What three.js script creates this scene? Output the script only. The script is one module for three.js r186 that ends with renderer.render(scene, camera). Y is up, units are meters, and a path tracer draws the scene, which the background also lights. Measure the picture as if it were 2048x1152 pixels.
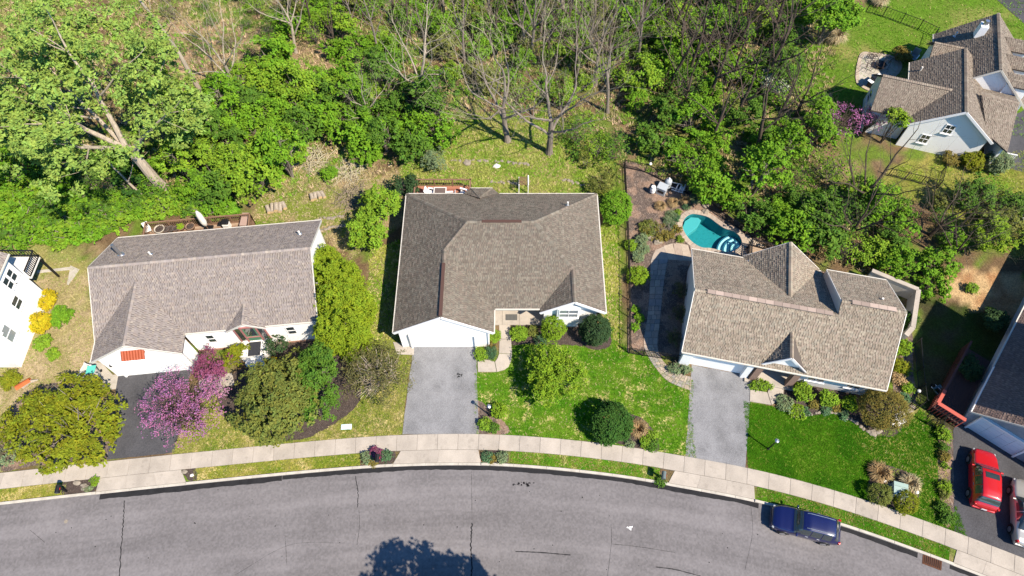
import * as THREE from 'three';
import { Sky } from 'three/addons/objects/Sky.js';
import { mergeGeometries } from 'three/addons/utils/BufferGeometryUtils.js';
import { RoundedBoxGeometry } from 'three/addons/geometries/RoundedBoxGeometry.js';

// ---------------------------------------------------------------- camera, sky, sun, exposure
const scene = new THREE.Scene();
const EYE = 50, PITCH = 60 * Math.PI / 180, FOCAL = 1365;          // a drone 50 m up, looking 60 degrees down
const camera = new THREE.PerspectiveCamera(2 * Math.atan(576 / FOCAL) * 180 / Math.PI, 2048 / 1152, 0.5, 1500);
camera.position.set(0, EYE, 0);
camera.lookAt(0, 0, -EYE / Math.tan(PITCH));
const SUN = new THREE.Vector3(0.66, 1, 0.53).normalize();
const sky = new Sky();
sky.name = 'sky'; sky.scale.setScalar(900); sky.userData.kind = 'structure';
const su = sky.material.uniforms;
su.sunPosition.value.copy(SUN); su.turbidity.value = 3; su.rayleigh.value = 1.4; su.mieCoefficient.value = 0.004; su.mieDirectionalG.value = 0.8;
if (su.cloudCoverage) su.cloudCoverage.value = 0;
scene.add(sky);
scene.environmentIntensity = 0.1;
const sun = new THREE.DirectionalLight(0xfff1dc, 5.0);
sun.name = 'sun'; sun.position.copy(SUN).multiplyScalar(140).add(new THREE.Vector3(0, 0, -32)); sun.target.position.set(0, 0, -32);
sun.castShadow = true; sun.shadow.mapSize.set(4096, 4096); sun.shadow.radius = 1.2;
Object.assign(sun.shadow.camera, { left: -75, right: 75, top: 60, bottom: -60, near: 20, far: 280 });
scene.add(sun, sun.target);
const renderer = new THREE.WebGLRenderer({ antialias: true });
renderer.toneMapping = THREE.LinearToneMapping;
renderer.toneMappingExposure = 1.8;
renderer.shadowMap.enabled = true;

// ---------------------------------------------------------------- helpers
const V = (x, y, z) => new THREE.Vector3(x, y, z);
// survey of the place: the photograph's pixel (2048 x 1152) at a known height becomes a point in metres
function g(px, py, h = 0) {
  const u = (px - 1024) / FOCAL, v = (py - 576) / FOCAL, s = Math.sin(PITCH), c = Math.cos(PITCH);
  const t = (EYE - h) / (s + v * c);
  return V(u * t, h, -(c - v * s) * t);
}
function rng32(a) { return () => { a |= 0; a = a + 0x6D2B79F5 | 0; let t = Math.imul(a ^ a >>> 15, 1 | a); t = t + Math.imul(t ^ t >>> 7, 61 | t) ^ t; return ((t ^ t >>> 14) >>> 0) / 4294967296; }; }
const R0 = rng32(20240418);
const rr = (r, a, b) => a + (b - a) * r();
const lerp = (a, b, t) => a + (b - a) * t, clamp = (x, a = 0, b = 1) => Math.min(b, Math.max(a, x));
const smooth = (a, b, x) => { const t = clamp((x - a) / (b - a)); return t * t * (3 - 2 * t); };
// periodic value noise
const LAT = new Float32Array(65536); { const r = rng32(77); for (let i = 0; i < 65536; i++) LAT[i] = r(); }
function vnoise(x, y, p = 256, s = 0) {
  const xi = Math.floor(x), yi = Math.floor(y), fx = x - xi, fy = y - yi;
  const q = (i, j) => LAT[((((i % p) + p) % p) * 131 + (((j % p) + p) % p) * 7919 + s * 613) & 65535];
  const a = fx * fx * (3 - 2 * fx), b = fy * fy * (3 - 2 * fy);
  return lerp(lerp(q(xi, yi), q(xi + 1, yi), a), lerp(q(xi, yi + 1), q(xi + 1, yi + 1), a), b);
}
function fbm(x, y, o = 4, p = 256, s = 0) { let v = 0, w = 0.5, n = 0; for (let i = 0; i < o; i++) { v += w * vnoise(x, y, p, s + i); n += w; x *= 2; y *= 2; p *= 2; w *= 0.5; } return v / n; }
const toS = (c) => Math.round(255 * clamp(c <= 0.0031308 ? 12.92 * c : 1.055 * Math.pow(c, 1 / 2.4) - 0.055));
function colorTex(size, fn) {                                         // fn(u, v) gives linear base colour
  const d = new Uint8Array(size * size * 4);
  for (let j = 0; j < size; j++) for (let i = 0; i < size; i++) {
    const c = fn(i / size, j / size), k = (j * size + i) * 4;
    d[k] = toS(c[0]); d[k + 1] = toS(c[1]); d[k + 2] = toS(c[2]); d[k + 3] = 255;
  }
  const t = new THREE.DataTexture(d, size, size, THREE.RGBAFormat);
  t.colorSpace = THREE.SRGBColorSpace; t.wrapS = t.wrapT = THREE.RepeatWrapping; t.magFilter = THREE.LinearFilter; t.minFilter = THREE.LinearMipmapLinearFilter; t.generateMipmaps = true; t.needsUpdate = true;
  return t;
}
function greyTex(size, fn) {
  const d = new Uint8Array(size * size * 4);
  for (let j = 0; j < size; j++) for (let i = 0; i < size; i++) { const k = (j * size + i) * 4; d[k] = d[k + 1] = d[k + 2] = Math.round(255 * clamp(fn(i / size, j / size))); d[k + 3] = 255; }
  const t = new THREE.DataTexture(d, size, size, THREE.RGBAFormat);
  t.wrapS = t.wrapT = THREE.RepeatWrapping; t.magFilter = THREE.LinearFilter; t.needsUpdate = true;
  return t;
}
const tiled = (t, m) => { const c = t.clone(); c.repeat.set(1 / m, 1 / m); c.needsUpdate = true; return c; };
const mix3 = (a, b, t) => [lerp(a[0], b[0], t), lerp(a[1], b[1], t), lerp(a[2], b[2], t)];
const mul3 = (a, k) => [a[0] * k, a[1] * k, a[2] * k];

// mesh collector
class MB {
  constructor() { this.p = []; this.c = []; this.u = []; this.col = [1, 1, 1]; }
  color(c) { this.col = c; return this; }
  vert(a, uv) { this.p.push(a[0], a[1], a[2]); this.c.push(this.col[0], this.col[1], this.col[2]); this.u.push(uv ? uv[0] : a[0], uv ? uv[1] : a[2]); }
  tri(a, b, c) { this.vert(a); this.vert(b); this.vert(c); return this; }
  quad(a, b, c, d) { this.tri(a, b, c); return this.tri(a, c, d); }
  fan(pts) { for (let i = 1; i + 1 < pts.length; i++) this.tri(pts[0], pts[i], pts[i + 1]); }
  // box given centre, size, yaw
  box(cx, cy, cz, sx, sy, sz, yaw = 0) {
    const c = Math.cos(yaw), s = Math.sin(yaw), q = [];
    for (const [i, j, k] of [[-1, -1, -1], [1, -1, -1], [1, 1, -1], [-1, 1, -1], [-1, -1, 1], [1, -1, 1], [1, 1, 1], [-1, 1, 1]]) {
      const x = i * sx / 2, y = j * sy / 2, z = k * sz / 2; q.push([cx + x * c + z * s, cy + y, cz - x * s + z * c]);
    }
    for (const f of [[1, 0, 3, 2], [4, 5, 6, 7], [0, 4, 7, 3], [5, 1, 2, 6], [3, 7, 6, 2], [0, 1, 5, 4]]) this.quad(...f.map(i => q[i]));
    return this;
  }
  // square bar between two points
  bar(a, b, w, h = w) {
    const A = V(...a), B = V(...b), d = B.clone().sub(A).normalize(), up = Math.abs(d.y) > 0.95 ? V(1, 0, 0) : V(0, 1, 0);
    const s = d.clone().cross(up).normalize().multiplyScalar(w / 2), t = s.clone().cross(d).normalize().multiplyScalar(h / 2), q = [];
    for (const P of [A, B]) for (const [i, j] of [[-1, -1], [1, -1], [1, 1], [-1, 1]]) q.push(P.clone().addScaledVector(s, i).addScaledVector(t, j).toArray());
    for (const f of [[3, 2, 1, 0], [4, 5, 6, 7], [0, 1, 5, 4], [1, 2, 6, 5], [2, 3, 7, 6], [3, 0, 4, 7]]) this.quad(...f.map(i => q[i]));
    return this;
  }
  tube(pts, rad, n = 6, cap = false) {                                 // pts: Vector3[], rad: number[]
    let prev = null, frame = V(1, 0, 0.3).normalize();
    for (let i = 0; i < pts.length; i++) {
      const d = (i + 1 < pts.length ? pts[i + 1].clone().sub(pts[i]) : pts[i].clone().sub(pts[i - 1])).normalize();
      const s = frame.clone().addScaledVector(d, -frame.dot(d)); if (s.lengthSq() < 1e-4) s.set(0, 0, 1).addScaledVector(d, -d.z); s.normalize(); frame = s;
      const t = d.clone().cross(s), ring = [];
      for (let k = 0; k < n; k++) { const a = k / n * Math.PI * 2; ring.push(pts[i].clone().addScaledVector(s, Math.cos(a) * rad[i]).addScaledVector(t, Math.sin(a) * rad[i]).toArray()); }
      if (prev) for (let k = 0; k < n; k++) this.quad(prev[k], prev[(k + 1) % n], ring[(k + 1) % n], ring[k]);
      prev = ring;
    }
    if (cap && prev) this.fan(prev);
    return this;
  }
  geo(smoothN = false) {
    const b = new THREE.BufferGeometry();
    b.setAttribute('position', new THREE.BufferAttribute(new Float32Array(this.p), 3));
    b.setAttribute('color', new THREE.BufferAttribute(new Float32Array(this.c), 3));
    b.setAttribute('uv', new THREE.BufferAttribute(new Float32Array(this.u), 2));
    b.computeVertexNormals();
    return b;
  }
}
const used = new Map();
function numbered(name) { const n = used.get(name) || 0; used.set(name, n + 1); return n ? name + '_' + String(n).padStart(3, '0') : name; }
function mesh(name, geo, mat, parent) {
  const m = new THREE.Mesh(geo, mat); m.castShadow = m.receiveShadow = true; m.name = name;
  if (parent) parent.add(m);
  return m;
}
function tag(o, label, category, group) { o.userData.label = label; o.userData.category = category; if (group) o.userData.group = group; return o; }
function thing(name, label, category, p = [0, 0, 0], yaw = 0, group) {
  const o = new THREE.Group(); o.name = numbered(name); o.position.set(p.x ?? p[0], p.y ?? p[1], p.z ?? p[2]); o.rotation.y = yaw; scene.add(o);
  return tag(o, label, category, group);
}
function single(name, geo, mat, label, category, p = [0, 0, 0], yaw = 0, group) {
  const m = mesh(numbered(name), geo, mat); m.position.set(p.x ?? p[0], p.y ?? p[1], p.z ?? p[2]); m.rotation.y = yaw; scene.add(m);
  return tag(m, label, category, group);
}
function struct(name, geo, mat, label) {
  const m = geo ? mesh(numbered(name), geo, mat) : new THREE.Group(); m.name = m.name || numbered(name); m.userData.kind = 'structure'; if (label) m.userData.label = label; scene.add(m); return m;
}
function copyOf(src, label, p, yaw = 0, scale = 1, group, mats) {
  const c = src.clone(); c.name = numbered(src.name.replace(/_\d{3}$/, '')); c.userData = { label, category: src.userData.category }; if (group) c.userData.group = group;
  c.position.set(p.x ?? p[0], p.y ?? p[1], p.z ?? p[2]); c.rotation.set(0, yaw, 0);
  if (Array.isArray(scale)) c.scale.set(...scale); else c.scale.setScalar(scale);
  if (mats) c.traverse(m => { if (m.isMesh && mats[m.name]) m.material = mats[m.name]; });
  scene.add(c); return c;
}
const lin = (r, gg, b) => new THREE.Color().setRGB(r, gg, b);
const mat = (c, rough = 0.8, o = {}) => new THREE.MeshPhysicalMaterial({ specularIntensity: rough >= 0.75 ? 0.15 : 1, color: Array.isArray(c) ? lin(...c) : c, roughness: rough, side: THREE.DoubleSide, ...o });
const vmat = (rough = 0.8, o = {}) => new THREE.MeshPhysicalMaterial({ specularIntensity: 0.12, color: 0xffffff, vertexColors: true, roughness: rough, side: THREE.DoubleSide, ...o });

// flat sheet from an outline of world points, uv in metres
function rough(pts, amp, step, seed = 1) {                           // a hand-dug edge: outline cut into short wavering pieces
  const out = [], r = rng32(seed);
  for (let i = 0; i < pts.length; i++) {
    const a = pts[i], b = pts[(i + 1) % pts.length], n = Math.max(1, Math.round(a.distanceTo(b) / step));
    for (let k = 0; k < n; k++) { const q = a.clone().lerp(b, k / n); q.x += (r() - 0.5) * amp; q.z += (r() - 0.5) * amp; out.push(q); }
  }
  return out;
}
function curved(pts, n = 6, closed = true) { return new THREE.CatmullRomCurve3(pts, closed, 'centripetal').getPoints(pts.length * n).slice(0, closed ? -1 : undefined); }
function sheet(pts, y, holes = []) {
  const s = new THREE.Shape(pts.map(p => new THREE.Vector2(p.x, -p.z)));
  for (const h of holes) s.holes.push(new THREE.Path(h.map(p => new THREE.Vector2(p.x, -p.z))));
  const q = new THREE.ShapeGeometry(s); q.rotateX(-Math.PI / 2); q.translate(0, y, 0);
  return q;
}
function slab(pts, y0, y1, bevel = 0.012) {                          // thick plate with rounded arrises
  const s = new THREE.Shape(pts.map(p => new THREE.Vector2(p.x, -p.z)));
  const q = new THREE.ExtrudeGeometry(s, { depth: y1 - y0 - bevel, bevelEnabled: bevel > 0, bevelThickness: bevel, bevelSize: bevel, bevelOffset: -bevel, bevelSegments: 1, steps: 1 });
  q.rotateX(-Math.PI / 2); q.translate(0, y0, 0);
  const p = q.attributes.position, u = q.attributes.uv; for (let i = 0; i < p.count; i++) u.setXY(i, p.getX(i), p.getZ(i));
  return q;
}
function inside(pts, x, z) { let c = false; for (let i = 0, j = pts.length - 1; i < pts.length; j = i++) { const a = pts[i], b = pts[j]; if ((a.z > z) !== (b.z > z) && x < (b.x - a.x) * (z - a.z) / (b.z - a.z) + a.x) c = !c; } return c; }
const poly = (...a) => { const o = []; for (let i = 0; i < a.length; i += 2) o.push(g(a[i], a[i + 1])); return o; };

// ---------------------------------------------------------------- materials
const grain = colorTex(512, (u, v) => { const k = 0.62 + 0.38 * fbm(u * 64, v * 64, 3, 64, 3) + 0.25 * (fbm(u * 8, v * 8, 3, 8, 9) - 0.5); return [k, k, k]; });
const speck = colorTex(512, (u, v) => { const n = fbm(u * 128, v * 128, 2, 128, 5), b = fbm(u * 6, v * 6, 4, 6, 15); const k = 0.72 + 0.5 * (n - 0.5) + 0.42 * (b - 0.35); return [k, k, k * 1.01]; });
const bumpTex = greyTex(256, (u, v) => fbm(u * 64, v * 64, 3, 64, 31));
const roadTex = colorTex(1024, (u, v) => {                           // u runs along the road (24 m), v across (12 m); worn lanes, patches and chips
  const streak = fbm(u * 3, v * 26, 4, 3, 41), chips = fbm(u * 200, v * 100, 2, 200, 45), blotch = fbm(u * 9, v * 6, 4, 9, 49);
  const lane = 0.5 + 0.5 * Math.sin(v * Math.PI * 2 * 3.5 + 0.9) ;
  let k = 0.80 + 0.34 * (streak - 0.5) + 0.30 * (chips - 0.5) + 0.26 * (blotch - 0.5) - 0.12 * lane * smooth(0.35, 0.75, streak + 0.2 * blotch);
  return [k * 1.0, k * 0.985, k * 1.0];
});
const concTex = colorTex(512, (u, v) => { const a = fbm(u * 90, v * 90, 3, 90, 61), b = fbm(u * 5, v * 5, 4, 5, 65), st = smooth(0.62, 0.8, fbm(u * 12, v * 12, 4, 12, 69)); const k = 0.86 + 0.2 * (a - 0.5) + 0.3 * (b - 0.5) - 0.1 * st; return [k, k * 0.985, k * 0.96]; });
const M = {
  road: mat([0.2, 0.191, 0.192], 0.93, { map: roadTex, bumpMap: tiled(bumpTex, 0.05), bumpScale: 0.004 }),
  tar: mat([0.028, 0.028, 0.03], 0.85, { map: tiled(speck, 2) }),
  driveLight: mat([0.245, 0.247, 0.255], 0.92, { map: tiled(speck, 5) }),
  driveDark: mat([0.085, 0.085, 0.092], 0.9, { map: tiled(speck, 6) }),
  conc: [1.0, 0.94, 1.05, 0.98].map((k, i) => mat([0.43 * k, 0.39 * k, 0.345 * k], 0.9, { map: tiled(concTex, 3.1 + i * 0.37) })),
  concPlain: mat([0.45, 0.42, 0.37], 0.9, { map: tiled(concTex, 4) }),
  kerb: mat([0.5, 0.47, 0.42], 0.9, { map: tiled(concTex, 2) }),
  joint: mat([0.1, 0.09, 0.075], 1),
  white: mat([0.87, 0.87, 0.86], 0.6), trim: mat([0.8, 0.8, 0.8], 0.45), cream: mat([0.7, 0.66, 0.58], 0.7),
  offwhite: mat([0.66, 0.64, 0.6], 0.7),
  black: mat([0.015, 0.015, 0.017], 0.45, { metalness: 0.3 }), rubber: mat([0.02, 0.02, 0.02], 0.9),
  glass: new THREE.MeshPhysicalMaterial({ color: lin(0.03, 0.04, 0.045), roughness: 0.06, metalness: 0, clearcoat: 1, side: THREE.DoubleSide }),
  glassPale: new THREE.MeshPhysicalMaterial({ color: lin(0.22, 0.25, 0.27), roughness: 0.08, clearcoat: 1, side: THREE.DoubleSide }),
  brick: mat([0.34, 0.2, 0.15], 0.9, { map: tiled(grain, 0.6) }),
  redTile: mat([0.36, 0.075, 0.025], 0.7, { map: tiled(grain, 1) }),
  wood: mat([0.24, 0.145, 0.095], 0.85, { map: tiled(grain, 0.8) }), woodRed: mat([0.3, 0.12, 0.08], 0.8, { map: tiled(grain, 0.8) }), woodPale: mat([0.42, 0.31, 0.22], 0.85, { map: tiled(grain, 0.8) }),
  metal: mat([0.55, 0.56, 0.58], 0.35, { metalness: 0.9 }),
  stone: [[0.42, 0.35, 0.29], [0.36, 0.31, 0.27], [0.47, 0.39, 0.31], [0.33, 0.3, 0.28], [0.4, 0.32, 0.26]].map(c => mat(c, 0.9, { map: tiled(grain, 1.3) })),
  rock: mat([0.3, 0.26, 0.21], 0.95, { map: tiled(grain, 1) }),
};
const barkTex = colorTex(256, (u, v) => { const k = 0.6 + 0.8 * (fbm(u * 24, v * 6, 4, 24, 81) - 0.2); return [k, k * 0.97, k * 0.92]; });
M.barkGrey = mat([0.24, 0.21, 0.185], 0.95, { map: tiled(barkTex, 0.8) });
M.barkPale = mat([0.4, 0.35, 0.29], 0.95, { map: tiled(barkTex, 0.8) });
M.barkDark = mat([0.1, 0.08, 0.065], 0.95, { map: tiled(barkTex, 0.8) });
M.twigGrey = mat([0.2, 0.165, 0.12], 0.95); M.twigPale = mat([0.36, 0.32, 0.22], 0.95); M.twigDark = mat([0.09, 0.07, 0.06], 0.95);
const leafMat = (c, t = 0.16) => new THREE.MeshPhysicalMaterial({ color: lin(...c).multiplyScalar(0.8), vertexColors: true, roughness: 0.75, transmission: t, thickness: 0, side: THREE.DoubleSide, specularIntensity: 0.2 });
const L = {
  bright: leafMat([0.15, 0.31, 0.018]), mid: leafMat([0.095, 0.2, 0.022]), fresh: leafMat([0.2, 0.34, 0.025]), oak: leafMat([0.25, 0.37, 0.07]),
  olive: leafMat([0.17, 0.2, 0.04]), yellow: leafMat([0.21, 0.24, 0.014]), lime: leafMat([0.2, 0.33, 0.02]), dark: leafMat([0.042, 0.085, 0.03], 0.12), deep: leafMat([0.05, 0.13, 0.02], 0.2),
  brownish: leafMat([0.17, 0.165, 0.06]), rust: leafMat([0.22, 0.185, 0.04]), pink: leafMat([0.46, 0.17, 0.37]), pinkPale: leafMat([0.5, 0.25, 0.38]), burgundy: leafMat([0.25, 0.07, 0.14]),
  gold: leafMat([0.5, 0.4, 0.015]), straw: leafMat([0.45, 0.32, 0.16], 0.2), strawPale: leafMat([0.55, 0.46, 0.28], 0.2), sage: leafMat([0.2, 0.27, 0.13]), white: leafMat([0.55, 0.6, 0.45]), arbor: leafMat([0.25, 0.35, 0.02], 0.2), teal: leafMat([0.1, 0.2, 0.09]),
};
// ---------------------------------------------------------------- the setting: ground
const poolPx = [[1364, 452], [1369, 437], [1382, 428], [1398, 429], [1416, 434], [1432, 445], [1448, 456], [1466, 462], [1479, 472], [1484, 486], [1476, 498], [1458, 505], [1438, 501], [1420, 497], [1405, 496], [1390, 489], [1374, 474]];
const poolRim = curved(poolPx.map(p => g(...p)), 5);
const offsetLoop = (pts, d) => pts.map((p, i) => { const a = pts[(i + pts.length - 1) % pts.length], b = pts[(i + 1) % pts.length], t = b.clone().sub(a).normalize(); return V(p.x - t.z * d, 0, p.z + t.x * d); });
const area = pts => pts.reduce((s, p, i) => { const q = pts[(i + 1) % pts.length]; return s + p.x * q.z - q.x * p.z; }, 0) / 2;
const poolOut = area(poolRim) > 0 ? -1 : 1;
const Zone = {
  sideyard: poly(0, 500, 185, 520, 190, 700, 175, 770, 60, 800, 0, 960, -200, 960, -200, 560),
  backstrip: poly(0, 462, 160, 500, 175, 540, 70, 552, 0, 520),
  dryback: poly(560, 340, 700, 300, 760, 360, 810, 330, 840, 420, 700, 520, 640, 470, 500, 440, 520, 400),
  lawnB: poly(850, 270, 960, 225, 1140, 240, 1240, 330, 1245, 400, 820, 400, 800, 345),
  rightYard: poly(1790, 330, 2060, 300, 2300, 420, 2100, 560, 1980, 470, 1880, 420, 1760, 400),
  lawnD: poly(1560, 140, 1690, 40, 1740, 10, 1790, -60, 2400, -60, 2300, 300, 1800, 250, 1660, 235, 1590, 190),
  dirt: poly(1880, 545, 1930, 525, 2048, 560, 2300, 640, 2100, 660, 1960, 632, 1890, 600),
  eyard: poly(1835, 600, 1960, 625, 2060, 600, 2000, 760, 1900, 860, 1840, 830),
  frontE: poly(1700, 870, 1830, 790, 1890, 860, 1905, 1060, 1860, 1050),
  betweenAB: poly(660, 640, 830, 690, 806, 868, 560, 890, 480, 880, 600, 800),
  sideB: poly(740, 500, 800, 480, 790, 680, 735, 680),
  sideB2: poly(1200, 450, 1240, 450, 1245, 720, 1205, 620),
  hillTan: poly(300, 20, 480, 60, 700, 40, 740, 130, 600, 150, 430, 170, 330, 150),
};
function groundColor(x, z) {
  const jx = x + 2.2 * (fbm(x * 0.35, z * 0.35, 3, 256, 101) - 0.5), jz = z + 2.2 * (fbm(x * 0.35, z * 0.35, 3, 256, 111) - 0.5);
  const n1 = fbm(x * 0.9, z * 0.9, 3, 256, 121), n2 = fbm(x * 0.22, z * 0.22, 3, 256, 131), n3 = fbm(x * 2.3, z * 2.3, 2, 256, 141);
  const tan = [0.34, 0.255, 0.15], green = [0.13, 0.2, 0.03], dry = [0.3, 0.27, 0.1], brown = [0.16, 0.11, 0.065], pale = [0.44, 0.35, 0.23], lush = [0.105, 0.21, 0.018];
  const inZ = k => inside(Zone[k], jx, jz);
  const t = smooth(0.3, 0.7, n1 * 0.7 + n3 * 0.3);
  if (inZ('dirt')) return mix3([0.5, 0.36, 0.2], [0.36, 0.2, 0.1], smooth(0.5, 0.75, n1));
  if (inZ('lawnD')) return mix3(mix3(lush, green, t), dry, 0.75 * smooth(0.55, 0.8, n2));
  if (inZ('rightYard')) return mix3([0.18, 0.25, 0.03], [0.3, 0.27, 0.08], t);
  if (inZ('lawnB')) return mix3([0.17, 0.25, 0.03], [0.34, 0.3, 0.12], smooth(0.42, 0.72, n1 * 0.6 + n3 * 0.4));
  if (inZ('backstrip')) return mix3([0.2, 0.25, 0.07], dry, t);
  if (inZ('sideyard')) return mix3(mix3([0.4, 0.32, 0.2], [0.3, 0.26, 0.12], t), [0.17, 0.22, 0.045], smooth(0.55, 0.72, n2 + 0.25 * (n3 - 0.5)));
  if (inZ('dryback')) return mix3(mix3(tan, [0.38, 0.3, 0.19], t), [0.17, 0.22, 0.035], smooth(0.4, 0.6, n2 * 0.5 + n3 * 0.5));
  if (inZ('eyard')) return mix3([0.07, 0.065, 0.035], [0.045, 0.07, 0.015], t);  // yard colour darkened to deepen the shade beside the grey house
  if (inZ('frontE') || inZ('betweenAB')) return mix3([0.19, 0.23, 0.04], [0.38, 0.32, 0.15], smooth(0.4, 0.75, n1 * 0.5 + n2 * 0.5));
  if (inZ('sideB')) return mix3([0.2, 0.2, 0.07], [0.3, 0.24, 0.13], t);
  if (inZ('sideB2')) return mix3([0.17, 0.25, 0.03], [0.42, 0.36, 0.17], smooth(0.45, 0.75, n1));
  if (inZ('hillTan')) return mix3([0.42, 0.3, 0.19], [0.2, 0.15, 0.09], t);
  return mix3(mix3(brown, tan, smooth(0.45, 0.8, n2 * 0.6 + n3 * 0.4)), green, smooth(0.45, 0.62, n1 * 0.7 + n2 * 0.3));
}
const basin = offsetLoop(poolRim, poolOut * 0.12);
{
  const b = new MB(), S = 0.6, X0 = -78, X1 = 78, Z0 = -96, Z1 = 15;
  const nx = Math.round((X1 - X0) / S), nz = Math.round((Z1 - Z0) / S), pos = new Float32Array((nx + 1) * (nz + 1) * 3), col = new Float32Array(pos.length), uv = new Float32Array((nx + 1) * (nz + 1) * 2), idx = [];
  for (let j = 0; j <= nz; j++) for (let i = 0; i <= nx; i++) {
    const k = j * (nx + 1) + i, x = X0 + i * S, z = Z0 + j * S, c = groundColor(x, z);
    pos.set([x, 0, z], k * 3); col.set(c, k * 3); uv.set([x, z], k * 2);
  }
  for (let j = 0; j < nz; j++) for (let i = 0; i < nx; i++) {
    const x = X0 + (i + 0.5) * S, z = Z0 + (j + 0.5) * S;
    let hole = false; for (const [a, c] of [[-0.5, -0.5], [0.5, -0.5], [0.5, 0.5], [-0.5, 0.5]]) if (inside(basin, x + a * S, z + c * S)) hole = true;
    if (hole) continue;
    const a = j * (nx + 1) + i, c = a + nx + 1; idx.push(a, c, a + 1, a + 1, c, c + 1);
  }
  const q = new THREE.BufferGeometry(); q.setAttribute('position', new THREE.BufferAttribute(pos, 3)); q.setAttribute('color', new THREE.BufferAttribute(col, 3)); q.setAttribute('uv', new THREE.BufferAttribute(uv, 2)); q.setIndex(idx); q.computeVertexNormals();
  const clod = colorTex(1024, (u, v) => { const a = fbm(u * 90, v * 90, 3, 90, 151), c = fbm(u * 22, v * 22, 3, 22, 155); const k = 0.5 + 0.75 * (a - 0.1) * (0.6 + 0.8 * c); return [k * 1.02, k, k * 0.95]; });
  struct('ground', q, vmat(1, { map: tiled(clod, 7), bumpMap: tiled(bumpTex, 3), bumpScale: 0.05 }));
  const far = new THREE.RingGeometry(48, 600, 48, 1); far.rotateX(-Math.PI / 2); far.translate(0, -0.03, -40);
  struct('far_ground', far, mat([0.12, 0.15, 0.05], 1));
}
// ---------------------------------------------------------------- road, kerb, sidewalk
const kerbLine = new THREE.CatmullRomCurve3([[-75, -5.4], [-60, -7.8], [-45, -9.9], [-36.6, -10.95], [-29.5, -11.75], [-23.4, -12.4], [-13.7, -13.35], [-8.4, -13.72], [-2.5, -13.8], [2.1, -13.55], [7.8, -12.92], [11.8, -12.25], [17.4, -11.15], [22.8, -9.65], [28.6, -7.55], [35, -4.9], [45, -0.4], [60, 7]].map(p => V(p[0], 0, p[1])), false, 'centripetal');
kerbLine.arcLengthDivisions = 1200;
const KL = kerbLine.getLength();
function along(s, off) { const t = clamp(s / KL), p = kerbLine.getPointAt(t), d = kerbLine.getTangentAt(t); return V(p.x + d.z * off, 0, p.z - d.x * off); }   // off > 0: away from the road
function sOfX(x) { let a = 0, b = KL; for (let i = 0; i < 40; i++) { const m = (a + b) / 2; if (kerbLine.getPointAt(m / KL).x < x) a = m; else b = m; } return (a + b) / 2; }
const sPx = (px, py) => sOfX(g(px, py).x);
function strip(s0, s1, o0, o1, step = 0.8) { const n = Math.max(1, Math.ceil((s1 - s0) / step)), a = [], b = []; for (let i = 0; i <= n; i++) { const s = lerp(s0, s1, i / n); a.push(along(s, o0)); b.push(along(s, o1)); } return a.concat(b.reverse()); }
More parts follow.
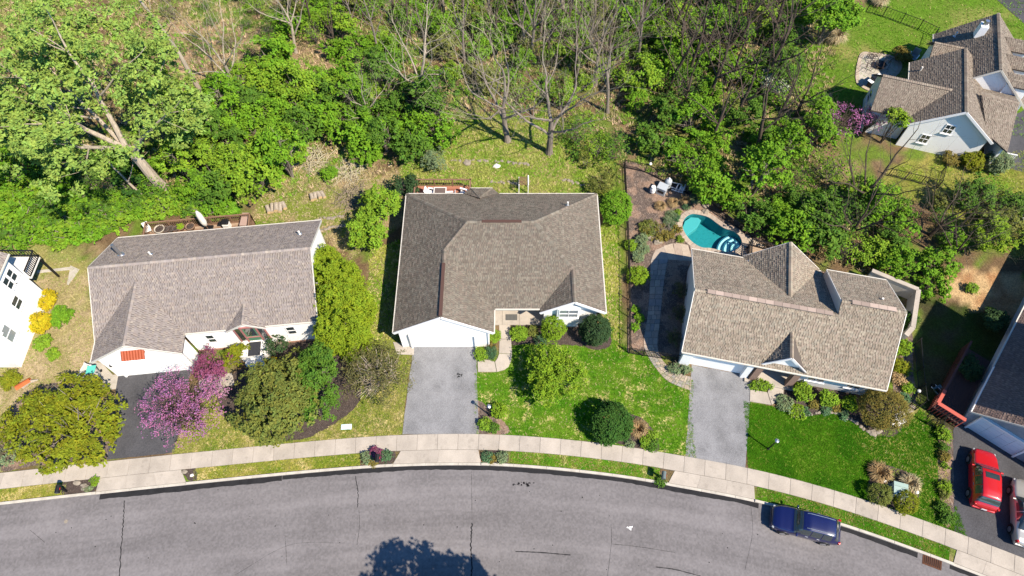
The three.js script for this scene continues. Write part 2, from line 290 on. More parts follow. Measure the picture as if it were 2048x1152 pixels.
{
  const n = 160, p = [], u = [], idx = [];
  for (let i = 0; i <= n; i++) for (const [j, o] of [[0, 0], [1, -9.6]]) { const q = along(i / n * KL, o); p.push(q.x, 0.006, q.z); u.push(i / n * KL / 24, j * 9.6 / 12); }
  for (let i = 0; i < n; i++) idx.push(i * 2, i * 2 + 1, i * 2 + 2, i * 2 + 2, i * 2 + 1, i * 2 + 3);
  const q = new THREE.BufferGeometry(); q.setAttribute('position', new THREE.Float32BufferAttribute(p, 3)); q.setAttribute('uv', new THREE.Float32BufferAttribute(u, 2)); q.setIndex(idx); q.computeVertexNormals();
  const road = struct('road', q, M.road);
  const rc = rng32(5);
  // sealed seam along the gutter, uneven outer edge
  const seam = (s0, s1, w) => { const a = [], b = []; for (let s = s0; s <= s1; s += 0.35) { a.push(along(s, -0.02)); b.push(along(s, -(w + 0.1 * (fbm(s * 0.6, 3, 3, 256, 171) - 0.5) + (rc() - 0.5) * 0.05))); } return a.concat(b.reverse()); };
  mesh('tar_seam', sheet(seam(sPx(200, 990), sPx(566, 952), 0.42), 0.012), M.tar, road);
  mesh('tar_seam', sheet(seam(sPx(565, 952), sPx(1520, 1010), 0.34), 0.012), M.tar, road);
  mesh('tar_seam', sheet(seam(sPx(1640, 1040), sPx(1840, 1110), 0.36), 0.012), M.tar, road);
  mesh('tar_seam', sheet(seam(sPx(1900, 1130), sPx(2120, 1200), 0.3), 0.012), M.tar, road);
  const crack = (pts, w, name = 'crack') => {
    const c = curved(pts.map(p => g(...p)), 10, false), a = [], b = [];
    c.forEach((p, i) => { const d = (c[i + 1] || p).clone().sub(c[i - 1] || p).normalize(), k = w * 0.65 * (0.6 + 0.8 * rc()); const jx = (rc() - 0.5) * w * 0.8; a.push(V(p.x - d.z * k / 2 + jx, 0, p.z + d.x * k / 2)); b.push(V(p.x + d.z * k / 2 + jx, 0, p.z - d.x * k / 2)); });
    mesh(name, sheet(a.concat(b.reverse()), 0.011), M.tar, road);
  };
  crack([[249, 1001], [247, 1040], [243, 1090], [239, 1152], [236, 1180]], 0.1);
  crack([[711, 952], [716, 985], [715, 1015]], 0.08); crack([[718, 1020], [719, 1050], [714, 1090]], 0.03);
  crack([[943, 942], [944, 1040]], 0.025); crack([[944, 1046], [942, 1085], [943, 1140], [942, 1170]], 0.12);
  crack([[1032, 1103], [1080, 1105], [1140, 1110]], 0.09); crack([[1312, 1134], [1350, 1139], [1400, 1152]], 0.08);
  crack([[1222, 1048], [1223, 1080], [1215, 1152]], 0.03); crack([[1224, 1088], [1280, 1094], [1350, 1105]], 0.03);
  crack([[570, 1070], [574, 1130]], 0.025); crack([[470, 1150], [580, 1090], [690, 1086]], 0.02); crack([[1500, 1000], [1505, 1060], [1490, 1140]], 0.025); crack([[60, 1060], [90, 1085]], 0.03);
  const spots = new MB(); for (const [px, py, sp, k] of [[1045, 968, 20, 14], [1060, 968, 10, 6]]) for (let i = 0; i < k; i++) { const q = g(px + (rc() - 0.5) * 2 * sp, py + (rc() - 0.5) * 8), r = rr(rc, 0.03, 0.1), v = []; for (let a = 0; a < 7; a++) v.push([q.x + Math.cos(a / 7 * 6.283) * r * rr(rc, 0.6, 1.2), 0.0115, q.z + Math.sin(a / 7 * 6.283) * r * rr(rc, 0.6, 1.2)]); spots.fan(v); }
  for (let i = 0; i < 60; i++) { const q = g(rr(rc, 0, 2000), rr(rc, 960, 1150)); if (q.z < kerbLine.getPointAt(clamp(sOfX(q.x) / KL)).z + 0.5) continue; const r = rr(rc, 0.02, 0.05), v = []; for (let a = 0; a < 6; a++) v.push([q.x + Math.cos(a * 1.047) * r, 0.0115, q.z + Math.sin(a * 1.047) * r]); spots.fan(v); }
  const sp = mesh('tar_spots', spots.geo(), M.tar, road); sp.userData.kind = 'stuff';
  const wht = new MB(); { const q = g(1260, 1056); for (const [dx, dz, r] of [[0, 0, 0.13], [-0.16, -0.05, 0.07], [0.15, -0.08, 0.06], [0.05, 0.12, 0.05]]) { const v = []; for (let a = 0; a < 8; a++) v.push([q.x + dx + Math.cos(a * 0.785) * r * rr(rc, 0.5, 1.2), 0.0115, q.z + dz + Math.sin(a * 0.785) * r * rr(rc, 0.5, 1)]); wht.fan(v); } }
  mesh('paint_splash', wht.geo(), M.white, road);
  // round iron cover
  const mc = g(132, 1043); const cov = mesh('valve_cover', new THREE.CylinderGeometry(0.13, 0.13, 0.02, 20), M.rock, road); cov.position.set(mc.x, 0.012, mc.z);
}
// kerb stones, each its own piece; dropped at the driveways
const aprons = [[sPx(192, 985), sPx(372, 968)], [sPx(786, 928), sPx(962, 930)], [sPx(1336, 968), sPx(1508, 998)], [sPx(1905, 1128), sPx(2200, 1240)]];
const inApron = s => aprons.some(a => s > a[0] && s < a[1]);
{
  const kerb = struct('kerb', null), low = M.kerb;
  let s = 2; const rk = rng32(8);
  while (s < KL - 2) {
    let e = s + 2.4; for (const a of aprons) { if (s < a[0] - 1e-3 && e > a[0]) e = a[0]; if (s < a[1] - 1e-3 && e > a[1]) e = a[1]; }
    const drop = inApron((s + e) / 2);
    if (e - s > 0.1) mesh('kerb_stone', slab(strip(s + 0.004, e - 0.004, 0, 0.19), -0.05, drop ? 0.03 : 0.12, 0.018), M.kerb, kerb);
    s = e;
  }
  const fk = struct('far_kerb', slab(strip(2, KL - 2, -9.78, -9.6), -0.05, 0.12, 0.01), M.kerb);
}
{
  const walk = struct('sidewalk', null), base = mesh('joint_bed', sheet(strip(3, KL - 3, 1.12, 2.4), 0.006), M.joint, walk), rs = rng32(19);
  let s = 4;
  while (s < KL - 4) {
    const e = s + 1.5, wide = false;
    const dy = 0.004 * (rs() - 0.5);
    mesh('slab', slab(strip(s + 0.007, e - 0.007, 1.17, 2.36, 0.8), 0.0, 0.05 + dy, 0.008), M.conc[Math.floor(rs() * 4)], walk); s = e;
  }
  const topPx = [[[205, 950], [366, 938]], [[803, 901], [956, 900]], [[1343, 936], [1500, 968]], [[1899, 1094], [2200, 1210]]];
  aprons.forEach((a, i) => {
    const t0 = sOfX(g(...topPx[i][0]).x), t1 = sOfX(g(...topPx[i][1]).x), ap = struct('driveway_apron', null);
    mesh('joint_bed', sheet([along(a[0] + 0.05, 0.2), along(a[1] - 0.05, 0.2), along(t1 - 0.05, 1.16), along(t0 + 0.05, 1.16)], 0.007), M.joint, ap);
    const n = i === 1 ? 2 : i === 3 ? 5 : 3;
    for (let k = 0; k < n; k++) {
      const f0 = k / n, f1 = (k + 1) / n, m = 5, lo = [], hi = [];
      for (let q = 0; q <= m; q++) { const f = lerp(f0, f1, q / m); lo.push(along(lerp(a[0], a[1], f), 0.2)); hi.push(along(lerp(t0, t1, f), 1.15)); }
      const loop = lo.concat(hi.reverse()); loop[0].x += 0.006; mesh('slab', slab(loop, 0, 0.045, 0.008), M.conc[(k + i) % 4], ap);
    }
  });
}
// storm drain in the gutter
{
  const q = sPx(1868, 1127), t = thing('storm_drain', 'rusty iron storm drain grate set in the gutter by the kerb', 'drain', along(q, -0.28), -Math.atan2(kerbLine.getTangentAt(q / KL).z, kerbLine.getTangentAt(q / KL).x));
  const rust = mat([0.11, 0.05, 0.03], 0.9, { map: tiled(grain, 0.5) });
  mesh('frame', new MB().box(0, 0.012, -0.3, 1.25, 0.02, 0.1).box(0, 0.012, 0.32, 1.25, 0.02, 0.1).box(-0.58, 0.012, 0, 0.1, 0.02, 0.56).box(0.58, 0.012, 0, 0.1, 0.02, 0.56).geo(), rust, t);
  for (let k = 0; k < 8; k++) mesh('bar', new MB().box(-0.46 + k * 0.13, 0.012, 0, 0.07, 0.018, 0.55).geo(), rust, t);
  mesh('pit', new MB().box(0, 0.004, 0, 1.1, 0.006, 0.55).geo(), M.tar, t);
}
// ---------------------------------------------------------------- driveways and walks
struct('driveway', sheet(rough(poly(829, 690, 952, 690, 954, 760, 957.5, 868, 804.5, 868, 818, 760), 0.05, 0.4, 3), 0.018), M.driveLight, 'light grey asphalt driveway of the hip-roofed middle house');
struct('driveway', sheet(rough(poly(1383, 730, 1503, 752, 1497, 850, 1490, 935.5, 1371, 912.5, 1377, 820), 0.06, 0.4, 4), 0.018), M.driveLight, 'light grey asphalt driveway of the house with the pool');
struct('driveway', sheet(rough(poly(236, 748, 385, 728, 372, 790, 349, 905, 214, 920), 0.05, 0.4, 5), 0.018), M.driveDark, 'dark asphalt driveway beside the pink flowering tree');
struct('driveway', sheet(rough(poly(1906, 862, 1914, 842, 1990, 880, 2060, 925, 2400, 1130, 2260, 1250, 2052, 1127, 1908, 1063), 0.05, 0.5, 6), 0.018), M.driveDark, 'dark asphalt driveway with two parked cars');
{
  // leaf-shaped oil marks on the middle driveway
  const r = rng32(12), b = new MB(); const q = g(919, 751);
  for (let i = 0; i < 14; i++) { const a = rr(r, 0, 6.28), d = rr(r, 0.1, 0.42), x = q.x + Math.cos(a) * d, z = q.z + Math.sin(a) * d * 0.6, t = rr(r, 0, 6.28), l = 0.11, w = 0.035; b.quad([x + Math.cos(t) * l, 0.021, z + Math.sin(t) * l], [x - Math.sin(t) * w, 0.021, z + Math.cos(t) * w], [x - Math.cos(t) * l, 0.021, z - Math.sin(t) * l], [x + Math.sin(t) * w, 0.021, z - Math.cos(t) * w]); }
  const m = struct('oil_marks', b.geo(), M.tar); m.userData.kind = 'stuff'; tag(m, 'small dark oil marks spattered on the light driveway', 'stain');
}
struct('driveway', sheet(rough(poly(2012, 238, 2060, 215, 2160, 250, 2160, 380, 2050, 345, 2006, 335), 0.05, 0.5, 7), 0.018), M.driveDark, 'dark asphalt driveway beside the far white house');
struct('driveway', sheet(rough(poly(1985, -8, 2120, -8, 2120, 90, 2049, 48), 0.05, 0.5, 8), 0.018), M.driveDark, 'dark asphalt in the upper right corner');
{ // middle house: curved concrete walk, pieces split at the joints
  const w = struct('front_walk', null);
  const pcs = [poly(998, 646, 1020, 646, 1022, 678, 999, 678), poly(999, 679, 1022, 679, 1024, 708, 998, 707), [...poly(998, 708, 1024, 709, 1022, 722), ...poly(1017, 734, 1008, 740, 994, 744, 990, 724, 995, 717)], poly(989, 724, 993, 744, 956, 744, 955, 720, 978, 720)];
  pcs.forEach((p, i) => mesh('slab', slab(p, 0, 0.06, 0.01), M.conc[i % 4], w));
  mesh('slab', slab(poly(786, 684, 828, 690, 828, 710, 794, 709), 0, 0.05, 0.01), M.conc[1], w);
  const c = struct('entry_walk', null);
  [poly(1500, 779, 1534, 785, 1542, 810, 1499, 803), poly(1535, 785, 1541, 766, 1567, 769, 1566, 796, 1543, 810)].forEach((p, i) => mesh('slab', slab(p, 0, 0.06, 0.01), M.conc[i + 1], c));
  const a = struct('side_pad', null);
  [poly(226, 750, 237, 749, 232, 778, 165, 786, 160, 770, 180, 722, 205, 727)].forEach(p => mesh('slab', slab(p, 0, 0.05, 0.01), M.concPlain, a));
  const b = struct('side_path', null);
  [poly(74, 541, 104, 538, 104, 543.5, 74, 547), poly(106, 538, 140, 534, 140, 540, 106, 543.5), poly(141, 531, 159, 539, 152, 550, 137, 570, 134, 569, 139, 545)].forEach(p => mesh('slab', slab(p, 0, 0.04, 0.01), M.concPlain, b));
  const e = struct('front_walk', null);
  [poly(396, 752, 430, 749, 436, 775, 400, 780), poly(431, 749, 464, 746, 470, 770, 437, 775), poly(500, 710, 526, 708, 525, 745, 500, 748)].forEach((p, i) => mesh('slab', slab(p, 0, 0.05, 0.01), M.conc[i], e));
}
// ---------------------------------------------------------------- lawns and planting beds
function lawnMat(a, b, tan, tanAmt, seed, m = 9, fine = 1) {
  const t = colorTex(512, (u, v) => {
    const f = fbm(u * 110, v * 110, 2, 110, seed), c = fbm(u * 14, v * 14, 4, 14, seed + 3), d = fbm(u * 4, v * 4, 3, 4, seed + 7);
    let k = mix3(a, b, smooth(0.3, 0.7, 0.6 * c + 0.4 * d));
    k = mix3(k, tan, tanAmt * smooth(0.56, 0.68, 0.55 * c + 0.25 * d + 0.2 * f));
    return mul3(k, 0.55 + 0.9 * f * fine);
  });
  return mat([1, 1, 1], 1, { map: tiled(t, m), bumpMap: tiled(bumpTex, 1.2), bumpScale: 0.03 });
}
M.lawnC = lawnMat([0.03, 0.11, 0.004], [0.055, 0.155, 0.006], [0.16, 0.2, 0.03], 0.4, 201, 11);
M.lawnB = lawnMat([0.05, 0.16, 0.006], [0.12, 0.21, 0.015], [0.42, 0.36, 0.15], 0.9, 211, 9);
M.lawnA = lawnMat([0.13, 0.18, 0.02], [0.27, 0.25, 0.06], [0.42, 0.34, 0.16], 0.8, 221, 8);
M.lawnEdge = lawnMat([0.15, 0.19, 0.02], [0.3, 0.26, 0.06], [0.44, 0.36, 0.15], 0.9, 231, 7);
M.mulch = mat([1, 1, 1], 1, { map: tiled(colorTex(512, (u, v) => { const f = fbm(u * 120, v * 120, 2, 120, 241), c = fbm(u * 18, v * 18, 3, 18, 243), s = smooth(0.72, 0.86, fbm(u * 170, v * 60, 2, 170, 247)); return mix3(mul3([0.085, 0.066, 0.058], 0.5 + f + 0.5 * (c - 0.5)), [0.36, 0.29, 0.23], s * 0.55); }), 4), bumpMap: tiled(bumpTex, 1), bumpScale: 0.05 });
M.mulchPale = mat([1, 1, 1], 1, { map: tiled(colorTex(512, (u, v) => { const f = fbm(u * 120, v * 120, 2, 120, 251), c = fbm(u * 10, v * 10, 4, 10, 253), s = smooth(0.6, 0.8, fbm(u * 170, v * 60, 2, 170, 257)); return mix3(mul3(mix3([0.13, 0.1, 0.085], [0.28, 0.19, 0.14], smooth(0.4, 0.65, c)), 0.5 + f), [0.46, 0.37, 0.3], s * 0.5); }), 7), bumpMap: tiled(bumpTex, 1), bumpScale: 0.05 });
const edgeIn = (o, s0, s1) => strip(s0, s1, o, o).slice(0, Math.ceil((s1 - s0) / 0.8) + 1);
const walkTop = (px0, py0, px1, py1) => { const s0 = sPx(px0, py0), s1 = sPx(px1, py1), o = []; for (let i = 0; i <= 24; i++) o.push(along(lerp(s0, s1, i / 24), 2.38)); return o; };
const Lawn = {
  B: [...walkTop(950, 870, 1380, 914), ...poly(1384, 830, 1387, 762, 1340, 740, 1310, 705, 1255, 700, 1246, 690, 1236, 660, 1205, 640, 1150, 690, 1030, 690, 1025, 700, 1023, 725, 1010, 742, 990, 746, 950, 746)],
  C: [...walkTop(1482, 934, 1905, 1064), ...poly(1893, 960, 1880, 860, 1840, 820, 1800, 860, 1740, 850, 1700, 820, 1600, 835, 1540, 812, 1488, 804)],
  A: [...walkTop(350, 908, 804, 869), ...poly(806, 850, 820, 715, 780, 700, 700, 690, 560, 720, 470, 780, 400, 790, 362, 860)],
};
struct('lawn', sheet(rough(Lawn.B, 0.08, 0.3, 41), 0.010), M.lawnB, 'green front lawn with straw patches');
struct('lawn', sheet(rough(Lawn.C, 0.08, 0.3, 42), 0.010), M.lawnC, 'lush green front lawn');
struct('lawn', sheet(rough(Lawn.A, 0.1, 0.3, 43), 0.010), M.lawnA, 'thin yellowing front lawn under the trees');
// verges between kerb and sidewalk
const Verge = [];
[[-37.9, 'A0', 0, 130], [0, 'A', 384, 720], [0, 'B', 1020, 1318], [0, 'C', 1512, 1895]].forEach(([_, k, a, b], i) => {
  const yy = { A0: [1000, 990], A: [965, 935], B: [935, 968], C: [1000, 1120] }[k];
  const s0 = k === 'A0' ? 6 : sPx(a, yy[0]), s1 = sPx(b, yy[1]), o = strip(s0, s1, 0.2, 1.15);
  Verge.push(o); struct('verge', sheet(o, 0.011), k === 'C' ? M.lawnC : k === 'B' ? M.lawnB : M.lawnEdge);
});
const bedList = [];
function bed(label, pts, m = M.mulch, y = 0.015, seed = 50, holes) { const p = rough(curved(pts, 5), 0.1, 0.3, seed); bedList.push(p); return struct('planting_bed', sheet(p, y, holes), m, label); }
bed('mulch bed under the round shrubs', poly(1018, 660, 1030, 648, 1090, 650, 1210, 655, 1222, 690, 1200, 700, 1160, 692, 1120, 690, 1060, 686, 1024, 690), M.mulch, 0.015, 51);
bed('mulch bed beside the garage', poly(952, 700, 985, 690, 998, 660, 992, 690, 992, 712, 975, 719, 955, 717), M.mulch, 0.015, 52);
bed('mulch bed by the lamp post', poly(957, 800, 985, 822, 1005, 840, 1020, 862, 1000, 870, 958, 868), M.mulchPale, 0.015, 53);
bed('mulch bed at the dark round shrub', poly(1190, 870, 1230, 830, 1270, 830, 1300, 852, 1316, 880, 1315, 902, 1260, 893), M.mulch, 0.015, 54);
bed('curved mulch bed before the porch', poly(1562, 800, 1570, 770, 1640, 775, 1740, 790, 1800, 800, 1818, 825, 1806, 850, 1790, 872, 1740, 868, 1690, 832, 1640, 828, 1600, 830), M.mulch, 0.015, 55);
bed('mulch bed around the green utility box', poly(1738, 960, 1740, 930, 1790, 935, 1830, 955, 1838, 990, 1825, 1020, 1790, 1018, 1745, 1000), M.mulch, 0.015, 56);
bed('narrow mulch bed along the dark driveway', poly(1880, 862, 1898, 855, 1907, 900, 1907, 1040, 1893, 1055, 1880, 1000, 1876, 920), M.mulchPale, 0.015, 57);
bed('mulch bed along the house with the pool', poly(1790, 800, 1790, 720, 1800, 640, 1822, 660, 1826, 740, 1832, 800, 1815, 815), M.mulchPale, 0.015, 58);
bed('mulch under the front trees', poly(430, 780, 520, 720, 640, 690, 690, 720, 720, 800, 640, 865, 600, 880, 500, 870, 460, 830), M.mulch, 0.014, 59);
bed('mulch bed at the front door', poly(540, 700, 560, 690, 650, 682, 655, 705, 600, 720, 540, 730), M.mulch, 0.0165, 60);
bed('dry bed under the yellow-green tree', poly(0, 860, 60, 780, 160, 770, 240, 850, 250, 905, 190, 918, 60, 932, 0, 940), M.mulchPale, 0.015, 61);
bed('mulch bed of the left mailbox', poly(126, 962, 160, 958, 198, 956, 188, 984, 160, 990, 126, 990), M.mulch, 0.0155, 62);
bed('mulch patch beside the driveway apron', poly(364, 940, 392, 938, 393, 960, 380, 962), M.mulch, 0.0155, 63);
bed('mulch bed of the flowering mailbox', poly(724, 906, 750, 898, 788, 901, 786, 926, 735, 931), M.mulch, 0.0155, 64);
bed('small mulch bed beside the concrete apron', poly(964, 906, 1010, 902, 1016, 925, 975, 927), M.mulch, 0.0155, 65);
// pool garden: dark mulch with the pool cut out of it
struct('planting_bed', sheet(rough(poly(1246, 318, 1290, 332, 1400, 392, 1480, 445, 1590, 520, 1720, 575, 1760, 585, 1700, 600, 1500, 560, 1395, 560, 1385, 690, 1375, 715, 1255, 706, 1258, 600, 1254, 480, 1250, 400), 0.1, 0.4, 66), 0.013, [offsetLoop(poolRim, poolOut * 0.1)]), M.mulchPale, 'dark mulch of the pool garden');
// ---------------------------------------------------------------- pool
{
  const pool = thing('swimming_pool', 'kidney-shaped swimming pool with turquoise water, stone coping and curved steps', 'swimming pool', [0, 0, 0]);
  const N = poolRim.length, cp = offsetLoop(poolRim, poolOut * 0.44), cpI = offsetLoop(poolRim, -poolOut * 0.03), rs = rng32(90), groups = [];
  for (let i = 0; i < N;) { const n = 2 + (rs() > 0.6 ? 1 : 0), e = Math.min(N, i + n), a = [], b = []; for (let k = i; k <= e; k++) { const d = k === i ? 0.04 : k === e ? -0.04 : 0; const q = k % N, w = (k + (d > 0 ? 1 : -1) + N) % N; a.push(cpI[q].clone().lerp(cpI[w], Math.abs(d))); b.push(cp[q].clone().lerp(cp[w], Math.abs(d))); } mesh('coping_stone', slab(a.concat(b.reverse()), 0.0, 0.06, 0.012), M.stone[[0, 2, 4, 0, 2][Math.floor(rs() * 5)]], pool); i = e; }
  const wall = new MB(); poolRim.forEach((p, i) => { const q = poolRim[(i + 1) % N]; wall.quad([p.x, 0.02, p.z], [q.x, 0.02, q.z], [q.x, -1.35, q.z], [p.x, -1.35, p.z]); });
  const plaster = mat([0.03, 0.225, 0.25], 0.8, { map: tiled(colorTex(256, (u, v) => { const k = 0.75 + 0.5 * fbm(u * 20, v * 20, 3, 20, 261); return [k * 0.9, k, k]; }), 3) });
  mesh('basin_wall', wall.geo(), plaster, pool);
  const fl = sheet(poolRim, -1.3); const fp = fl.attributes.position; mesh('basin_floor', fl, plaster, pool);
  // shallow bench at the near-left end
  mesh('bench', slab([...poly(1366, 452, 1371, 438, 1383, 430, 1398, 431, 1404, 436, 1396, 450, 1380, 462, 1372, 470)], -0.9, -0.32, 0.03), mat([0.1, 0.36, 0.37], 0.8), pool);
  // curved entry steps in the right end
  const c = g(1489, 499), stp = mat([0.62, 0.74, 0.74], 0.7), edge = mat([0.03, 0.12, 0.2], 0.5);
  for (let k = 0; k < 4; k++) {
    const r0 = 0.2 + k * 0.5, r1 = r0 + 0.48, y = -0.12 - k * 0.24, pts = [], n = 14, a0 = Math.PI * 0.78, a1 = Math.PI * 1.42;
    for (let i = 0; i <= n; i++) { const a = lerp(a0, a1, i / n); pts.push(V(c.x + Math.cos(a) * r1, 0, c.z + Math.sin(a) * r1)); }
    for (let i = n; i >= 0; i--) { const a = lerp(a0, a1, i / n); pts.push(V(c.x + Math.cos(a) * r0, 0, c.z + Math.sin(a) * r0)); }
    const clipped = pts.map(p => inside(poolRim, p.x, p.z) ? p : (() => { let b = p, best = 1e9; for (const q of poolRim) { const d = q.distanceTo(p); if (d < best) { best = d; b = q; } } return b.clone(); })());
    const st = mesh('step', slab(clipped, y - 0.24, y, 0.0), stp, pool);
    const nose = new MB(); for (let i = 0; i < n; i++) { const a = clipped[i], b = clipped[i + 1]; if (a.distanceTo(b) < 0.01) continue; nose.bar([a.x, y + 0.004, a.z], [b.x, y + 0.004, b.z], 0.13, 0.012); } mesh('step_edge', nose.geo(), edge, st);
  }
  const water = new THREE.MeshPhysicalMaterial({ color: lin(0.72, 0.97, 0.98), transmission: 1, thickness: 0, roughness: 0.03, ior: 1.33, bumpMap: tiled(greyTex(256, (u, v) => fbm(u * 16, v * 16, 4, 16, 271)), 2.2), bumpScale: 0.05 });
  mesh('water', sheet(offsetLoop(poolRim, -poolOut * 0.012), -0.07), water, pool);
  // stone deck between pool and house
  const deck = struct('pool_deck', null), rd = rng32(91);
  const dk = [[1338, 520, 1352, 486, 1376, 490, 1384, 522], [1385, 520, 1380, 492, 1400, 503, 1412, 522], [1413, 522, 1404, 505, 1440, 512, 1448, 525], [1449, 526, 1444, 513, 1468, 512, 1480, 528], [1481, 528, 1472, 511, 1489, 500, 1500, 515, 1498, 530], [1500, 528, 1494, 490, 1520, 500, 1540, 512], [1494, 486, 1490, 470, 1530, 492, 1520, 498], [1496, 485, 1540, 500, 1560, 508, 1545, 514, 1524, 500]];
  for (const d of dk) mesh('flagstone', slab(poly(...d), 0, 0.032, 0.01), M.stone[[0, 2, 4][Math.floor(rd() * 3)]], deck);
  const brd = new MB(); const b0 = g(1426, 497), b1 = g(1462, 508);
  const dv = thing('pool_rail', 'dark curved hand rail at the edge of the swimming pool', 'railing', [0, 0, 0]);
  const rp = [[1427, 510], [1430, 503], [1440, 507], [1452, 511], [1470, 515], [1484, 511]].map(p => g(...p, 0.5)); mesh('rail', new MB().tube(curved(rp, 5, false), curved(rp, 5, false).map(() => 0.035), 6).geo(), M.black, dv);
  for (const p of [rp[0], rp[2], rp[4], rp[5]]) mesh('post', new MB().bar([p.x, 0.03, p.z], [p.x, p.y, p.z], 0.05).geo(), M.black, dv);
}
// ---------------------------------------------------------------- paver walk along the pool house
{
  const walk = struct('paver_walk', null), rp = rng32(95);
  const left = [[1310, 500], [1302, 520], [1300, 545], [1299, 580], [1296, 620], [1292, 650], [1287, 690], [1297, 715], [1310, 735], [1332, 760], [1355, 772], [1382, 782]].map(p => g(...p));
  const right = [[1345, 488], [1338, 512], [1331, 545], [1326, 580], [1322, 620], [1319, 650], [1315, 690], [1320, 712], [1333, 730], [1350, 742], [1368, 750], [1383, 754]].map(p => g(...p));
  const LC = new THREE.CatmullRomCurve3(left, false, 'centripetal'), RC = new THREE.CatmullRomCurve3(right, false, 'centripetal');
  const bedg = LC.getPoints(40).concat(RC.getPoints(40).reverse()); mesh('joint_bed', sheet(bedg, 0.018), M.joint, walk);
  let t = 0; const len = (LC.getLength() + RC.getLength()) / 2;
  while (t < 0.999) {
    const h = rr(rp, 0.28, 0.55) / len, t1 = Math.min(1, t + h), n = rp() > 0.45 ? 3 : rp() > 0.4 ? 2 : 4; let cuts = [0]; for (let k = 1; k < n; k++) cuts.push((k + rr(rp, -0.22, 0.22)) / n); cuts.push(1);
    for (let k = 0; k < n; k++) {
      const P = (tt, f) => LC.getPoint(tt).lerp(RC.getPoint(tt), f), e = 0.012, f = 0.012 / len;
      mesh('paver', slab([P(t + f, cuts[k] + e), P(t + f, cuts[k + 1] - e), P(t1 - f, cuts[k + 1] - e), P(t1 - f, cuts[k] + e)], 0, 0.045 + rr(rp, -0.004, 0.006), 0.008), M.stone[Math.floor(rp() * 5)], walk);
    }
    t = t1;
  }
  const top = struct('stone_landing', null);
  const rad = [[1303, 518, 1312, 502, 1326, 493, 1336, 520], [1327, 492, 1345, 487, 1352, 520, 1337, 520], [1346, 487, 1360, 489, 1366, 519, 1353, 520], [1361, 489, 1374, 492, 1381, 520, 1367, 519]];
  rad.forEach((d, i) => mesh('flagstone', slab(poly(...d), 0, 0.05, 0.012), M.stone[[0, 2, 4, 2][i]], top));
}
// ---------------------------------------------------------------- house builder
function clipHalf(p, a, b, c) { const o = []; for (let i = 0; i < p.length; i++) { const P = p[i], Q = p[(i + 1) % p.length], d = a * P[0] + b * P[1] - c, e = a * Q[0] + b * Q[1] - c; if (d >= 0) o.push(P); if ((d >= 0) !== (e >= 0)) { const t = d / (d - e); o.push([lerp(P[0], Q[0], t), lerp(P[1], Q[1], t)]); } } return o; }
const deckMat = mat([0.1, 0.085, 0.075], 0.95);
const shingleMat = vmat(0.9, { sheen: 0.7, sheenRoughness: 0.6, sheenColor: lin(0.62, 0.58, 0.5), specularIntensity: 0.4 });   // mineral granules
let roofSeed = 300;
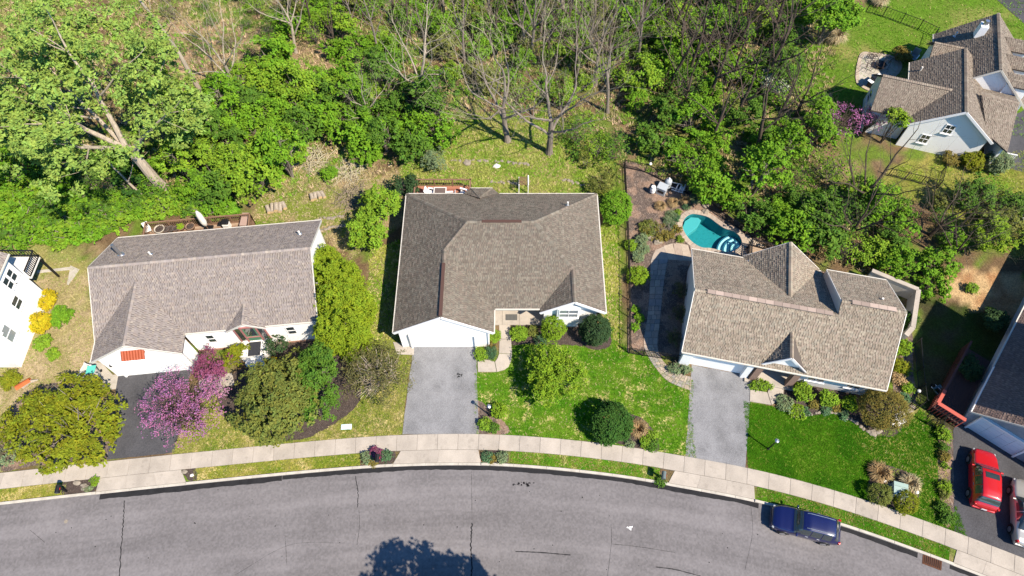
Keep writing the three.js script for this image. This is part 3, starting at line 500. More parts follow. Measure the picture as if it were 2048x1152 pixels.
// pieces: convex polygons (local coordinates) that lie in one sloping plane; each shingle is a small tilted plate with its own butt edge
function roofPlane(parent, pieces, pal, o = {}) {
  const r = rng32(roofSeed++), E = o.exposure || 0.15, W = o.width || 0.19;
  const P = pieces[0].map(q => V(...q)), n = P[1].clone().sub(P[0]).cross(P[2].clone().sub(P[0])).normalize(); if (n.y < 0) n.negate();
  const ax = V(0, 1, 0).cross(n).normalize(), up = n.clone().cross(ax).normalize(); if (up.y < 0) up.negate();
  const org = P[0].clone().addScaledVector(up, -P[0].y / up.y);
  const at = (u, v, h) => org.clone().addScaledVector(ax, u).addScaledVector(up, v).addScaledVector(n, h).toArray();
  const deck = new MB(), sh = new MB();
  const rows = new Map();
  for (const pc of pieces) {
    const q2 = pc.map(q => { const d = V(...q).sub(org); return [d.dot(ax), d.dot(up)]; });
    const top = pc.map(q => V(...q)), bot = top.map(q => q.clone().addScaledVector(V(0, 1, 0), -0.14));
    deck.fan(top.map(q => q.toArray())); deck.fan(bot.map(q => q.toArray())); top.forEach((a, i) => { const j = (i + 1) % top.length; deck.quad(a.toArray(), top[j].toArray(), bot[j].toArray(), bot[i].toArray()); });
    const v0 = Math.min(...q2.map(q => q[1])), v1 = Math.max(...q2.map(q => q[1]));
    for (let k = Math.floor(v0 / E); k * E < v1; k++) {
      let band = clipHalf(clipHalf(q2, 0, 1, k * E), 0, -1, -(k + 1) * E); if (band.length < 3) continue;
      if (!rows.has(k)) rows.set(k, { off: r() * W, rc: 0.94 + 0.12 * r() });
      const row = rows.get(k), ua = Math.min(...band.map(q => q[0])), ub = Math.max(...band.map(q => q[0]));
      for (let m = Math.floor((ua - row.off) / W); m * W + row.off < ub; m++) {
        const u0 = m * W + row.off, hsh = LAT[((m * 7349 + k * 9151 + roofSeed * 31) % 65536 + 65536) % 65536], h2 = LAT[((m * 331 + k * 4513 + 17) % 65536 + 65536) % 65536];
        const cell = clipHalf(clipHalf(band, 1, 0, u0 + 0.006), -1, 0, -(u0 + W * (0.72 + 0.28 * h2))); if (cell.length < 3) continue;
        const c = pal[Math.floor(hsh * pal.length)], bl = 0.9 + 0.2 * fbm(u0 * 0.35 + roofSeed, k * E * 0.35, 3, 256, 401); sh.color(mul3(c, bl * row.rc * (0.94 + 0.12 * h2)));
        const lift = 0.014 + 0.014 * (h2 > 0.5 ? 1 : 0), pts = cell.map(q => at(q[0], q[1], 0.012 + lift * (1 - (q[1] - k * E) / E)));
        sh.fan(pts);
        const low = cell.filter(q => q[1] < k * E + 1e-4); if (low.length > 1) { const la = Math.min(...low.map(q => q[0])), lb = Math.max(...low.map(q => q[0])); sh.color(mul3(c, 0.8)); sh.quad(at(la, k * E, 0.012 + lift), at(lb, k * E, 0.012 + lift), at(lb, k * E, 0.0), at(la, k * E, 0.0)); }
      }
    }
  }
  const d = mesh('roof_slope', deck.geo(), o.deck || deckMat, parent), s = mesh('shingles', sh.geo(), shingleMat, d); s.userData.kind = 'stuff';
  return d;
}
function capLine(parent, a, b, pal, w = 0.3) {                        // ridge and hip shingles, folded over the line
  const r = rng32(roofSeed++), A = V(...a), B = V(...b), len = A.distanceTo(B), d = B.clone().sub(A).normalize(), s = V(0, 1, 0).cross(d).normalize(), m = new MB(), n = Math.max(1, Math.round(len / 0.2));
  for (let i = 0; i < n; i++) {
    const p = A.clone().lerp(B, i / n), q = A.clone().lerp(B, (i + 1.1) / n), h0 = 0.09, h1 = 0.06; m.color(mul3(pal[Math.floor(r() * pal.length)], 0.95 + 0.3 * r()));
    const L = (P, k, h, dy) => P.clone().addScaledVector(s, k * w / 2).add(V(0, h - dy, 0)).toArray();
    m.quad(L(p, -1, h0, 0.09), L(p, 0, h0, 0), L(q, 0, h1, 0), L(q, -1, h1, 0.09)); m.quad(L(p, 0, h0, 0), L(p, 1, h0, 0.09), L(q, 1, h1, 0.09), L(q, 0, h1, 0));
  }
  const o = mesh('ridge_cap', m.geo(), shingleMat, parent); o.userData.kind = 'stuff'; return o;
}
function trimLine(parent, name, a, b, w, h, m, dy = 0) { return mesh(name, new MB().bar([a[0], a[1] + dy, a[2]], [b[0], b[1] + dy, b[2]], w, h).geo(), m, parent); }
// upright wall from a polygon given as [distance along a-b, height]; thickness inwards
function wallPoly(parent, a, b, pts, m, name = 'wall', th = 0.18) {
  const A = V(a[0], 0, a[1]), B = V(b[0], 0, b[1]), len = A.distanceTo(B), yaw = Math.atan2(-(b[1] - a[1]), b[0] - a[0]);
  const s = new THREE.Shape((pts || [[0, 0], [len, 0], [len, 2.7], [0, 2.7]]).map(p => new THREE.Vector2(p[0], p[1])));
  const q = new THREE.ExtrudeGeometry(s, { depth: th, bevelEnabled: false }); q.translate(0, 0, -th);
  const o = mesh(name, q, m, parent); o.position.set(a[0], 0, a[1]); o.rotation.y = yaw; return o;
}
// window on a wall running a->b (outside on the +z side of the wall's own frame)
function windowOn(parent, wall, x, y, w, h, o = {}) {
  const f = new MB(), t = 0.07, fr = o.frame || M.trim, dz = o.dz || 0;
  f.box(x, y + h / 2 + t / 2, 0.025 + dz, w + 2 * t, t, 0.05).box(x, y - h / 2 - t / 2, 0.025 + dz, w + 2 * t, t, 0.05).box(x - w / 2 - t / 2, y, 0.025 + dz, t, h, 0.05).box(x + w / 2 + t / 2, y, 0.025 + dz, t, h, 0.05);
  if (o.mid !== false) f.box(x, y, 0.028 + dz, w, 0.045, 0.05);
  for (let k = 1; k < (o.cols || 1); k++) f.box(x - w / 2 + w * k / o.cols, y, 0.03 + dz, 0.05, h, 0.05);
  const win = mesh('window', f.geo(), fr, parent); win.position.copy(wall.position); win.rotation.copy(wall.rotation);
  const cols = o.cols || 1, rows = o.mid === false ? 1 : 2;
  for (let i = 0; i < cols; i++) for (let j = 0; j < rows; j++) mesh('pane', new MB().box(x - w / 2 + w * (i + 0.5) / cols, y - h / 2 + h * (j + 0.5) / rows, 0.011 + dz, w / cols - 0.03, h / rows - 0.02, 0.012).geo(), o.glass || M.glass, win);
  mesh('sill', new MB().box(x, y - h / 2 - t - 0.03, 0.06 + dz, w + 0.3, 0.05, 0.13).geo(), fr, win);
  return win;
}
function garageDoor(parent, wall, x, w, h, m, rows = 4, dz = 0.0, cols = 4) {
  const d = mesh('garage_door', new MB().box(x, h / 2 + 0.02, 0.012 + dz, w, h, 0.02).geo(), M.joint, parent); d.position.copy(wall.position); d.rotation.copy(wall.rotation);
  for (let k = 0; k < rows; k++) for (let c = 0; c < cols; c++) mesh('panel', new RoundedBoxGeometry(w / cols - 0.012, h / rows - 0.012, 0.04, 1, 0.01).translate(x - w / 2 + w * (c + 0.5) / cols, 0.02 + h * (k + 0.5) / rows, 0.03 + dz), m, d);
  mesh('door_frame', new MB().box(x - w / 2 - 0.07, h / 2, 0.09 + dz, 0.13, h + 0.02, 0.18).box(x + w / 2 + 0.07, h / 2, 0.09 + dz, 0.13, h + 0.02, 0.18).box(x, h + 0.09, 0.09 + dz, w + 0.27, 0.13, 0.18).geo(), M.trim, d);
  return d;
}
const gutM = mat([0.55, 0.52, 0.46], 0.6);
function gutter(parent, a, b) {
  const d = V(...b).sub(V(...a)), n = Math.max(1, Math.round(d.length() / 1.2)), o = mesh('gutter', new MB().bar([a[0], a[1] - 0.06, a[2]], [b[0], b[1] - 0.06, b[2]], 0.1, 0.11).geo(), gutM, parent);
  return o;
}
const vent = (parent, p, r, h, m = M.offwhite, name = 'vent_pipe') => { const v = mesh(name, new THREE.CylinderGeometry(r, r, h, 12).translate(0, h / 2 - 0.1, 0), m, parent); v.position.set(...p); mesh('flashing', new THREE.CylinderGeometry(r * 1.2, r * 2.2, 0.08, 12).translate(0, 0.03, 0), M.metal, v); return v; };

const shade = (p, k) => { const m = [0, 1, 2].map(i => p.reduce((s, c) => s + c[i], 0) / p.length); return p.map(c => mix3(c, m, 0.38)).map(c => [c[0] * k, c[1] * k * 1.03, c[2] * k * 0.99]); };
const palA = [[0.27, 0.235, 0.215], [0.25, 0.22, 0.205], [0.29, 0.255, 0.23], [0.24, 0.205, 0.19], [0.33, 0.285, 0.24], [0.215, 0.19, 0.185], [0.28, 0.23, 0.2], [0.26, 0.23, 0.22]].map(c => mul3(mix3(c, [0.265, 0.23, 0.21], 0.3), 0.86));
const palB = shade([[0.2, 0.165, 0.135], [0.27, 0.235, 0.195], [0.16, 0.13, 0.11], [0.3, 0.265, 0.225], [0.235, 0.185, 0.155], [0.21, 0.19, 0.165], [0.27, 0.21, 0.18]], 0.64);
const palC = shade([[0.27, 0.215, 0.17], [0.33, 0.275, 0.22], [0.2, 0.16, 0.13], [0.36, 0.31, 0.255], [0.29, 0.225, 0.185], [0.25, 0.225, 0.19], [0.32, 0.25, 0.21]], 0.82);
const palD = shade([[0.25, 0.2, 0.165], [0.2, 0.16, 0.135], [0.28, 0.235, 0.195], [0.23, 0.175, 0.15], [0.3, 0.25, 0.21]], 0.8);
const palE = shade([[0.24, 0.16, 0.14], [0.2, 0.135, 0.12], [0.28, 0.2, 0.17], [0.22, 0.16, 0.15], [0.17, 0.12, 0.11]], 0.86);

// ---------------------------------------------------------------- middle house (hip roof, front garage gable)
{
  const H = thing('house', 'white single-storey house with hipped grey-brown roof and wide white garage door', 'house', [0, 0, 0]);
  const e = 2.7, k = 0.67, xL = -9.15, xR = 7.35, zb = -36.75, zf = -25.45, zr = (zb + zf) / 2, hr = e + k * (zf - zr), d = zf - zr;
  const pL = [xL + d, hr, zr], pR = [xR - d, hr, zr];
  const gx = -5.28, gh = e + k * (gx - xL), gz0 = -23.3, gz = zr + (pL[0] - gx), gr = -1.41;      // garage ridge
  const rx = 4.78, rh = e + k * (xR - rx), rz0 = -25.05, rz = zr + (rx - pR[0]), rl = 2 * rx - xR;        // right gable
  roofPlane(H, [[[xL, e, gz0], [xL, e, zb], [xL + (gx - xL), gh, zb + (gx - xL)], [gx, gh, gz0]], [[gx, gh, zb + (gx - xL)], pL, [gx, gh, gz]]], palB);
  roofPlane(H, [[[xR, e, rz0], [rx, rh, rz0], [rx, rh, zb + (xR - rx)], [xR, e, zb]], [[rx, rh, zb + (xR - rx)], [rx, rh, rz], pR]], palB);
  const bz = zb - 0.62, bx0 = -3.95, bx1 = -1.55, bxm = -2.75, bh = e + 0.95;
  roofPlane(H, [[[xL, e, zb], [xR, e, zb], pR, pL]], palB);
  roofPlane(H, [[[gx, gh, gz], pL, pR, [rx, rh, rz], [rl, e, zf], [gr, e, zf]]].map(q => q), palB);
  roofPlane(H, [[[gx, gh, gz0], [gr, e, gz0], [gr, e, zf], [gx, gh, gz]]], palB);
  roofPlane(H, [[[rx, rh, rz0], [rl, e, rz0], [rl, e, zf], [rx, rh, rz]]], palB);
  // three-sided bay at the back
  const ap = [bxm, e + 0.98, zb + 1.2], ap2 = [bxm + 0.35, e + 0.98, zb + 1.2];
  roofPlane(H, [[[bx0 + 0.35, e - 0.02, bz], [bx1 - 0.2, e - 0.02, bz], ap]], palB);
  roofPlane(H, [[[bx0 - 0.25, e + 0.03, zb - 0.02], [bx0 + 0.35, e - 0.02, bz], ap]], palB);
  roofPlane(H, [[[bx1 - 0.2, e - 0.02, bz], [bx1 + 0.4, e + 0.03, zb - 0.02], ap]], palB);
  capLine(H, ap, [bx0 + 0.35, e, bz], palB, 0.2); capLine(H, ap, [bx1 - 0.2, e, bz], palB, 0.2);
  capLine(H, [xL, e, zb], pL, palB); capLine(H, [xR, e, zb], pR, palB); capLine(H, pL, pR, palB); capLine(H, [gx, gh, gz], pL, palB); capLine(H, [rx, rh, rz], pR, palB); capLine(H, [gx, gh, gz0], [gx, gh, gz], palB); capLine(H, [rx, rh, rz0], [rx, rh, rz], palB);
  const vm = mat([0.085, 0.05, 0.042], 0.9);
  mesh('ridge_vent', new MB().box(-0.8, hr + 0.06, zr, 3.1, 0.07, 0.24).geo(), vm, H); mesh('ridge_vent', new MB().box(gx, gh + 0.06, (gz0 + gz) / 2 + 0.6, 0.26, 0.07, 4.6).geo(), vm, H);
  gutter(H, [xL - 0.05, e, zb], [xL - 0.05, e, gz0]); gutter(H, [xR + 0.05, e, zb], [xR + 0.05, e, rz0]); gutter(H, [xL, e, zb - 0.05], [bx0 - 0.3, e, zb - 0.05]); gutter(H, [bx1 + 0.45, e, zb - 0.05], [xR, e, zb - 0.05]); gutter(H, [gr, e, zf + 0.06], [rl + 0.2, e, zf + 0.06]); gutter(H, [gr + 0.05, e, gz0], [gr + 0.05, e, zf]);
  gutter(H, [bx0 + 0.3, e - 0.02, bz - 0.05], [bx1 - 0.15, e - 0.02, bz - 0.05]);
  for (const [a, b] of [[[xL, e, gz0 + 0.02], [gx, gh, gz0 + 0.02]], [[gr, e, gz0 + 0.02], [gx, gh, gz0 + 0.02]], [[xR, e, rz0 + 0.02], [rx, rh, rz0 + 0.02]], [[rl, e, rz0 + 0.02], [rx, rh, rz0 + 0.02]]]) trimLine(H, 'rake_board', a, b, 0.06, 0.24, M.trim, -0.06);
  // walls
  const wl = -8.8, wr = -1.8, wz = -23.42;
  const gw = wallPoly(H, [wl, wz], [wr, wz], [[0, 0], [7, 0], [7, 2.78], [3.52, 5.1], [0, 2.78]], M.white);
  garageDoor(H, gw, 3.36, 4.95, 2.15, M.white, 4, 0, 4);
  trimLine(H, 'corner_board', [wl + 0.06, 0.02, wz + 0.03], [wl + 0.06, 2.7, wz + 0.03], 0.12, 0.06, M.trim); trimLine(H, 'corner_board', [wr - 0.06, 0.02, wz + 0.03], [wr - 0.06, 2.7, wz + 0.03], 0.12, 0.06, M.trim);
  wallPoly(H, [wl, zb + 0.4], [wl, wz - 0.01], [[0, 0], [wz - zb - 0.41, 0], [wz - zb - 0.41, 2.75], [0, 2.75]], M.white);
  wallPoly(H, [wr, wz - 0.01], [wr, -27.2], [[0, 0], [3.59, 0], [3.59, 2.75], [0, 2.75]], M.white);
  wallPoly(H, [xR - 0.35, -25.5], [xR - 0.35, zb + 0.4], [[0, 0], [10.85, 0], [10.85, 2.75], [0, 2.75]], M.white);
  wallPoly(H, [xR - 0.35, zb + 0.39], [wl, zb + 0.39], [[0, 0], [15.8, 0], [15.8, 2.75], [0, 2.75]], M.white);
  const bw = rl + 0.35, rw = wallPoly(H, [bw, -25.5], [xR - 0.35, -25.5], [[0, 0], [xR - 0.35 - bw, 0], [xR - 0.35 - bw, 2.76], [rx - bw, 4.2], [0, 2.76]], M.white);
  const bay = mesh('bay', new RoundedBoxGeometry(1.8, 3.45, 0.3, 1, 0.01).translate(1.9, 1.74, 0.14), M.white, H); bay.position.copy(rw.position); bay.rotation.copy(rw.rotation);
  windowOn(H, rw, 1.9, 2.3, 1.4, 1.2, { cols: 2, dz: 0.29, glass: M.glassPale });
  wallPoly(H, [bw, -27.2], [bw, -25.51], [[0, 0], [1.69, 0], [1.69, 2.75], [0, 2.75]], M.cream);
  const pw = wallPoly(H, [wr, -27.2], [bw, -27.2], null, M.cream); pw.scale.x = 1;
  const dr = mesh('front_door', new MB().box(1.6, 1.03, 0.03, 0.95, 2.05, 0.05).geo(), M.woodRed, H); dr.position.copy(pw.position); mesh('door_handle', new MB().box(1.98, 1.0, 0.08, 0.05, 0.14, 0.05).geo(), M.metal, dr);
  for (const [x0, x1] of [[-1.78, -0.8], [-0.79, 0.62], [0.63, 2.62]]) mesh('porch_slab', new RoundedBoxGeometry(x1 - x0, 0.14, 1.75, 1, 0.02).translate((x0 + x1) / 2, 0.07, -26.2), M.conc[x0 < -0.7 ? 0 : 2], H);
  vent(H, [4.6, 4.5, -34.2], 0.07, 0.5);
}
// door mat of that porch
single('door_mat', new RoundedBoxGeometry(0.95, 0.03, 0.55, 1, 0.01).translate(0, 0.015, 0), mat([0.12, 0.12, 0.115], 1, { map: tiled(speck, 0.3) }), 'dark grey door mat on the concrete porch slab', 'door mat', [-0.05, 0.142, -26.0]);

// ---------------------------------------------------------------- left house (long gable roof)
const HA = { o: V(-31.44, 0, -22.2), yaw: 6.2 * Math.PI / 180 };
const locA = (x, y, z) => V(x, y, z).applyAxisAngle(V(0, 1, 0), HA.yaw).add(HA.o);
{
  const H = thing('house', 'white house with long plain grey gable roof and orange tiled front gable vent', 'house', HA.o, HA.yaw);
  const W = 16.6, e = 3.4, D = 9.5, zr = -4.9, hr = 6.2, k = (hr - e) / -zr, kb = (hr - e) / (D + zr);
  // front garage gable, local x 0.1..6.8, ridge x 3.45
  const gx = 3.35, g0 = 0.03, g1 = 6.65, gz = 1.68, gh = 5.5, gb = -(gh - e) / k;
  const ex = 11.2, e0 = 9.75, e1 = 12.65, ez = 0.2, eh = 4.3, eb = -(eh - e) / k;
  const ridge = x => [x, hr, zr];
  roofPlane(H, [[[0, e, 0], [gx, gh, gb], [gx, hr, zr], [0, hr, zr]], [[gx, gh, gb], [g1, e, 0], [g1, hr, zr], [gx, hr, zr]], [[g1, e, 0], [e0, e, 0], [e0, hr, zr], [g1, hr, zr]], [[e0, e, 0], [ex, eh, eb], [ex, hr, zr], [e0, hr, zr]], [[ex, eh, eb], [e1, e, 0], [e1, hr, zr], [ex, hr, zr]], [[e1, e, 0], [W, e, 0], [W, hr, zr], [e1, hr, zr]]], palA);
  roofPlane(H, [[[0, hr, zr], [W, hr, zr], [W, e, -D], [0, e, -D]]], palA);
  roofPlane(H, [[[g0, e, gz], [gx, gh, gz], [gx, gh, gb], [g0, e, 0]]], palA); roofPlane(H, [[[gx, gh, gz], [g1, e, gz], [g1, e, 0], [gx, gh, gb]]], palA);
  roofPlane(H, [[[e0, e, ez], [ex, eh, ez], [ex, eh, eb], [e0, e, 0]]], palA); roofPlane(H, [[[ex, eh, ez], [e1, e, ez], [e1, e, 0], [ex, eh, eb]]], palA);
  capLine(H, [0, hr, zr], [W, hr, zr], palA, 0.3); capLine(H, [gx, gh, gz], [gx, gh, gb], palA, 0.26); capLine(H, [ex, eh, ez], [ex, eh, eb], palA, 0.2);
  for (const [a, b] of [[[W + 0.02, e, 0], [W + 0.02, hr, zr]], [[W + 0.02, hr, zr], [W + 0.02, e, -D]], [[-0.02, e, 0], [-0.02, hr, zr]], [[-0.02, hr, zr], [-0.02, e, -D]], [[g0, e, gz + 0.02], [gx, gh, gz + 0.02]], [[gx, gh, gz + 0.02], [g1, e, gz + 0.02]], [[e0, e, ez + 0.02], [ex, eh, ez + 0.02]], [[ex, eh, ez + 0.02], [e1, e, ez + 0.02]]]) trimLine(H, 'rake_board', a, b, 0.05, 0.16, gutM, -0.05);
  gutter(H, [g1, e, 0.05], [e0, e, 0.05]); gutter(H, [e1, e, 0.05], [W, e, 0.05]); gutter(H, [0, e, -D - 0.05], [W, e, -D - 0.05]); gutter(H, [g0 - 0.05, e, gz], [g0 - 0.05, e, 0.02]);
  const fw = wallPoly(H, [g1 - 0.25, -0.12], [W - 0.3, -0.12], [[0, 0], [W - 0.05 - g1, 0], [W - 0.05 - g1, 3.4], [12.5 - g1 + 0.25, 3.4], [ex - g1 + 0.25, 4.15], [9.9 - g1 + 0.25, 3.4], [0, 3.4]], M.white);
  const pl = mesh('brick_plinth', new MB().box((9.3) / 2 + 0.0, 0.12, 0.04, 9.3, 0.24, 0.06).geo(), M.brick, H); pl.position.copy(fw.position); pl.rotation.copy(fw.rotation);
  windowOn(H, fw, 1.65, 1.95, 0.55, 1.2); windowOn(H, fw, 7.85, 2.05, 0.6, 1.2);
  wallPoly(H, [W - 0.3, -0.13], [W - 0.3, -D + 0.3], [[0, 0], [D - 0.43, 0], [D - 0.43, 3.4], [4.75, 6.05], [0, 3.4]], M.white);
  wallPoly(H, [W - 0.3, -D + 0.29], [0.3, -D + 0.29], [[0, 0], [W - 0.6, 0], [W - 0.6, 3.4], [0, 3.4]], M.white);
  wallPoly(H, [0.3, -D + 0.3], [0.3, gz - 0.3], [[0, 0], [D + gz - 0.6, 0], [D + gz - 0.6, 3.4], [9.2, 3.4], [4.3, 6.05], [0, 3.4]], M.white);
  const gw = wallPoly(H, [0.3, gz - 0.29], [g1 - 0.3, gz - 0.29], [[0, 0], [6.05, 0], [6.05, 3.45], [3.05, 5.35], [0, 3.45]], M.white);
  wallPoly(H, [g1 - 0.3, gz - 0.3], [g1 - 0.3, -0.13], [[0, 0], [1.3, 0], [1.3, 3.4], [0, 3.4]], M.white);
  garageDoor(H, gw, 3.2, 4.9, 2.25, M.white, 4, 0, 4);
  // tiled awning in the gable: each pan tile a piece
  const aw = mesh('awning', new MB().box(3.0, 3.85, 0.12, 1.6, 0.05, 0.24).geo(), M.redTile, H); aw.position.copy(gw.position); aw.rotation.copy(gw.rotation);
  for (let i = 0; i < 8; i++) mesh('tile', new THREE.CylinderGeometry(0.11, 0.12, 0.75, 8, 1, false, -Math.PI / 2, Math.PI).rotateX(-1.0).translate(2.27 + i * 0.21, 3.92, 0.3), M.redTile, aw);
  const lp = mesh('wall_lamp', new THREE.SphereGeometry(0.12, 10, 8).translate(0.55, 2.2, 0.12), M.black, H); lp.position.copy(gw.position); lp.rotation.copy(gw.rotation);
  // glazed entry below the small gable
  const en = mesh('front_door', new MB().box(4.45, 1.25, 0.03, 1.0, 2.1, 0.05).geo(), mat([0.08, 0.2, 0.12], 0.4), H); en.position.copy(fw.position); en.position.add(V(0.4, 0.85, 0)); en.rotation.copy(fw.rotation);
  const frm = mat([0.34, 0.14, 0.13], 0.7); for (const [x, y, w, h] of [[3.88, 1.3, 0.12, 2.3], [5.02, 1.3, 0.12, 2.3], [4.45, 2.42, 1.3, 0.14], [3.35, 1.3, 0.1, 2.1], [5.6, 1.3, 0.1, 2.1], [4.45, 0.85, 1.02, 0.1]]) mesh('door_frame', new MB().box(x, y, 0.06, w, h, 0.1).geo(), frm, en);
  for (const x of [3.6, 5.3]) mesh('side_light', new MB().box(x, 1.3, 0.035, 0.42, 2.0, 0.05).geo(), M.glass, en);
  mesh('door_handle', new MB().box(4.85, 1.2, 0.09, 0.05, 0.16, 0.06).geo(), M.metal, en);
  mesh('door_pane', new MB().box(4.45, 1.65, 0.062, 0.7, 1.2, 0.01).geo(), M.glass, en);
  const pc = V(0, 0, 0); mesh('porch_slab', new RoundedBoxGeometry(2.1, 0.9, 1.3, 1, 0.02).translate(11.05, 0.45, 0.54), M.offwhite, H); mesh('porch_step', new RoundedBoxGeometry(1.3, 0.45, 0.5, 1, 0.02).translate(10.95, 0.22, 1.44), M.offwhite, H);
  vent(H, [1.75, 5.35, -6.4], 0.13, 1.5, M.metal, 'flue_pipe'); vent(H, [4.1, 5.5, -6.1], 0.08, 0.4); vent(H, [15.3, 4.85, -7.3], 0.08, 0.4);
}
{ const p = locA(11.1, 0.902, 0.6); single('door_mat', new RoundedBoxGeometry(0.95, 0.03, 1.2, 1, 0.01).translate(0, 0.015, 0), mat([0.045, 0.047, 0.055], 1, { map: tiled(speck, 0.3) }), 'long black door mat on the white porch slab', 'door mat', p, HA.yaw); }

// ---------------------------------------------------------------- house with the pool
const HC = { o: V(12.86, 0, -21.65), yaw: -12 * Math.PI / 180 };
const locC = (x, y, z) => V(x, y, z).applyAxisAngle(V(0, 1, 0), HC.yaw).add(HC.o);
{
  const H = thing('house', 'beige shingled house with stepped ridge and small front gable beside the pool', 'house', HC.o, HC.yaw);
  const e = 2.9, k = 0.777, W = 14.95, r1 = -3.79, h1 = e - k * r1, xs = 10.4, r2 = -4.65, h2 = e - k * r2, zb = -9.45, kb = (h1 - e) / (r1 - zb), zb2 = -8.9, hb2 = 4.0;
  const gx = 7.5, g0 = 5.85, g1 = 9.15, gz = -0.45, gh = 4.75, gb = -(gh - e) / k;
  roofPlane(H, [[[0, e, 0], [g0, e, 0], [g0, h1, r1], [0, h1, r1]], [[g0, e, 0], [g0, e + k * 0.02, -0.02], [gx, gh, gb], [gx, h1, r1], [g0, h1, r1]], [[gx, gh, gb], [g1, e, 0], [g1, h1, r1], [gx, h1, r1]], [[g1, e, 0], [xs, e, 0], [xs, h1, r1], [g1, h1, r1]], [[xs, e, 0], [W, e, 0], [W, h2, r2], [xs, h2, r2]], [[g0, e, 0], [g1, e, 0], [g1, e - k * gz, gz], [g0, e - k * gz, gz]]], palC);
  // rear slope with a gabled wing
  const wx = 7.2, w0 = 4.2, w1 = 10.2, wz = -10.1, wh = 5.2, wb = r1 - (h1 - wh) / kb, ye = e;
  const onB = z => h1 - kb * (r1 - z);
  roofPlane(H, [[[0, h1, r1], [w0, h1, r1], [w0, e, zb], [0, e, zb]], [[w0, h1, r1], [wx, h1, r1], [wx, wh, wb], [w0, e, zb]], [[wx, h1, r1], [xs, h1, r1], [xs, e, zb], [w1, e, zb], [wx, wh, wb]]], palC);
  roofPlane(H, [[[xs, h2, r2], [W, h2, r2], [W, hb2, zb2], [xs, hb2, zb2]]], palC);
  roofPlane(H, [[[wx, wh, wz], [w0, e, zb - 0.2], [w0, e, zb], [wx, wh, wb]]], palC); roofPlane(H, [[[wx, wh, wz], [w1, e, zb - 0.2], [w1, e, zb], [wx, wh, wb]]], palC);
  roofPlane(H, [[[g0, e - k * gz - 0.35, gz + 0.28], [gx, gh, gz + 0.28], [gx, gh, gb], [g0 - 0.02, e + 0.02, -0.02]]], palC); roofPlane(H, [[[gx, gh, gz + 0.28], [g1, e - k * gz - 0.35, gz + 0.28], [g1 + 0.02, e + 0.02, -0.02], [gx, gh, gb]]], palC);
  capLine(H, [wx, wh, wz], [wx, wh, wb], palC, 0.3); capLine(H, [gx, gh, gz + 0.28], [gx, gh, gb], palC, 0.26); capLine(H, [0, h1, r1], [xs, h1, r1], palC, 0.28); capLine(H, [xs, h2, r2], [W, h2, r2], palC, 0.28);
  const vr = rng32(611); const vents = (x0, x1, y, z) => { const n = Math.round((x1 - x0) / 0.62), v = mesh('ridge_vent', new MB().box((x0 + x1) / 2, y + 0.03, z, x1 - x0, 0.06, 0.26).geo(), deckMat, H); for (let i = 0; i < n; i++) mesh('vent_cap', new MB().box(lerp(x0, x1, (i + 0.5) / n), y + 0.085, z, (x1 - x0) / n - 0.02, 0.05, 0.34).geo(), mat(mul3([0.34, 0.27, 0.23], 0.75 + 0.5 * vr()), 0.9), v); };
  vents(0.9, 10.0, h1 + 0.02, r1); vents(11.1, 14.2, h2 + 0.02, r2);
  // side wall of the raised right section
  const grey = mat([0.36, 0.42, 0.47], 0.8), beige = mat([0.56, 0.53, 0.48], 0.8);
  const q = new MB().quad([xs, h2 - 0.04, r2], [xs, hb2 - 0.06, zb2], [xs, onB(zb2) - 0.1, zb2], [xs, h1 - 0.1, r1]); q.tri([xs, h2 - 0.04, r2], [xs, h1 - 0.1, r1], [xs, h2 - 0.6, r2 + 0.7]); mesh('wall', q.geo(), beige, H);
  for (const [a, b] of [[[-0.02, e, 0], [-0.02, h1, r1]], [[-0.02, h1, r1], [-0.02, e, zb]], [[W + 0.02, e, 0], [W + 0.02, h2, r2]], [[W + 0.02, h2, r2], [W + 0.02, hb2, zb2]], [[xs - 0.02, h2, r2], [xs - 0.02, hb2, zb2]], [[wx, wh, wz - 0.02], [w0, e, zb - 0.22]], [[wx, wh, wz - 0.02], [w1, e, zb - 0.22]]]) trimLine(H, 'rake_board', a, b, 0.05, 0.16, M.offwhite, -0.07);
  for (const [a, b] of [[[g0, e + 0.02, gz + 0.3], [gx, gh, gz + 0.3]], [[gx, gh, gz + 0.3], [g1, e + 0.02, gz + 0.3]]]) trimLine(H, 'rake_board', a, b, 0.06, 0.2, M.trim, -0.04);
  gutter(H, [0, e, 0.06], [W, e, 0.06]); gutter(H, [0, e, zb - 0.05], [w0, e, zb - 0.05]); gutter(H, [w1, e, zb - 0.05], [xs, e, zb - 0.05]); gutter(H, [xs, hb2, zb2 - 0.05], [W, hb2, zb2 - 0.05]);
  // walls
  const side = mat([0.5, 0.53, 0.55], 0.75);
  wallPoly(H, [0.3, zb + 0.3], [0.3, -0.5], [[0, 0], [8.65, 0], [8.65, 3.15], [5.36, 5.6], [0, 3.0]], side);
  const fw = wallPoly(H, [0.3, -0.5], [5.3, -0.5], [[0, 0], [5, 0], [5, 3.1], [0, 3.1]], M.white);
  garageDoor(H, fw, 2.95, 4.4, 2.2, M.cream, 4, -0.12, 4);
  const pier = (x, m, w = 0.75, z = -0.32) => mesh('pier', new RoundedBoxGeometry(w, 2.85, 0.34, 1, 0.015).translate(x, 1.43, z), m, H);
  pier(0.62, M.white); pier(5.35, M.white, 0.5);
  const brickm = mat([0.33, 0.22, 0.17], 0.9, { map: tiled(grain, 0.5) });
  const col = (x) => { const c = mesh('porch_column', new RoundedBoxGeometry(0.5, 2.72, 0.46, 1, 0.01).translate(x, 1.37, -0.28), brickm, H); mesh('cap', new RoundedBoxGeometry(0.56, 0.1, 0.52, 1, 0.01).translate(x, 2.72, -0.28), M.trim, c); return c; }; col(6.0); col(8.75);
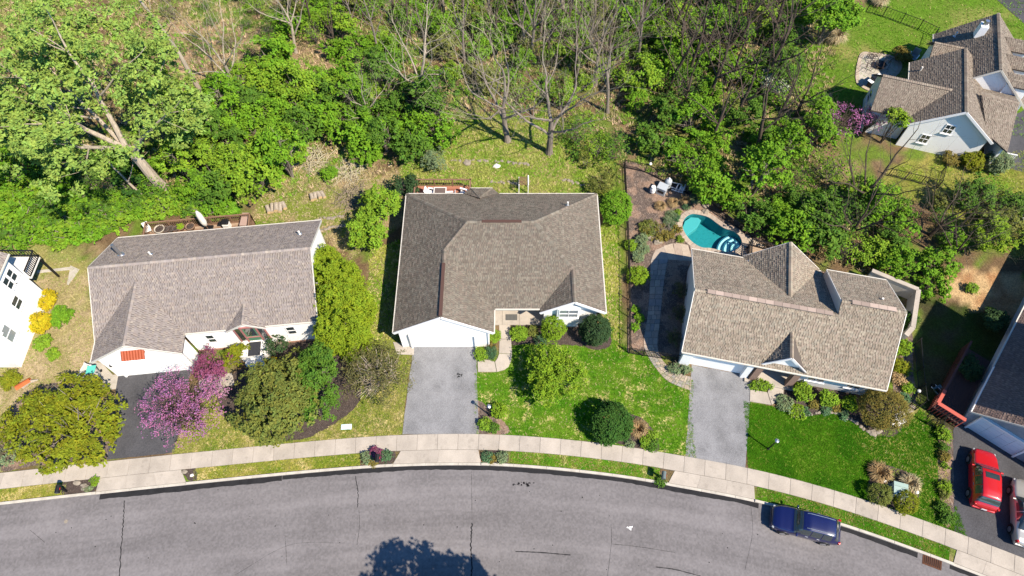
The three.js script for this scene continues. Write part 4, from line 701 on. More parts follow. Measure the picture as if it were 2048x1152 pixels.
  const pw = wallPoly(H, [5.3, -1.9], [9.2, -1.9], [[0, 0], [3.9, 0], [3.9, 3.6], [0, 3.6]], M.white);
  wallPoly(H, [5.3, -0.5], [5.3, -1.9], [[0, 0], [1.4, 0], [1.4, 3.3], [0, 3.3]], M.white);
  const dr = mesh('front_door', new MB().box(2.0, 1.2, 0.03, 1.0, 2.1, 0.05).geo(), mat([0.1, 0.05, 0.04], 0.5), H); dr.position.copy(pw.position); dr.rotation.copy(pw.rotation); mesh('door_handle', new MB().box(2.4, 1.15, 0.08, 0.05, 0.14, 0.05).geo(), M.metal, dr);
  mesh('porch_slab', new RoundedBoxGeometry(3.8, 0.18, 2.0, 1, 0.02).translate(7.35, 0.09, -0.85), M.conc[2], H);
  const rw = wallPoly(H, [9.2, -0.62], [W - 0.3, -0.62], [[0, 0], [W - 9.5, 0], [W - 9.5, 3.2], [0, 3.2]], mat([0.6, 0.6, 0.6], 0.75));
  wallPoly(H, [9.2, -1.9], [9.2, -0.62], [[0, 0], [1.28, 0], [1.28, 3.4], [0, 3.4]], M.white);
  windowOn(H, rw, 1.3, 1.6, 1.2, 1.2, { cols: 2 }); windowOn(H, rw, 4.1, 1.6, 1.0, 1.2, { cols: 2 });
  wallPoly(H, [W - 0.3, -0.62], [W - 0.3, zb2 + 0.3], [[0, 0], [7.98, 0], [7.98, 4.1], [4.0, 6.3], [0, 3.1]], M.offwhite);
  wallPoly(H, [W - 0.3, zb2 + 0.29], [xs, zb2 + 0.29], [[0, 0], [W - 0.3 - xs, 0], [W - 0.3 - xs, 4.0], [0, 4.0]], M.offwhite);
  wallPoly(H, [xs, zb + 0.3], [0.3, zb + 0.3], [[0, 0], [xs - 0.3, 0], [xs - 0.3, 2.95], [xs - w0, 2.95], [xs - wx, 5.0], [xs - w1, 2.95], [0, 2.95]], M.offwhite);
  // small gable face above the porch eave
  mesh('gable_face', new MB().tri([g0 + 0.15, e - k * gz - 0.25, gz + 0.12], [g1 - 0.15, e - k * gz - 0.25, gz + 0.12], [gx, gh - 0.1, gz + 0.12]).geo(), M.white, H);
  vent(H, [13.6, 5.6, -5.8], 0.08, 0.55);
}
// ---------------------------------------------------------------- house behind the woods edge (upper right corner of the place)
const HD = { o: V(40.0, 0, -43.4), yaw: -18 * Math.PI / 180 };
const locD = (x, y, z) => V(x, y, z).applyAxisAngle(V(0, 1, 0), HD.yaw).add(HD.o);
{
  const H = thing('house', 'rambling white house with many brown gables beyond the woods and a stone patio', 'house', HD.o, HD.yaw);
  const e = 3.0, pal = palD;
  // front gable block: x -3.7..3.7, ridge along z from 0 to -8.6
  const h = 5.75, w = 3.72, zb = -8.6;
  roofPlane(H, [[[-w, e, 0], [0, h, 0], [0, h, zb], [-w, e, zb]]], pal); roofPlane(H, [[[w, e, 0], [0, h, 0], [0, h, zb], [w, e, zb]]], pal); capLine(H, [0, h, 0], [0, h, zb], pal, 0.34);
  const gw = wallPoly(H, [-w + 0.35, -0.35], [w - 0.35, -0.35], [[0, 0], [2 * w - 0.7, 0], [2 * w - 0.7, 3.15], [w - 0.35, 5.55], [0, 3.15]], M.white);
  windowOn(H, gw, 3.2, 3.2, 0.7, 0.95, { cols: 2 }); windowOn(H, gw, 1.9, 1.5, 0.7, 0.95, { cols: 2 });
  for (const [a, b] of [[[-w, e, 0.02], [0, h, 0.02]], [[w, e, 0.02], [0, h, 0.02]]]) trimLine(H, 'rake_board', a, b, 0.06, 0.22, M.trim, -0.06);
  // left wing, ridge along x
  const zl = -3.3, hl = 5.1, zf = -0.85, zbk = -5.8, xl = -7.0;
  roofPlane(H, [[[xl, e, zf], [-w + 0.1, e, zf], [-0.9, hl, zl], [xl, hl, zl]]], pal); roofPlane(H, [[[xl, hl, zl], [-0.9, hl, zl], [-w + 0.1, e, zbk], [xl, e, zbk]]], pal); capLine(H, [xl, hl, zl], [-0.9, hl, zl], pal, 0.34);
  const lw = wallPoly(H, [xl + 0.3, zbk + 0.3], [xl + 0.3, zf - 0.3], [[0, 0], [4.35, 0], [4.35, 3.1], [2.2, 4.95], [0, 3.1]], M.white); wallPoly(H, [xl + 0.3, zf - 0.29], [-w + 0.4, zf - 0.29], [[0, 0], [-w - xl + 0.1, 0], [-w - xl + 0.1, 3], [0, 3]], M.white);
  wallPoly(H, [-w + 0.3, zbk + 0.29], [xl + 0.3, zbk + 0.29], [[0, 0], [3, 0], [3, 3], [0, 3]], M.white);
  windowOn(H, lw, 1.2, 1.6, 0.9, 1.1); windowOn(H, lw, 3.2, 1.6, 0.9, 1.1);
  // right wing
  const zr = -4.1, hr = 4.6; roofPlane(H, [[[w - 0.7, e + 0.4, -0.6], [5.2, 2.6, 0.2], [5.2, hr, zr], [1.45, hr, zr]]], pal); roofPlane(H, [[[1.45, hr, zr], [5.2, hr, zr], [5.2, e, -8.2], [w - 0.1, e, -8.2]]], pal); capLine(H, [1.4, hr, zr], [5.2, hr, zr], pal, 0.3);
  wallPoly(H, [w - 0.35, -0.36], [w - 0.35, -8.2], [[0, 0], [7.8, 0], [7.8, 3], [0, 3]], M.white); wallPoly(H, [4.9, 0.0], [4.9, -8.0], [[0, 0], [8, 0], [8, 2.7], [4, 4.3], [0, 2.5]], M.white);
  // tall rear block
  const x0 = -1.55, xm = 2.6, x1 = 6.75, hh = 6.5, zA = -5.5, zB = -13.6;
  roofPlane(H, [[[x0, e, -8.6], [x0, e, zB], [xm, hh, zB], [xm, hh, -8.6]], [[0.2, e + 0.843 * 1.75, -8.6], [xm, hh, -8.6], [xm, hh, zA], [0.2, e + 0.843 * 1.75, zA]]], pal); roofPlane(H, [[[xm, hh, zA], [x1, e, zA], [x1, e, zB], [xm, hh, zB]]], pal); capLine(H, [xm, hh, zA], [xm, hh, zB], pal, 0.36);
  wallPoly(H, [x0 + 0.3, zA - 0.3], [x1 - 0.3, zA - 0.3], [[0, 0], [7.7, 0], [7.7, 3.1], [3.85, 6.3], [0, 3.1]], M.white);
  wallPoly(H, [x0 + 0.3, zB + 0.3], [x0 + 0.3, zA - 0.31], [[0, 0], [7.5, 0], [7.5, 3.0], [0, 3.0]], M.white); wallPoly(H, [x1 - 0.3, zA - 0.31], [x1 - 0.3, zB + 0.3], [[0, 0], [7.5, 0], [7.5, 3.0], [0, 3.0]], M.white); wallPoly(H, [x1 - 0.3, zB + 0.29], [x0 + 0.3, zB + 0.29], [[0, 0], [7.7, 0], [7.7, 3.1], [3.85, 6.3], [0, 3.1]], M.white);
  trimLine(H, 'rake_board', [x0, e, zA + 0.02], [xm, hh, zA + 0.02], 0.05, 0.16, gutM, -0.05); trimLine(H, 'rake_board', [x1, e, zA + 0.02], [xm, hh, zA + 0.02], 0.05, 0.16, gutM, -0.05); gutter(H, [x0 - 0.05, e, -8.6], [x0 - 0.05, e, zB]); gutter(H, [-w - 0.05, e, -6], [-w - 0.05, e, zb]);
  // small cross gable on the left slope and dormers on the right slope
  roofPlane(H, [[[-2.3, 4.7, -10], [0.45, 4.7, -10], [-1.0, 3.35, -8.1], [-2.3, 3.2, -8.1]]], pal); roofPlane(H, [[[-2.3, 4.7, -10], [0.45, 4.7, -10], [-1.0, 3.35, -11.7], [-2.3, 3.2, -11.7]]], pal); capLine(H, [-2.3, 4.7, -10], [0.45, 4.7, -10], pal, 0.26);
  const cg = wallPoly(H, [-2.0, -11.5], [-2.0, -8.3], [[0, 0], [3.2, 0], [3.2, 3.2], [1.5, 4.5], [0, 3.2]], M.white); windowOn(H, cg, 1.55, 1.5, 1.6, 1.5, { cols: 2 });
  for (const z of [-6.4, -8.9, -11.4]) { roofPlane(H, [[[3.6, 5.75, z], [6.0, 5.75, z], [6.0, 5.0, z + 0.85], [4.3, 5.0, z + 0.85]]], pal); roofPlane(H, [[[3.6, 5.75, z], [6.0, 5.75, z], [6.0, 5.0, z - 0.85], [4.3, 5.0, z - 0.85]]], pal); const dw = mesh('dormer', new RoundedBoxGeometry(2.0, 1.7, 1.5, 1, 0.01).translate(4.9, 4.2, z), M.white, H); mesh('pane', new MB().box(5.91, 4.3, z, 0.02, 0.9, 0.8).geo(), M.glass, dw); }
  const ch = mesh('chimney', new RoundedBoxGeometry(0.7, 1.3, 0.8, 1, 0.02).translate(1.3, 5.9, -11.4), M.white, H); mesh('chimney_pot', new THREE.CylinderGeometry(0.2, 0.24, 0.5, 12).translate(1.3, 6.75, -11.4), M.metal, ch);
  vent(H, [-0.2, 4.2, -12.2], 0.08, 0.6); vent(H, [-3.0, 3.4, -7.0], 0.08, 0.7);
  const rl = mesh('porch_rail', new MB().box(6.4, 1.4, -1.0, 0.9, 0.08, 0.08).box(6.4, 0.6, -1.0, 0.9, 0.06, 0.06).geo(), M.trim, H); for (let i = 0; i < 6; i++) mesh('baluster', new MB().box(6.02 + i * 0.15, 1.0, -1.0, 0.05, 0.8, 0.05).geo(), M.trim, rl);
}
// ---------------------------------------------------------------- house at the right edge
const HE = { o: V(33.5, 0, -17.05), yaw: -39.5 * Math.PI / 180 };
const locE = (x, y, z) => V(x, y, z).applyAxisAngle(V(0, 1, 0), HE.yaw).add(HE.o);
{
  const H = thing('house', 'grey-sided house with reddish brown roof beside the dark driveway', 'house', HE.o, HE.yaw);
  const e = 2.4, k = 0.67, w = 7, D = 22, zf = -4.6, grey = mat([0.3, 0.33, 0.37], 0.85, { map: tiled(grain, 2) }), wl = mat([0.5, 0.56, 0.62], 0.7);
  roofPlane(H, [[[0, e, 0], [w, e + k * w, 0], [w, e + k * w, zf], [0, e, zf]]], palE);
  roofPlane(H, [[[0, e, zf], [w, e + k * w, zf], [w, e + k * w, zf - 2.5], [0.5, e, -D]]].map(q => [[0, e, zf], [w, e + 0.78 * k * w, zf], [w, e + 0.78 * k * w, -D], [0, e, -D]]), palE.map(c => mul3(c, 0.95)));
  roofPlane(H, [[[2 * w, e, 0], [w, e + k * w, 0], [w, e + k * w, -D], [2 * w, e, -D]]], palE);
  capLine(H, [w, e + k * w, 0], [w, e + k * w, -D], palE, 0.3);
  trimLine(H, 'rake_board', [0, e, 0.02], [w, e + k * w, 0.02], 0.05, 0.16, gutM, -0.05); trimLine(H, 'fascia', [-0.03, e, 0], [-0.03, e, zf], 0.06, 0.2, M.trim, -0.05); gutter(H, [-0.06, e, zf], [-0.06, e, -D]);
  // unseen tall block, added past the edge of the picture to shade the yard
  const b0 = 2.8, b1 = 13, bz = -1.2, bh = 9.0, DB = 9.6;
  wallPoly(H, [b0, -DB + 0.4], [b0, bz], [[0, 3], [DB - 0.4 + bz, 3], [DB - 0.4 + bz, bh], [0, bh]], wl); wallPoly(H, [b0, bz], [b1, bz], [[0, 3], [b1 - b0, 3], [b1 - b0, bh], [(b1 - b0) / 2, bh + 2.4], [0, bh]], wl); wallPoly(H, [b1, -DB + 0.4], [b0, -DB + 0.4], [[0, 0], [b1 - b0, 0], [b1 - b0, bh], [(b1 - b0) / 2, bh + 2.4], [0, bh]], wl);
  roofPlane(H, [[[b0 - 0.4, bh, bz + 0.4], [7.65, bh + 2.6, bz + 0.4], [7.65, bh + 2.6, -DB], [b0 - 0.4, bh, -DB]]], palE, { width: 0.6, exposure: 0.3 }); roofPlane(H, [[[b1 + 0.4, bh, bz + 0.4], [7.65, bh + 2.6, bz + 0.4], [7.65, bh + 2.6, -DB], [b1 + 0.4, bh, -DB]]], palE, { width: 0.6, exposure: 0.3 });
  const fw = wallPoly(H, [0.35, -0.35], [13.65, -0.35], [[0, 0], [13.3, 0], [13.3, 2.5], [6.65, 6.9], [0, 2.5]], grey);
  garageDoor(H, fw, 2.25, 3.4, 2.15, mat([0.62, 0.68, 0.74], 0.6), 4, 0, 4); garageDoor(H, fw, 6.4, 2.7, 2.15, M.black, 4, 0, 3);
  wallPoly(H, [0.35, -D + 0.4], [0.35, -0.36], [[0, 0], [D - 0.76, 0], [D - 0.76, 2.45], [0, 2.45]], wl);
  wallPoly(H, [13.65, -0.36], [13.65, -D + 0.4], [[0, 0], [D - 0.76, 0], [D - 0.76, 2.45], [0, 2.45]], wl);
}
// ---------------------------------------------------------------- house at the left edge
{
  const p0 = V(-38.9, 0, -28.1), H = thing('house', 'tall white two-storey house at the left edge with black deck railing', 'house', p0, 0);
  const ww = mat([0.8, 0.8, 0.8], 0.6);
  const rw = wallPoly(H, [0, 6.49], [0, 0.01], [[0, 0], [6.48, 0], [6.48, 6.2], [0, 6.2]], ww);
  windowOn(H, rw, 6.0 - 0.2, 4.55, 0.55, 1.1, { frame: M.trim }); windowOn(H, rw, 6.0 - 0.95, 4.55, 0.55, 1.1, { frame: M.trim });
  windowOn(H, rw, 4.2, 3.0, 0.8, 1.0); windowOn(H, rw, 1.7, 2.6, 0.85, 1.5, { glass: M.glassPale }); windowOn(H, rw, 0.9, 4.1, 0.85, 1.5, { glass: M.glassPale });
  wallPoly(H, [-9, 6.5], [-0.005, 6.5], [[0, 0], [8.995, 0], [8.995, 6.1], [4.5, 9], [0, 6.1]], ww); wallPoly(H, [-0.005, 0], [-9, 0], [[0, 0], [8.995, 0], [8.995, 6.1], [4.5, 9], [0, 6.1]], ww); wallPoly(H, [-9.003, 0.01], [-9.003, 6.49], [[0, 0], [6.48, 0], [6.48, 6.2], [0, 6.2]], ww);
  roofPlane(H, [[[0.3, 6.05, -0.3], [0.3, 6.05, 6.8], [-4.5, 9.1, 6.8], [-4.5, 9.1, -0.3]]], palA); roofPlane(H, [[[-9.3, 6.05, -0.3], [-9.3, 6.05, 6.8], [-4.5, 9.1, 6.8], [-4.5, 9.1, -0.3]]], palA); gutter(H, [0.36, 6.05, -0.3], [0.36, 6.05, 6.8]);
  // rear deck with black rail
  const dk = mesh('deck', new RoundedBoxGeometry(2.8, 0.16, 2.0, 1, 0.02).translate(-1.1, 2.9, -1.0), M.offwhite, H);
  for (const [a, b] of [[[0.3, 3.9, -0.05], [0.3, 3.9, -2.0]], [[0.3, 3.9, -2.0], [-2.5, 3.9, -2.0]]]) { trimLine(dk, 'rail', a, b, 0.09, 0.07, M.black); trimLine(dk, 'rail', [a[0], 3.1, a[2]], [b[0], 3.1, b[2]], 0.07, 0.06, M.black); const n = 12; for (let i = 0; i <= n; i++) { const x = lerp(a[0], b[0], i / n), z = lerp(a[2], b[2], i / n); mesh('baluster', new MB().box(x, 3.5, z, 0.05, 0.8, 0.05).geo(), M.black, dk); } }
  for (const [x, z] of [[0.2, -1.9], [-2.4, -1.9]]) mesh('deck_post', new MB().box(x, 1.45, z, 0.14, 2.9, 0.14).geo(), M.black, dk);
}
// ---------------------------------------------------------------- fences
function fence(label, path, h, gap = 0.13, o = {}) {
  const F = thing(o.name || 'metal_fence', label, 'fence', [0, 0, 0]), m = o.mat || M.black;
  for (let i = 0; i + 1 < path.length; i++) {
    const a = path[i], b = path[i + 1], n = Math.max(1, Math.round(a.distanceTo(b) / (o.span || 1.85)));
    for (let k = 0; k < n; k++) {
      const p = a.clone().lerp(b, k / n), q = a.clone().lerp(b, (k + 1) / n);
      mesh('post', new MB().bar([p.x, 0, p.z], [p.x, h + 0.08, p.z], 0.065).geo(), m, F);
      for (const y of [h - 0.06, 0.16]) mesh('rail', new MB().bar([p.x, y, p.z], [q.x, y, q.z], 0.035, 0.04).geo(), m, F);
      const pk = new MB(), c = Math.max(2, Math.round(p.distanceTo(q) / gap)); for (let j = 1; j < c; j++) { const s = p.clone().lerp(q, j / c); pk.bar([s.x, 0.06, s.z], [s.x, h, s.z], 0.022); }
      const pm = mesh('pickets', pk.geo(), m, F); pm.userData.kind = 'stuff';
    }
  }
  const z = path[path.length - 1]; mesh('post', new MB().bar([z.x, 0, z.z], [z.x, h + 0.08, z.z], 0.065).geo(), m, F);
  return F;
}
fence('black metal fence along the strip of grass beside the middle house', [g(1247, 336), g(1251, 420), g(1255, 500), g(1257, 600), g(1258, 706)], 1.2);
fence('black metal fence behind the pool along the wood edge', [g(1247, 336), g(1290, 345), g(1370, 385), g(1450, 440), g(1530, 492), g(1600, 530), g(1660, 556), g(1725, 580)], 1.2);
fence('short black fence with gate across the paver walk', [g(1258, 707), g(1285, 712), g(1330, 719), g(1366, 724)], 1.15);
fence('black metal fence at the corner behind the shaded yard', [g(1828, 690), g(1832, 745), g(1840, 812)], 1.2);
fence('short black fence panel between stone edging and lawn corner', [g(1840, 812), g(1826, 822), g(1812, 815)], 1.1);
fence('black metal fence across the far green lawn', [g(1731, 25), g(1764, 34), g(1800, 47), g(1835, 60), g(1866, 75), g(1858, 100)], 1.3, 0.3, { span: 2.2 });
fence('low black fence in the yellow-green side yard', [g(1775, 352), g(1840, 368), g(1874, 376), g(1882, 345)], 1.1, 0.22);
fence('black gate panel on the grass beside the red deck', [g(1852, 848), g(1872, 858), g(1880, 840)], 1.1);
{
  const F = thing('rail_fence', 'short white rail fence at the edge of the yellow-green yard', 'fence', [0, 0, 0]), a = g(1996, 452), b = g(2062, 436), n = 4;
  for (let i = 0; i <= n; i++) { const p = a.clone().lerp(b, i / n); mesh('post', new MB().bar([p.x, 0, p.z], [p.x, 1.1, p.z], 0.11).geo(), M.trim, F); }
  for (const y of [0.4, 0.95]) mesh('rail', new MB().bar([a.x, y, a.z], [b.x, y, b.z], 0.05, 0.13).geo(), M.trim, F);
}
// ---------------------------------------------------------------- retaining wall beside the pool house
{
  const W = thing('retaining_wall', 'pale concrete retaining wall wrapping the corner of the pool house', 'wall', [0, 0, 0]);
  const P = [g(1744, 541, 1.55), g(1837, 579, 1.55), g(1826, 655, 1.55), g(1812, 671, 1.55)], m = mat([0.5, 0.48, 0.44], 0.9, { map: tiled(concTex, 3) });
  for (let i = 0; i < 3; i++) { const a = P[i], b = P[i + 1]; mesh('wall_panel', new MB().bar([a.x, 0.76, a.z], [b.x, 0.76, b.z], 0.24, 1.5).geo(), m, W); mesh('coping', new MB().bar([a.x, 1.55, a.z], [b.x, 1.55, b.z], 0.36, 0.1).geo(), M.conc[0], W); }
}
// ---------------------------------------------------------------- decks
function chairAdirondack() {
  const t = new THREE.Group(); t.name = 'garden_chair';
  const w = M.trim;
  for (let i = 0; i < 5; i++) mesh('slat', new MB().box(-0.24 + i * 0.12, 0.66, -0.3, 0.1, 0.78, 0.03).geo().rotateX(-0.42).translate(0, 0.05, 0.22), w, t);
  for (let i = 0; i < 4; i++) mesh('seat_slat', new MB().box(0, 0.36 - i * 0.0, 0.28 - i * 0.13, 0.58, 0.03, 0.115).geo(), w, t);
  for (const s of [-1, 1]) { mesh('armrest', new MB().box(s * 0.36, 0.58, 0.1, 0.14, 0.03, 0.72).geo(), w, t); mesh('leg', new MB().box(s * 0.34, 0.29, 0.36, 0.05, 0.58, 0.08).geo(), w, t); mesh('leg', new MB().box(s * 0.34, 0.29, -0.22, 0.05, 0.58, 0.08).geo(), w, t); }
  t.userData.category = 'chair'; return t;
}
const adir = chairAdirondack();
function chairMetal() {
  const t = new THREE.Group(); t.name = 'patio_chair'; const f = new MB(); const m = mat([0.16, 0.11, 0.08], 0.5, { metalness: 0.4 });
  mesh('seat_frame', new MB().bar([-0.25, 0.42, -0.25], [0.25, 0.42, -0.25], 0.022).bar([0.25, 0.42, -0.25], [0.25, 0.42, 0.25], 0.022).bar([0.25, 0.42, 0.25], [-0.25, 0.42, 0.25], 0.022).bar([-0.25, 0.42, 0.25], [-0.25, 0.42, -0.25], 0.022).geo(), m, t);
  mesh('backrest', new MB().bar([-0.25, 0.42, -0.25], [-0.25, 0.92, -0.36], 0.022).bar([0.25, 0.42, -0.25], [0.25, 0.92, -0.36], 0.022).bar([-0.25, 0.92, -0.36], [0.25, 0.92, -0.36], 0.022).bar([-0.1, 0.43, -0.25], [-0.1, 0.92, -0.36], 0.02).bar([0.1, 0.43, -0.25], [0.1, 0.92, -0.36], 0.02).geo(), m, t);
  for (const [x, z] of [[-0.25, -0.25], [0.25, -0.25], [-0.25, 0.25], [0.25, 0.25]]) mesh('leg', new MB().bar([x, 0, z], [x, 0.42, z], 0.022).geo(), m, t);
  for (const s of [-1, 1]) mesh('armrest', new MB().bar([s * 0.27, 0.64, -0.28], [s * 0.27, 0.64, 0.22], 0.022).geo(), m, t);
  t.userData.category = 'chair'; return t;
}
const metalChair = chairMetal();
function deckThing(name, label, pts, y, railH, m, boardMat, pal, skip = [], gap = 0.12) {
  const D = thing(name, label, 'deck', [0, 0, 0]), r = rng32(700 + pts.length * 7 + Math.round(pts[0].x));
  const a = pts[0], b = pts[1], dir = b.clone().sub(a).normalize(), nrm = pts[3].clone().sub(a), dep = nrm.length(), len = a.distanceTo(b); nrm.normalize();
  const n = Math.round(dep / 0.15);
  for (let i = 0; i < n; i++) { const o = (i + 0.5) * dep / n, p = a.clone().addScaledVector(nrm, o), q = p.clone().addScaledVector(dir, len); mesh('board', new MB().bar([p.x, y - 0.02, p.z], [q.x, y - 0.02, q.z], dep / n - 0.012, 0.04).geo(), boardMat[Math.floor(r() * boardMat.length)], D); }
  mesh('skirt', new MB().bar([a.x, y / 2 - 0.05, a.z], [b.x, y / 2 - 0.05, b.z], 0.06, y - 0.06).bar([pts[3].x, y / 2 - 0.05, pts[3].z], [a.x, y / 2 - 0.05, a.z], 0.06, y - 0.06).bar([b.x, y / 2 - 0.05, b.z], [pts[2].x, y / 2 - 0.05, pts[2].z], 0.06, y - 0.06).geo(), m, D);
  for (const [p, q] of [[pts[3], a], [a, b], [b, pts[2]]]) {
    mesh('hand_rail', new MB().bar([p.x, y + railH, p.z], [q.x, y + railH, q.z], 0.13, 0.05).geo(), m, D); mesh('bottom_rail', new MB().bar([p.x, y + 0.1, p.z], [q.x, y + 0.1, q.z], 0.06, 0.06).geo(), m, D);
    const k = Math.max(2, Math.round(p.distanceTo(q) / gap)), np = Math.max(1, Math.round(p.distanceTo(q) / 1.7));
    for (let i = 0; i < k; i++) { const s = p.clone().lerp(q, i / k); mesh('baluster', new MB().bar([s.x, y + 0.1, s.z], [s.x, y + railH, s.z], 0.04).geo(), m, D); }
    for (let i = 0; i <= np; i++) { const s = p.clone().lerp(q, i / np); mesh('post', new MB().bar([s.x, 0, s.z], [s.x, y + railH + 0.06, s.z], 0.1).geo(), m, D); }
  }
  return D;
}
{ // middle house: small red-brown deck
  const y = 0.7, P = [V(-8.7, 0, -39.2), V(-3.75, 0, -39.2), V(-3.75, 0, -36.4), V(-8.7, 0, -36.4)];
  deckThing('deck', 'small red-brown deck with picket rail and white chairs behind the middle house', P, y, 0.95, M.wood, [M.woodRed, mat([0.34, 0.15, 0.1], 0.8)], null, [], 0.2);
  const put = (x, z, yaw, lab) => copyOf(adir, lab, [x, y, z], yaw, 1.05, 'white slatted chairs on the red-brown deck');
  put(-7.35, -38.1, 1.4, 'white slatted chair at the rail end of the deck table, nearer the dark shrub'); put(-7.3, -37.0, 1.7, 'white slatted chair beside the deck table, close under the roof edge'); put(-5.55, -37.7, -1.5, 'white slatted chair on the far side of the deck table'); put(-4.35, -38.0, -1.9, 'white slatted chair by the bay roof at the deck corner');
  const t = thing('deck_table', 'brown slatted deck table with pale frame and small tray', 'table', [-6.45, y, -37.55]);
  for (let i = 0; i < 7; i++) mesh('slat', new MB().box(-0.42 + i * 0.14, 0.72, 0, 0.13, 0.03, 1.75).geo(), mat([0.13, 0.1, 0.09], 0.8), t);
  mesh('frame', new MB().box(-0.53, 0.72, 0, 0.08, 0.05, 1.9).box(0.53, 0.72, 0, 0.08, 0.05, 1.9).box(0, 0.72, -0.91, 1.0, 0.05, 0.08).box(0, 0.72, 0.91, 1.0, 0.05, 0.08).geo(), M.offwhite, t); mesh('inlay', new MB().box(0, 0.745, 0, 0.32, 0.02, 0.26).geo(), M.offwhite, t);
  for (const [x, z] of [[-0.45, -0.8], [0.45, -0.8], [-0.45, 0.8], [0.45, 0.8]]) mesh('leg', new MB().box(x, 0.35, z, 0.08, 0.7, 0.08).geo(), M.offwhite, t);
}
{ // left house: long weathered deck
  const y = 0.55, f = (x, z) => locA(x, 0, z), P = [f(0.95, -12.3), f(9.85, -12.3), f(9.85, -9.1), f(0.95, -9.1)];
  deckThing('deck', 'long weathered wooden deck with picket rail behind the left house', P, y, 0.95, M.wood, [M.woodPale, M.wood, mat([0.33, 0.23, 0.16], 0.85, { map: tiled(grain, 0.9) })], null, [], 0.16);
  const pot = (x, z, r, col, plant, lab) => {
    const t = thing('planter_pot', lab, 'plant pot', g(x, z, y + 0.15).setY(y)); const pts = [[0, 0], [r * 0.72, 0], [r, r * 0.95], [r * 1.08, r * 0.95], [r * 1.08, r * 1.08], [r * 0.92, r * 1.08], [r * 0.9, r * 0.9], [0, r * 0.86]].map(p => new THREE.Vector2(...p));
    mesh('pot', new THREE.LatheGeometry(pts, 18), mat(col, 0.8), t); mesh('soil', new THREE.CircleGeometry(r * 0.88, 16).rotateX(-Math.PI / 2).translate(0, r * 0.9, 0), plant ? L.fresh : M.mulch, t);
    if (plant) { const b = new MB(), q = rng32(900 + x); for (let i = 0; i < 90; i++) { const a = q() * 6.28, d = q() * r * 1.1, h = r + q() * 0.3, c = [Math.cos(a) * d, h, Math.sin(a) * d]; b.color([0.9 + q() * 0.4, 1, 0.8]); b.quad([c[0] - 0.05, c[1], c[2]], [c[0], c[1] + 0.03, c[2] - 0.05], [c[0] + 0.05, c[1], c[2]], [c[0], c[1] - 0.02, c[2] + 0.05]); } mesh('plant', b.geo(), L.fresh, t); }
  };
  pot(321, 461, 0.42, [0.4, 0.36, 0.3], false, 'largest pale round planter pot on the weathered deck'); pot(332, 460, 0.32, [0.12, 0.09, 0.08], false, 'dark brown pot next to the pale planter on the deck'); pot(342, 459, 0.3, [0.09, 0.08, 0.075], false, 'dark grey pot in the middle of the deck pot row'); pot(352, 458, 0.27, [0.14, 0.1, 0.085], false, 'small brown pot just before the green plant pot'); pot(363, 456, 0.3, [0.2, 0.12, 0.09], true, 'pot with bright green plant on the weathered deck'); pot(382, 455, 0.38, [0.24, 0.16, 0.11], false, 'wide terracotta planter near the folded white parasol');
  const ch = thing('deck_chair', 'pale folded deck chair in the corner of the weathered deck', 'chair', g(300, 464, y).setY(y), 0.5); mesh('seat', new RoundedBoxGeometry(0.5, 0.06, 0.5, 1, 0.02).translate(0, 0.4, 0), M.offwhite, ch); mesh('backrest', new RoundedBoxGeometry(0.5, 0.6, 0.05, 1, 0.02).rotateX(-0.3).translate(0, 0.7, -0.3), M.offwhite, ch); for (const [x, z] of [[-0.22, -0.22], [0.22, -0.22], [-0.22, 0.22], [0.22, 0.22]]) mesh('leg', new MB().box(x, 0.2, z, 0.04, 0.4, 0.04).geo(), M.metal, ch);
  const um = thing('parasol', 'closed cream parasol standing tall on the weathered deck', 'parasol', g(417, 459, y).setY(y)); const cv = [[0.03, 2.75], [0.1, 2.65], [0.24, 2.2], [0.28, 1.2], [0.2, 0.75], [0.05, 0.7]].map(p => new THREE.Vector2(...p)); mesh('canopy', new THREE.LatheGeometry(cv, 8), M.cream, um); mesh('pole', new THREE.CylinderGeometry(0.03, 0.03, 2.8, 10).translate(0, 1.4, 0), M.wood, um); mesh('foot', new RoundedBoxGeometry(0.8, 0.12, 0.8, 2, 0.04).translate(0, 0.06, 0), M.black, um);
  const gr = thing('grill', 'small dark grill on the pale boards of the weathered deck', 'grill', g(457, 456, y).setY(y)); mesh('cabinet', new RoundedBoxGeometry(0.55, 0.7, 0.5, 2, 0.03).translate(0, 0.4, 0), M.offwhite, gr); mesh('lid', new RoundedBoxGeometry(0.6, 0.25, 0.5, 3, 0.08).translate(0, 0.88, -0.02), M.black, gr); mesh('shelf', new RoundedBoxGeometry(0.3, 0.04, 0.4, 1, 0.01).translate(-0.45, 0.72, 0), M.black, gr);
  const bx = thing('storage_bench', 'brown wooden storage bench at the end of the weathered deck', 'bench', g(493, 446, y).setY(y)); mesh('chest', new RoundedBoxGeometry(0.55, 0.55, 1.3, 1, 0.02).translate(0, 0.28, 0), mat([0.24, 0.15, 0.12], 0.8), bx); mesh('lid', new RoundedBoxGeometry(0.62, 0.06, 1.38, 1, 0.02).translate(0, 0.58, 0), mat([0.34, 0.24, 0.2], 0.8), bx);
}
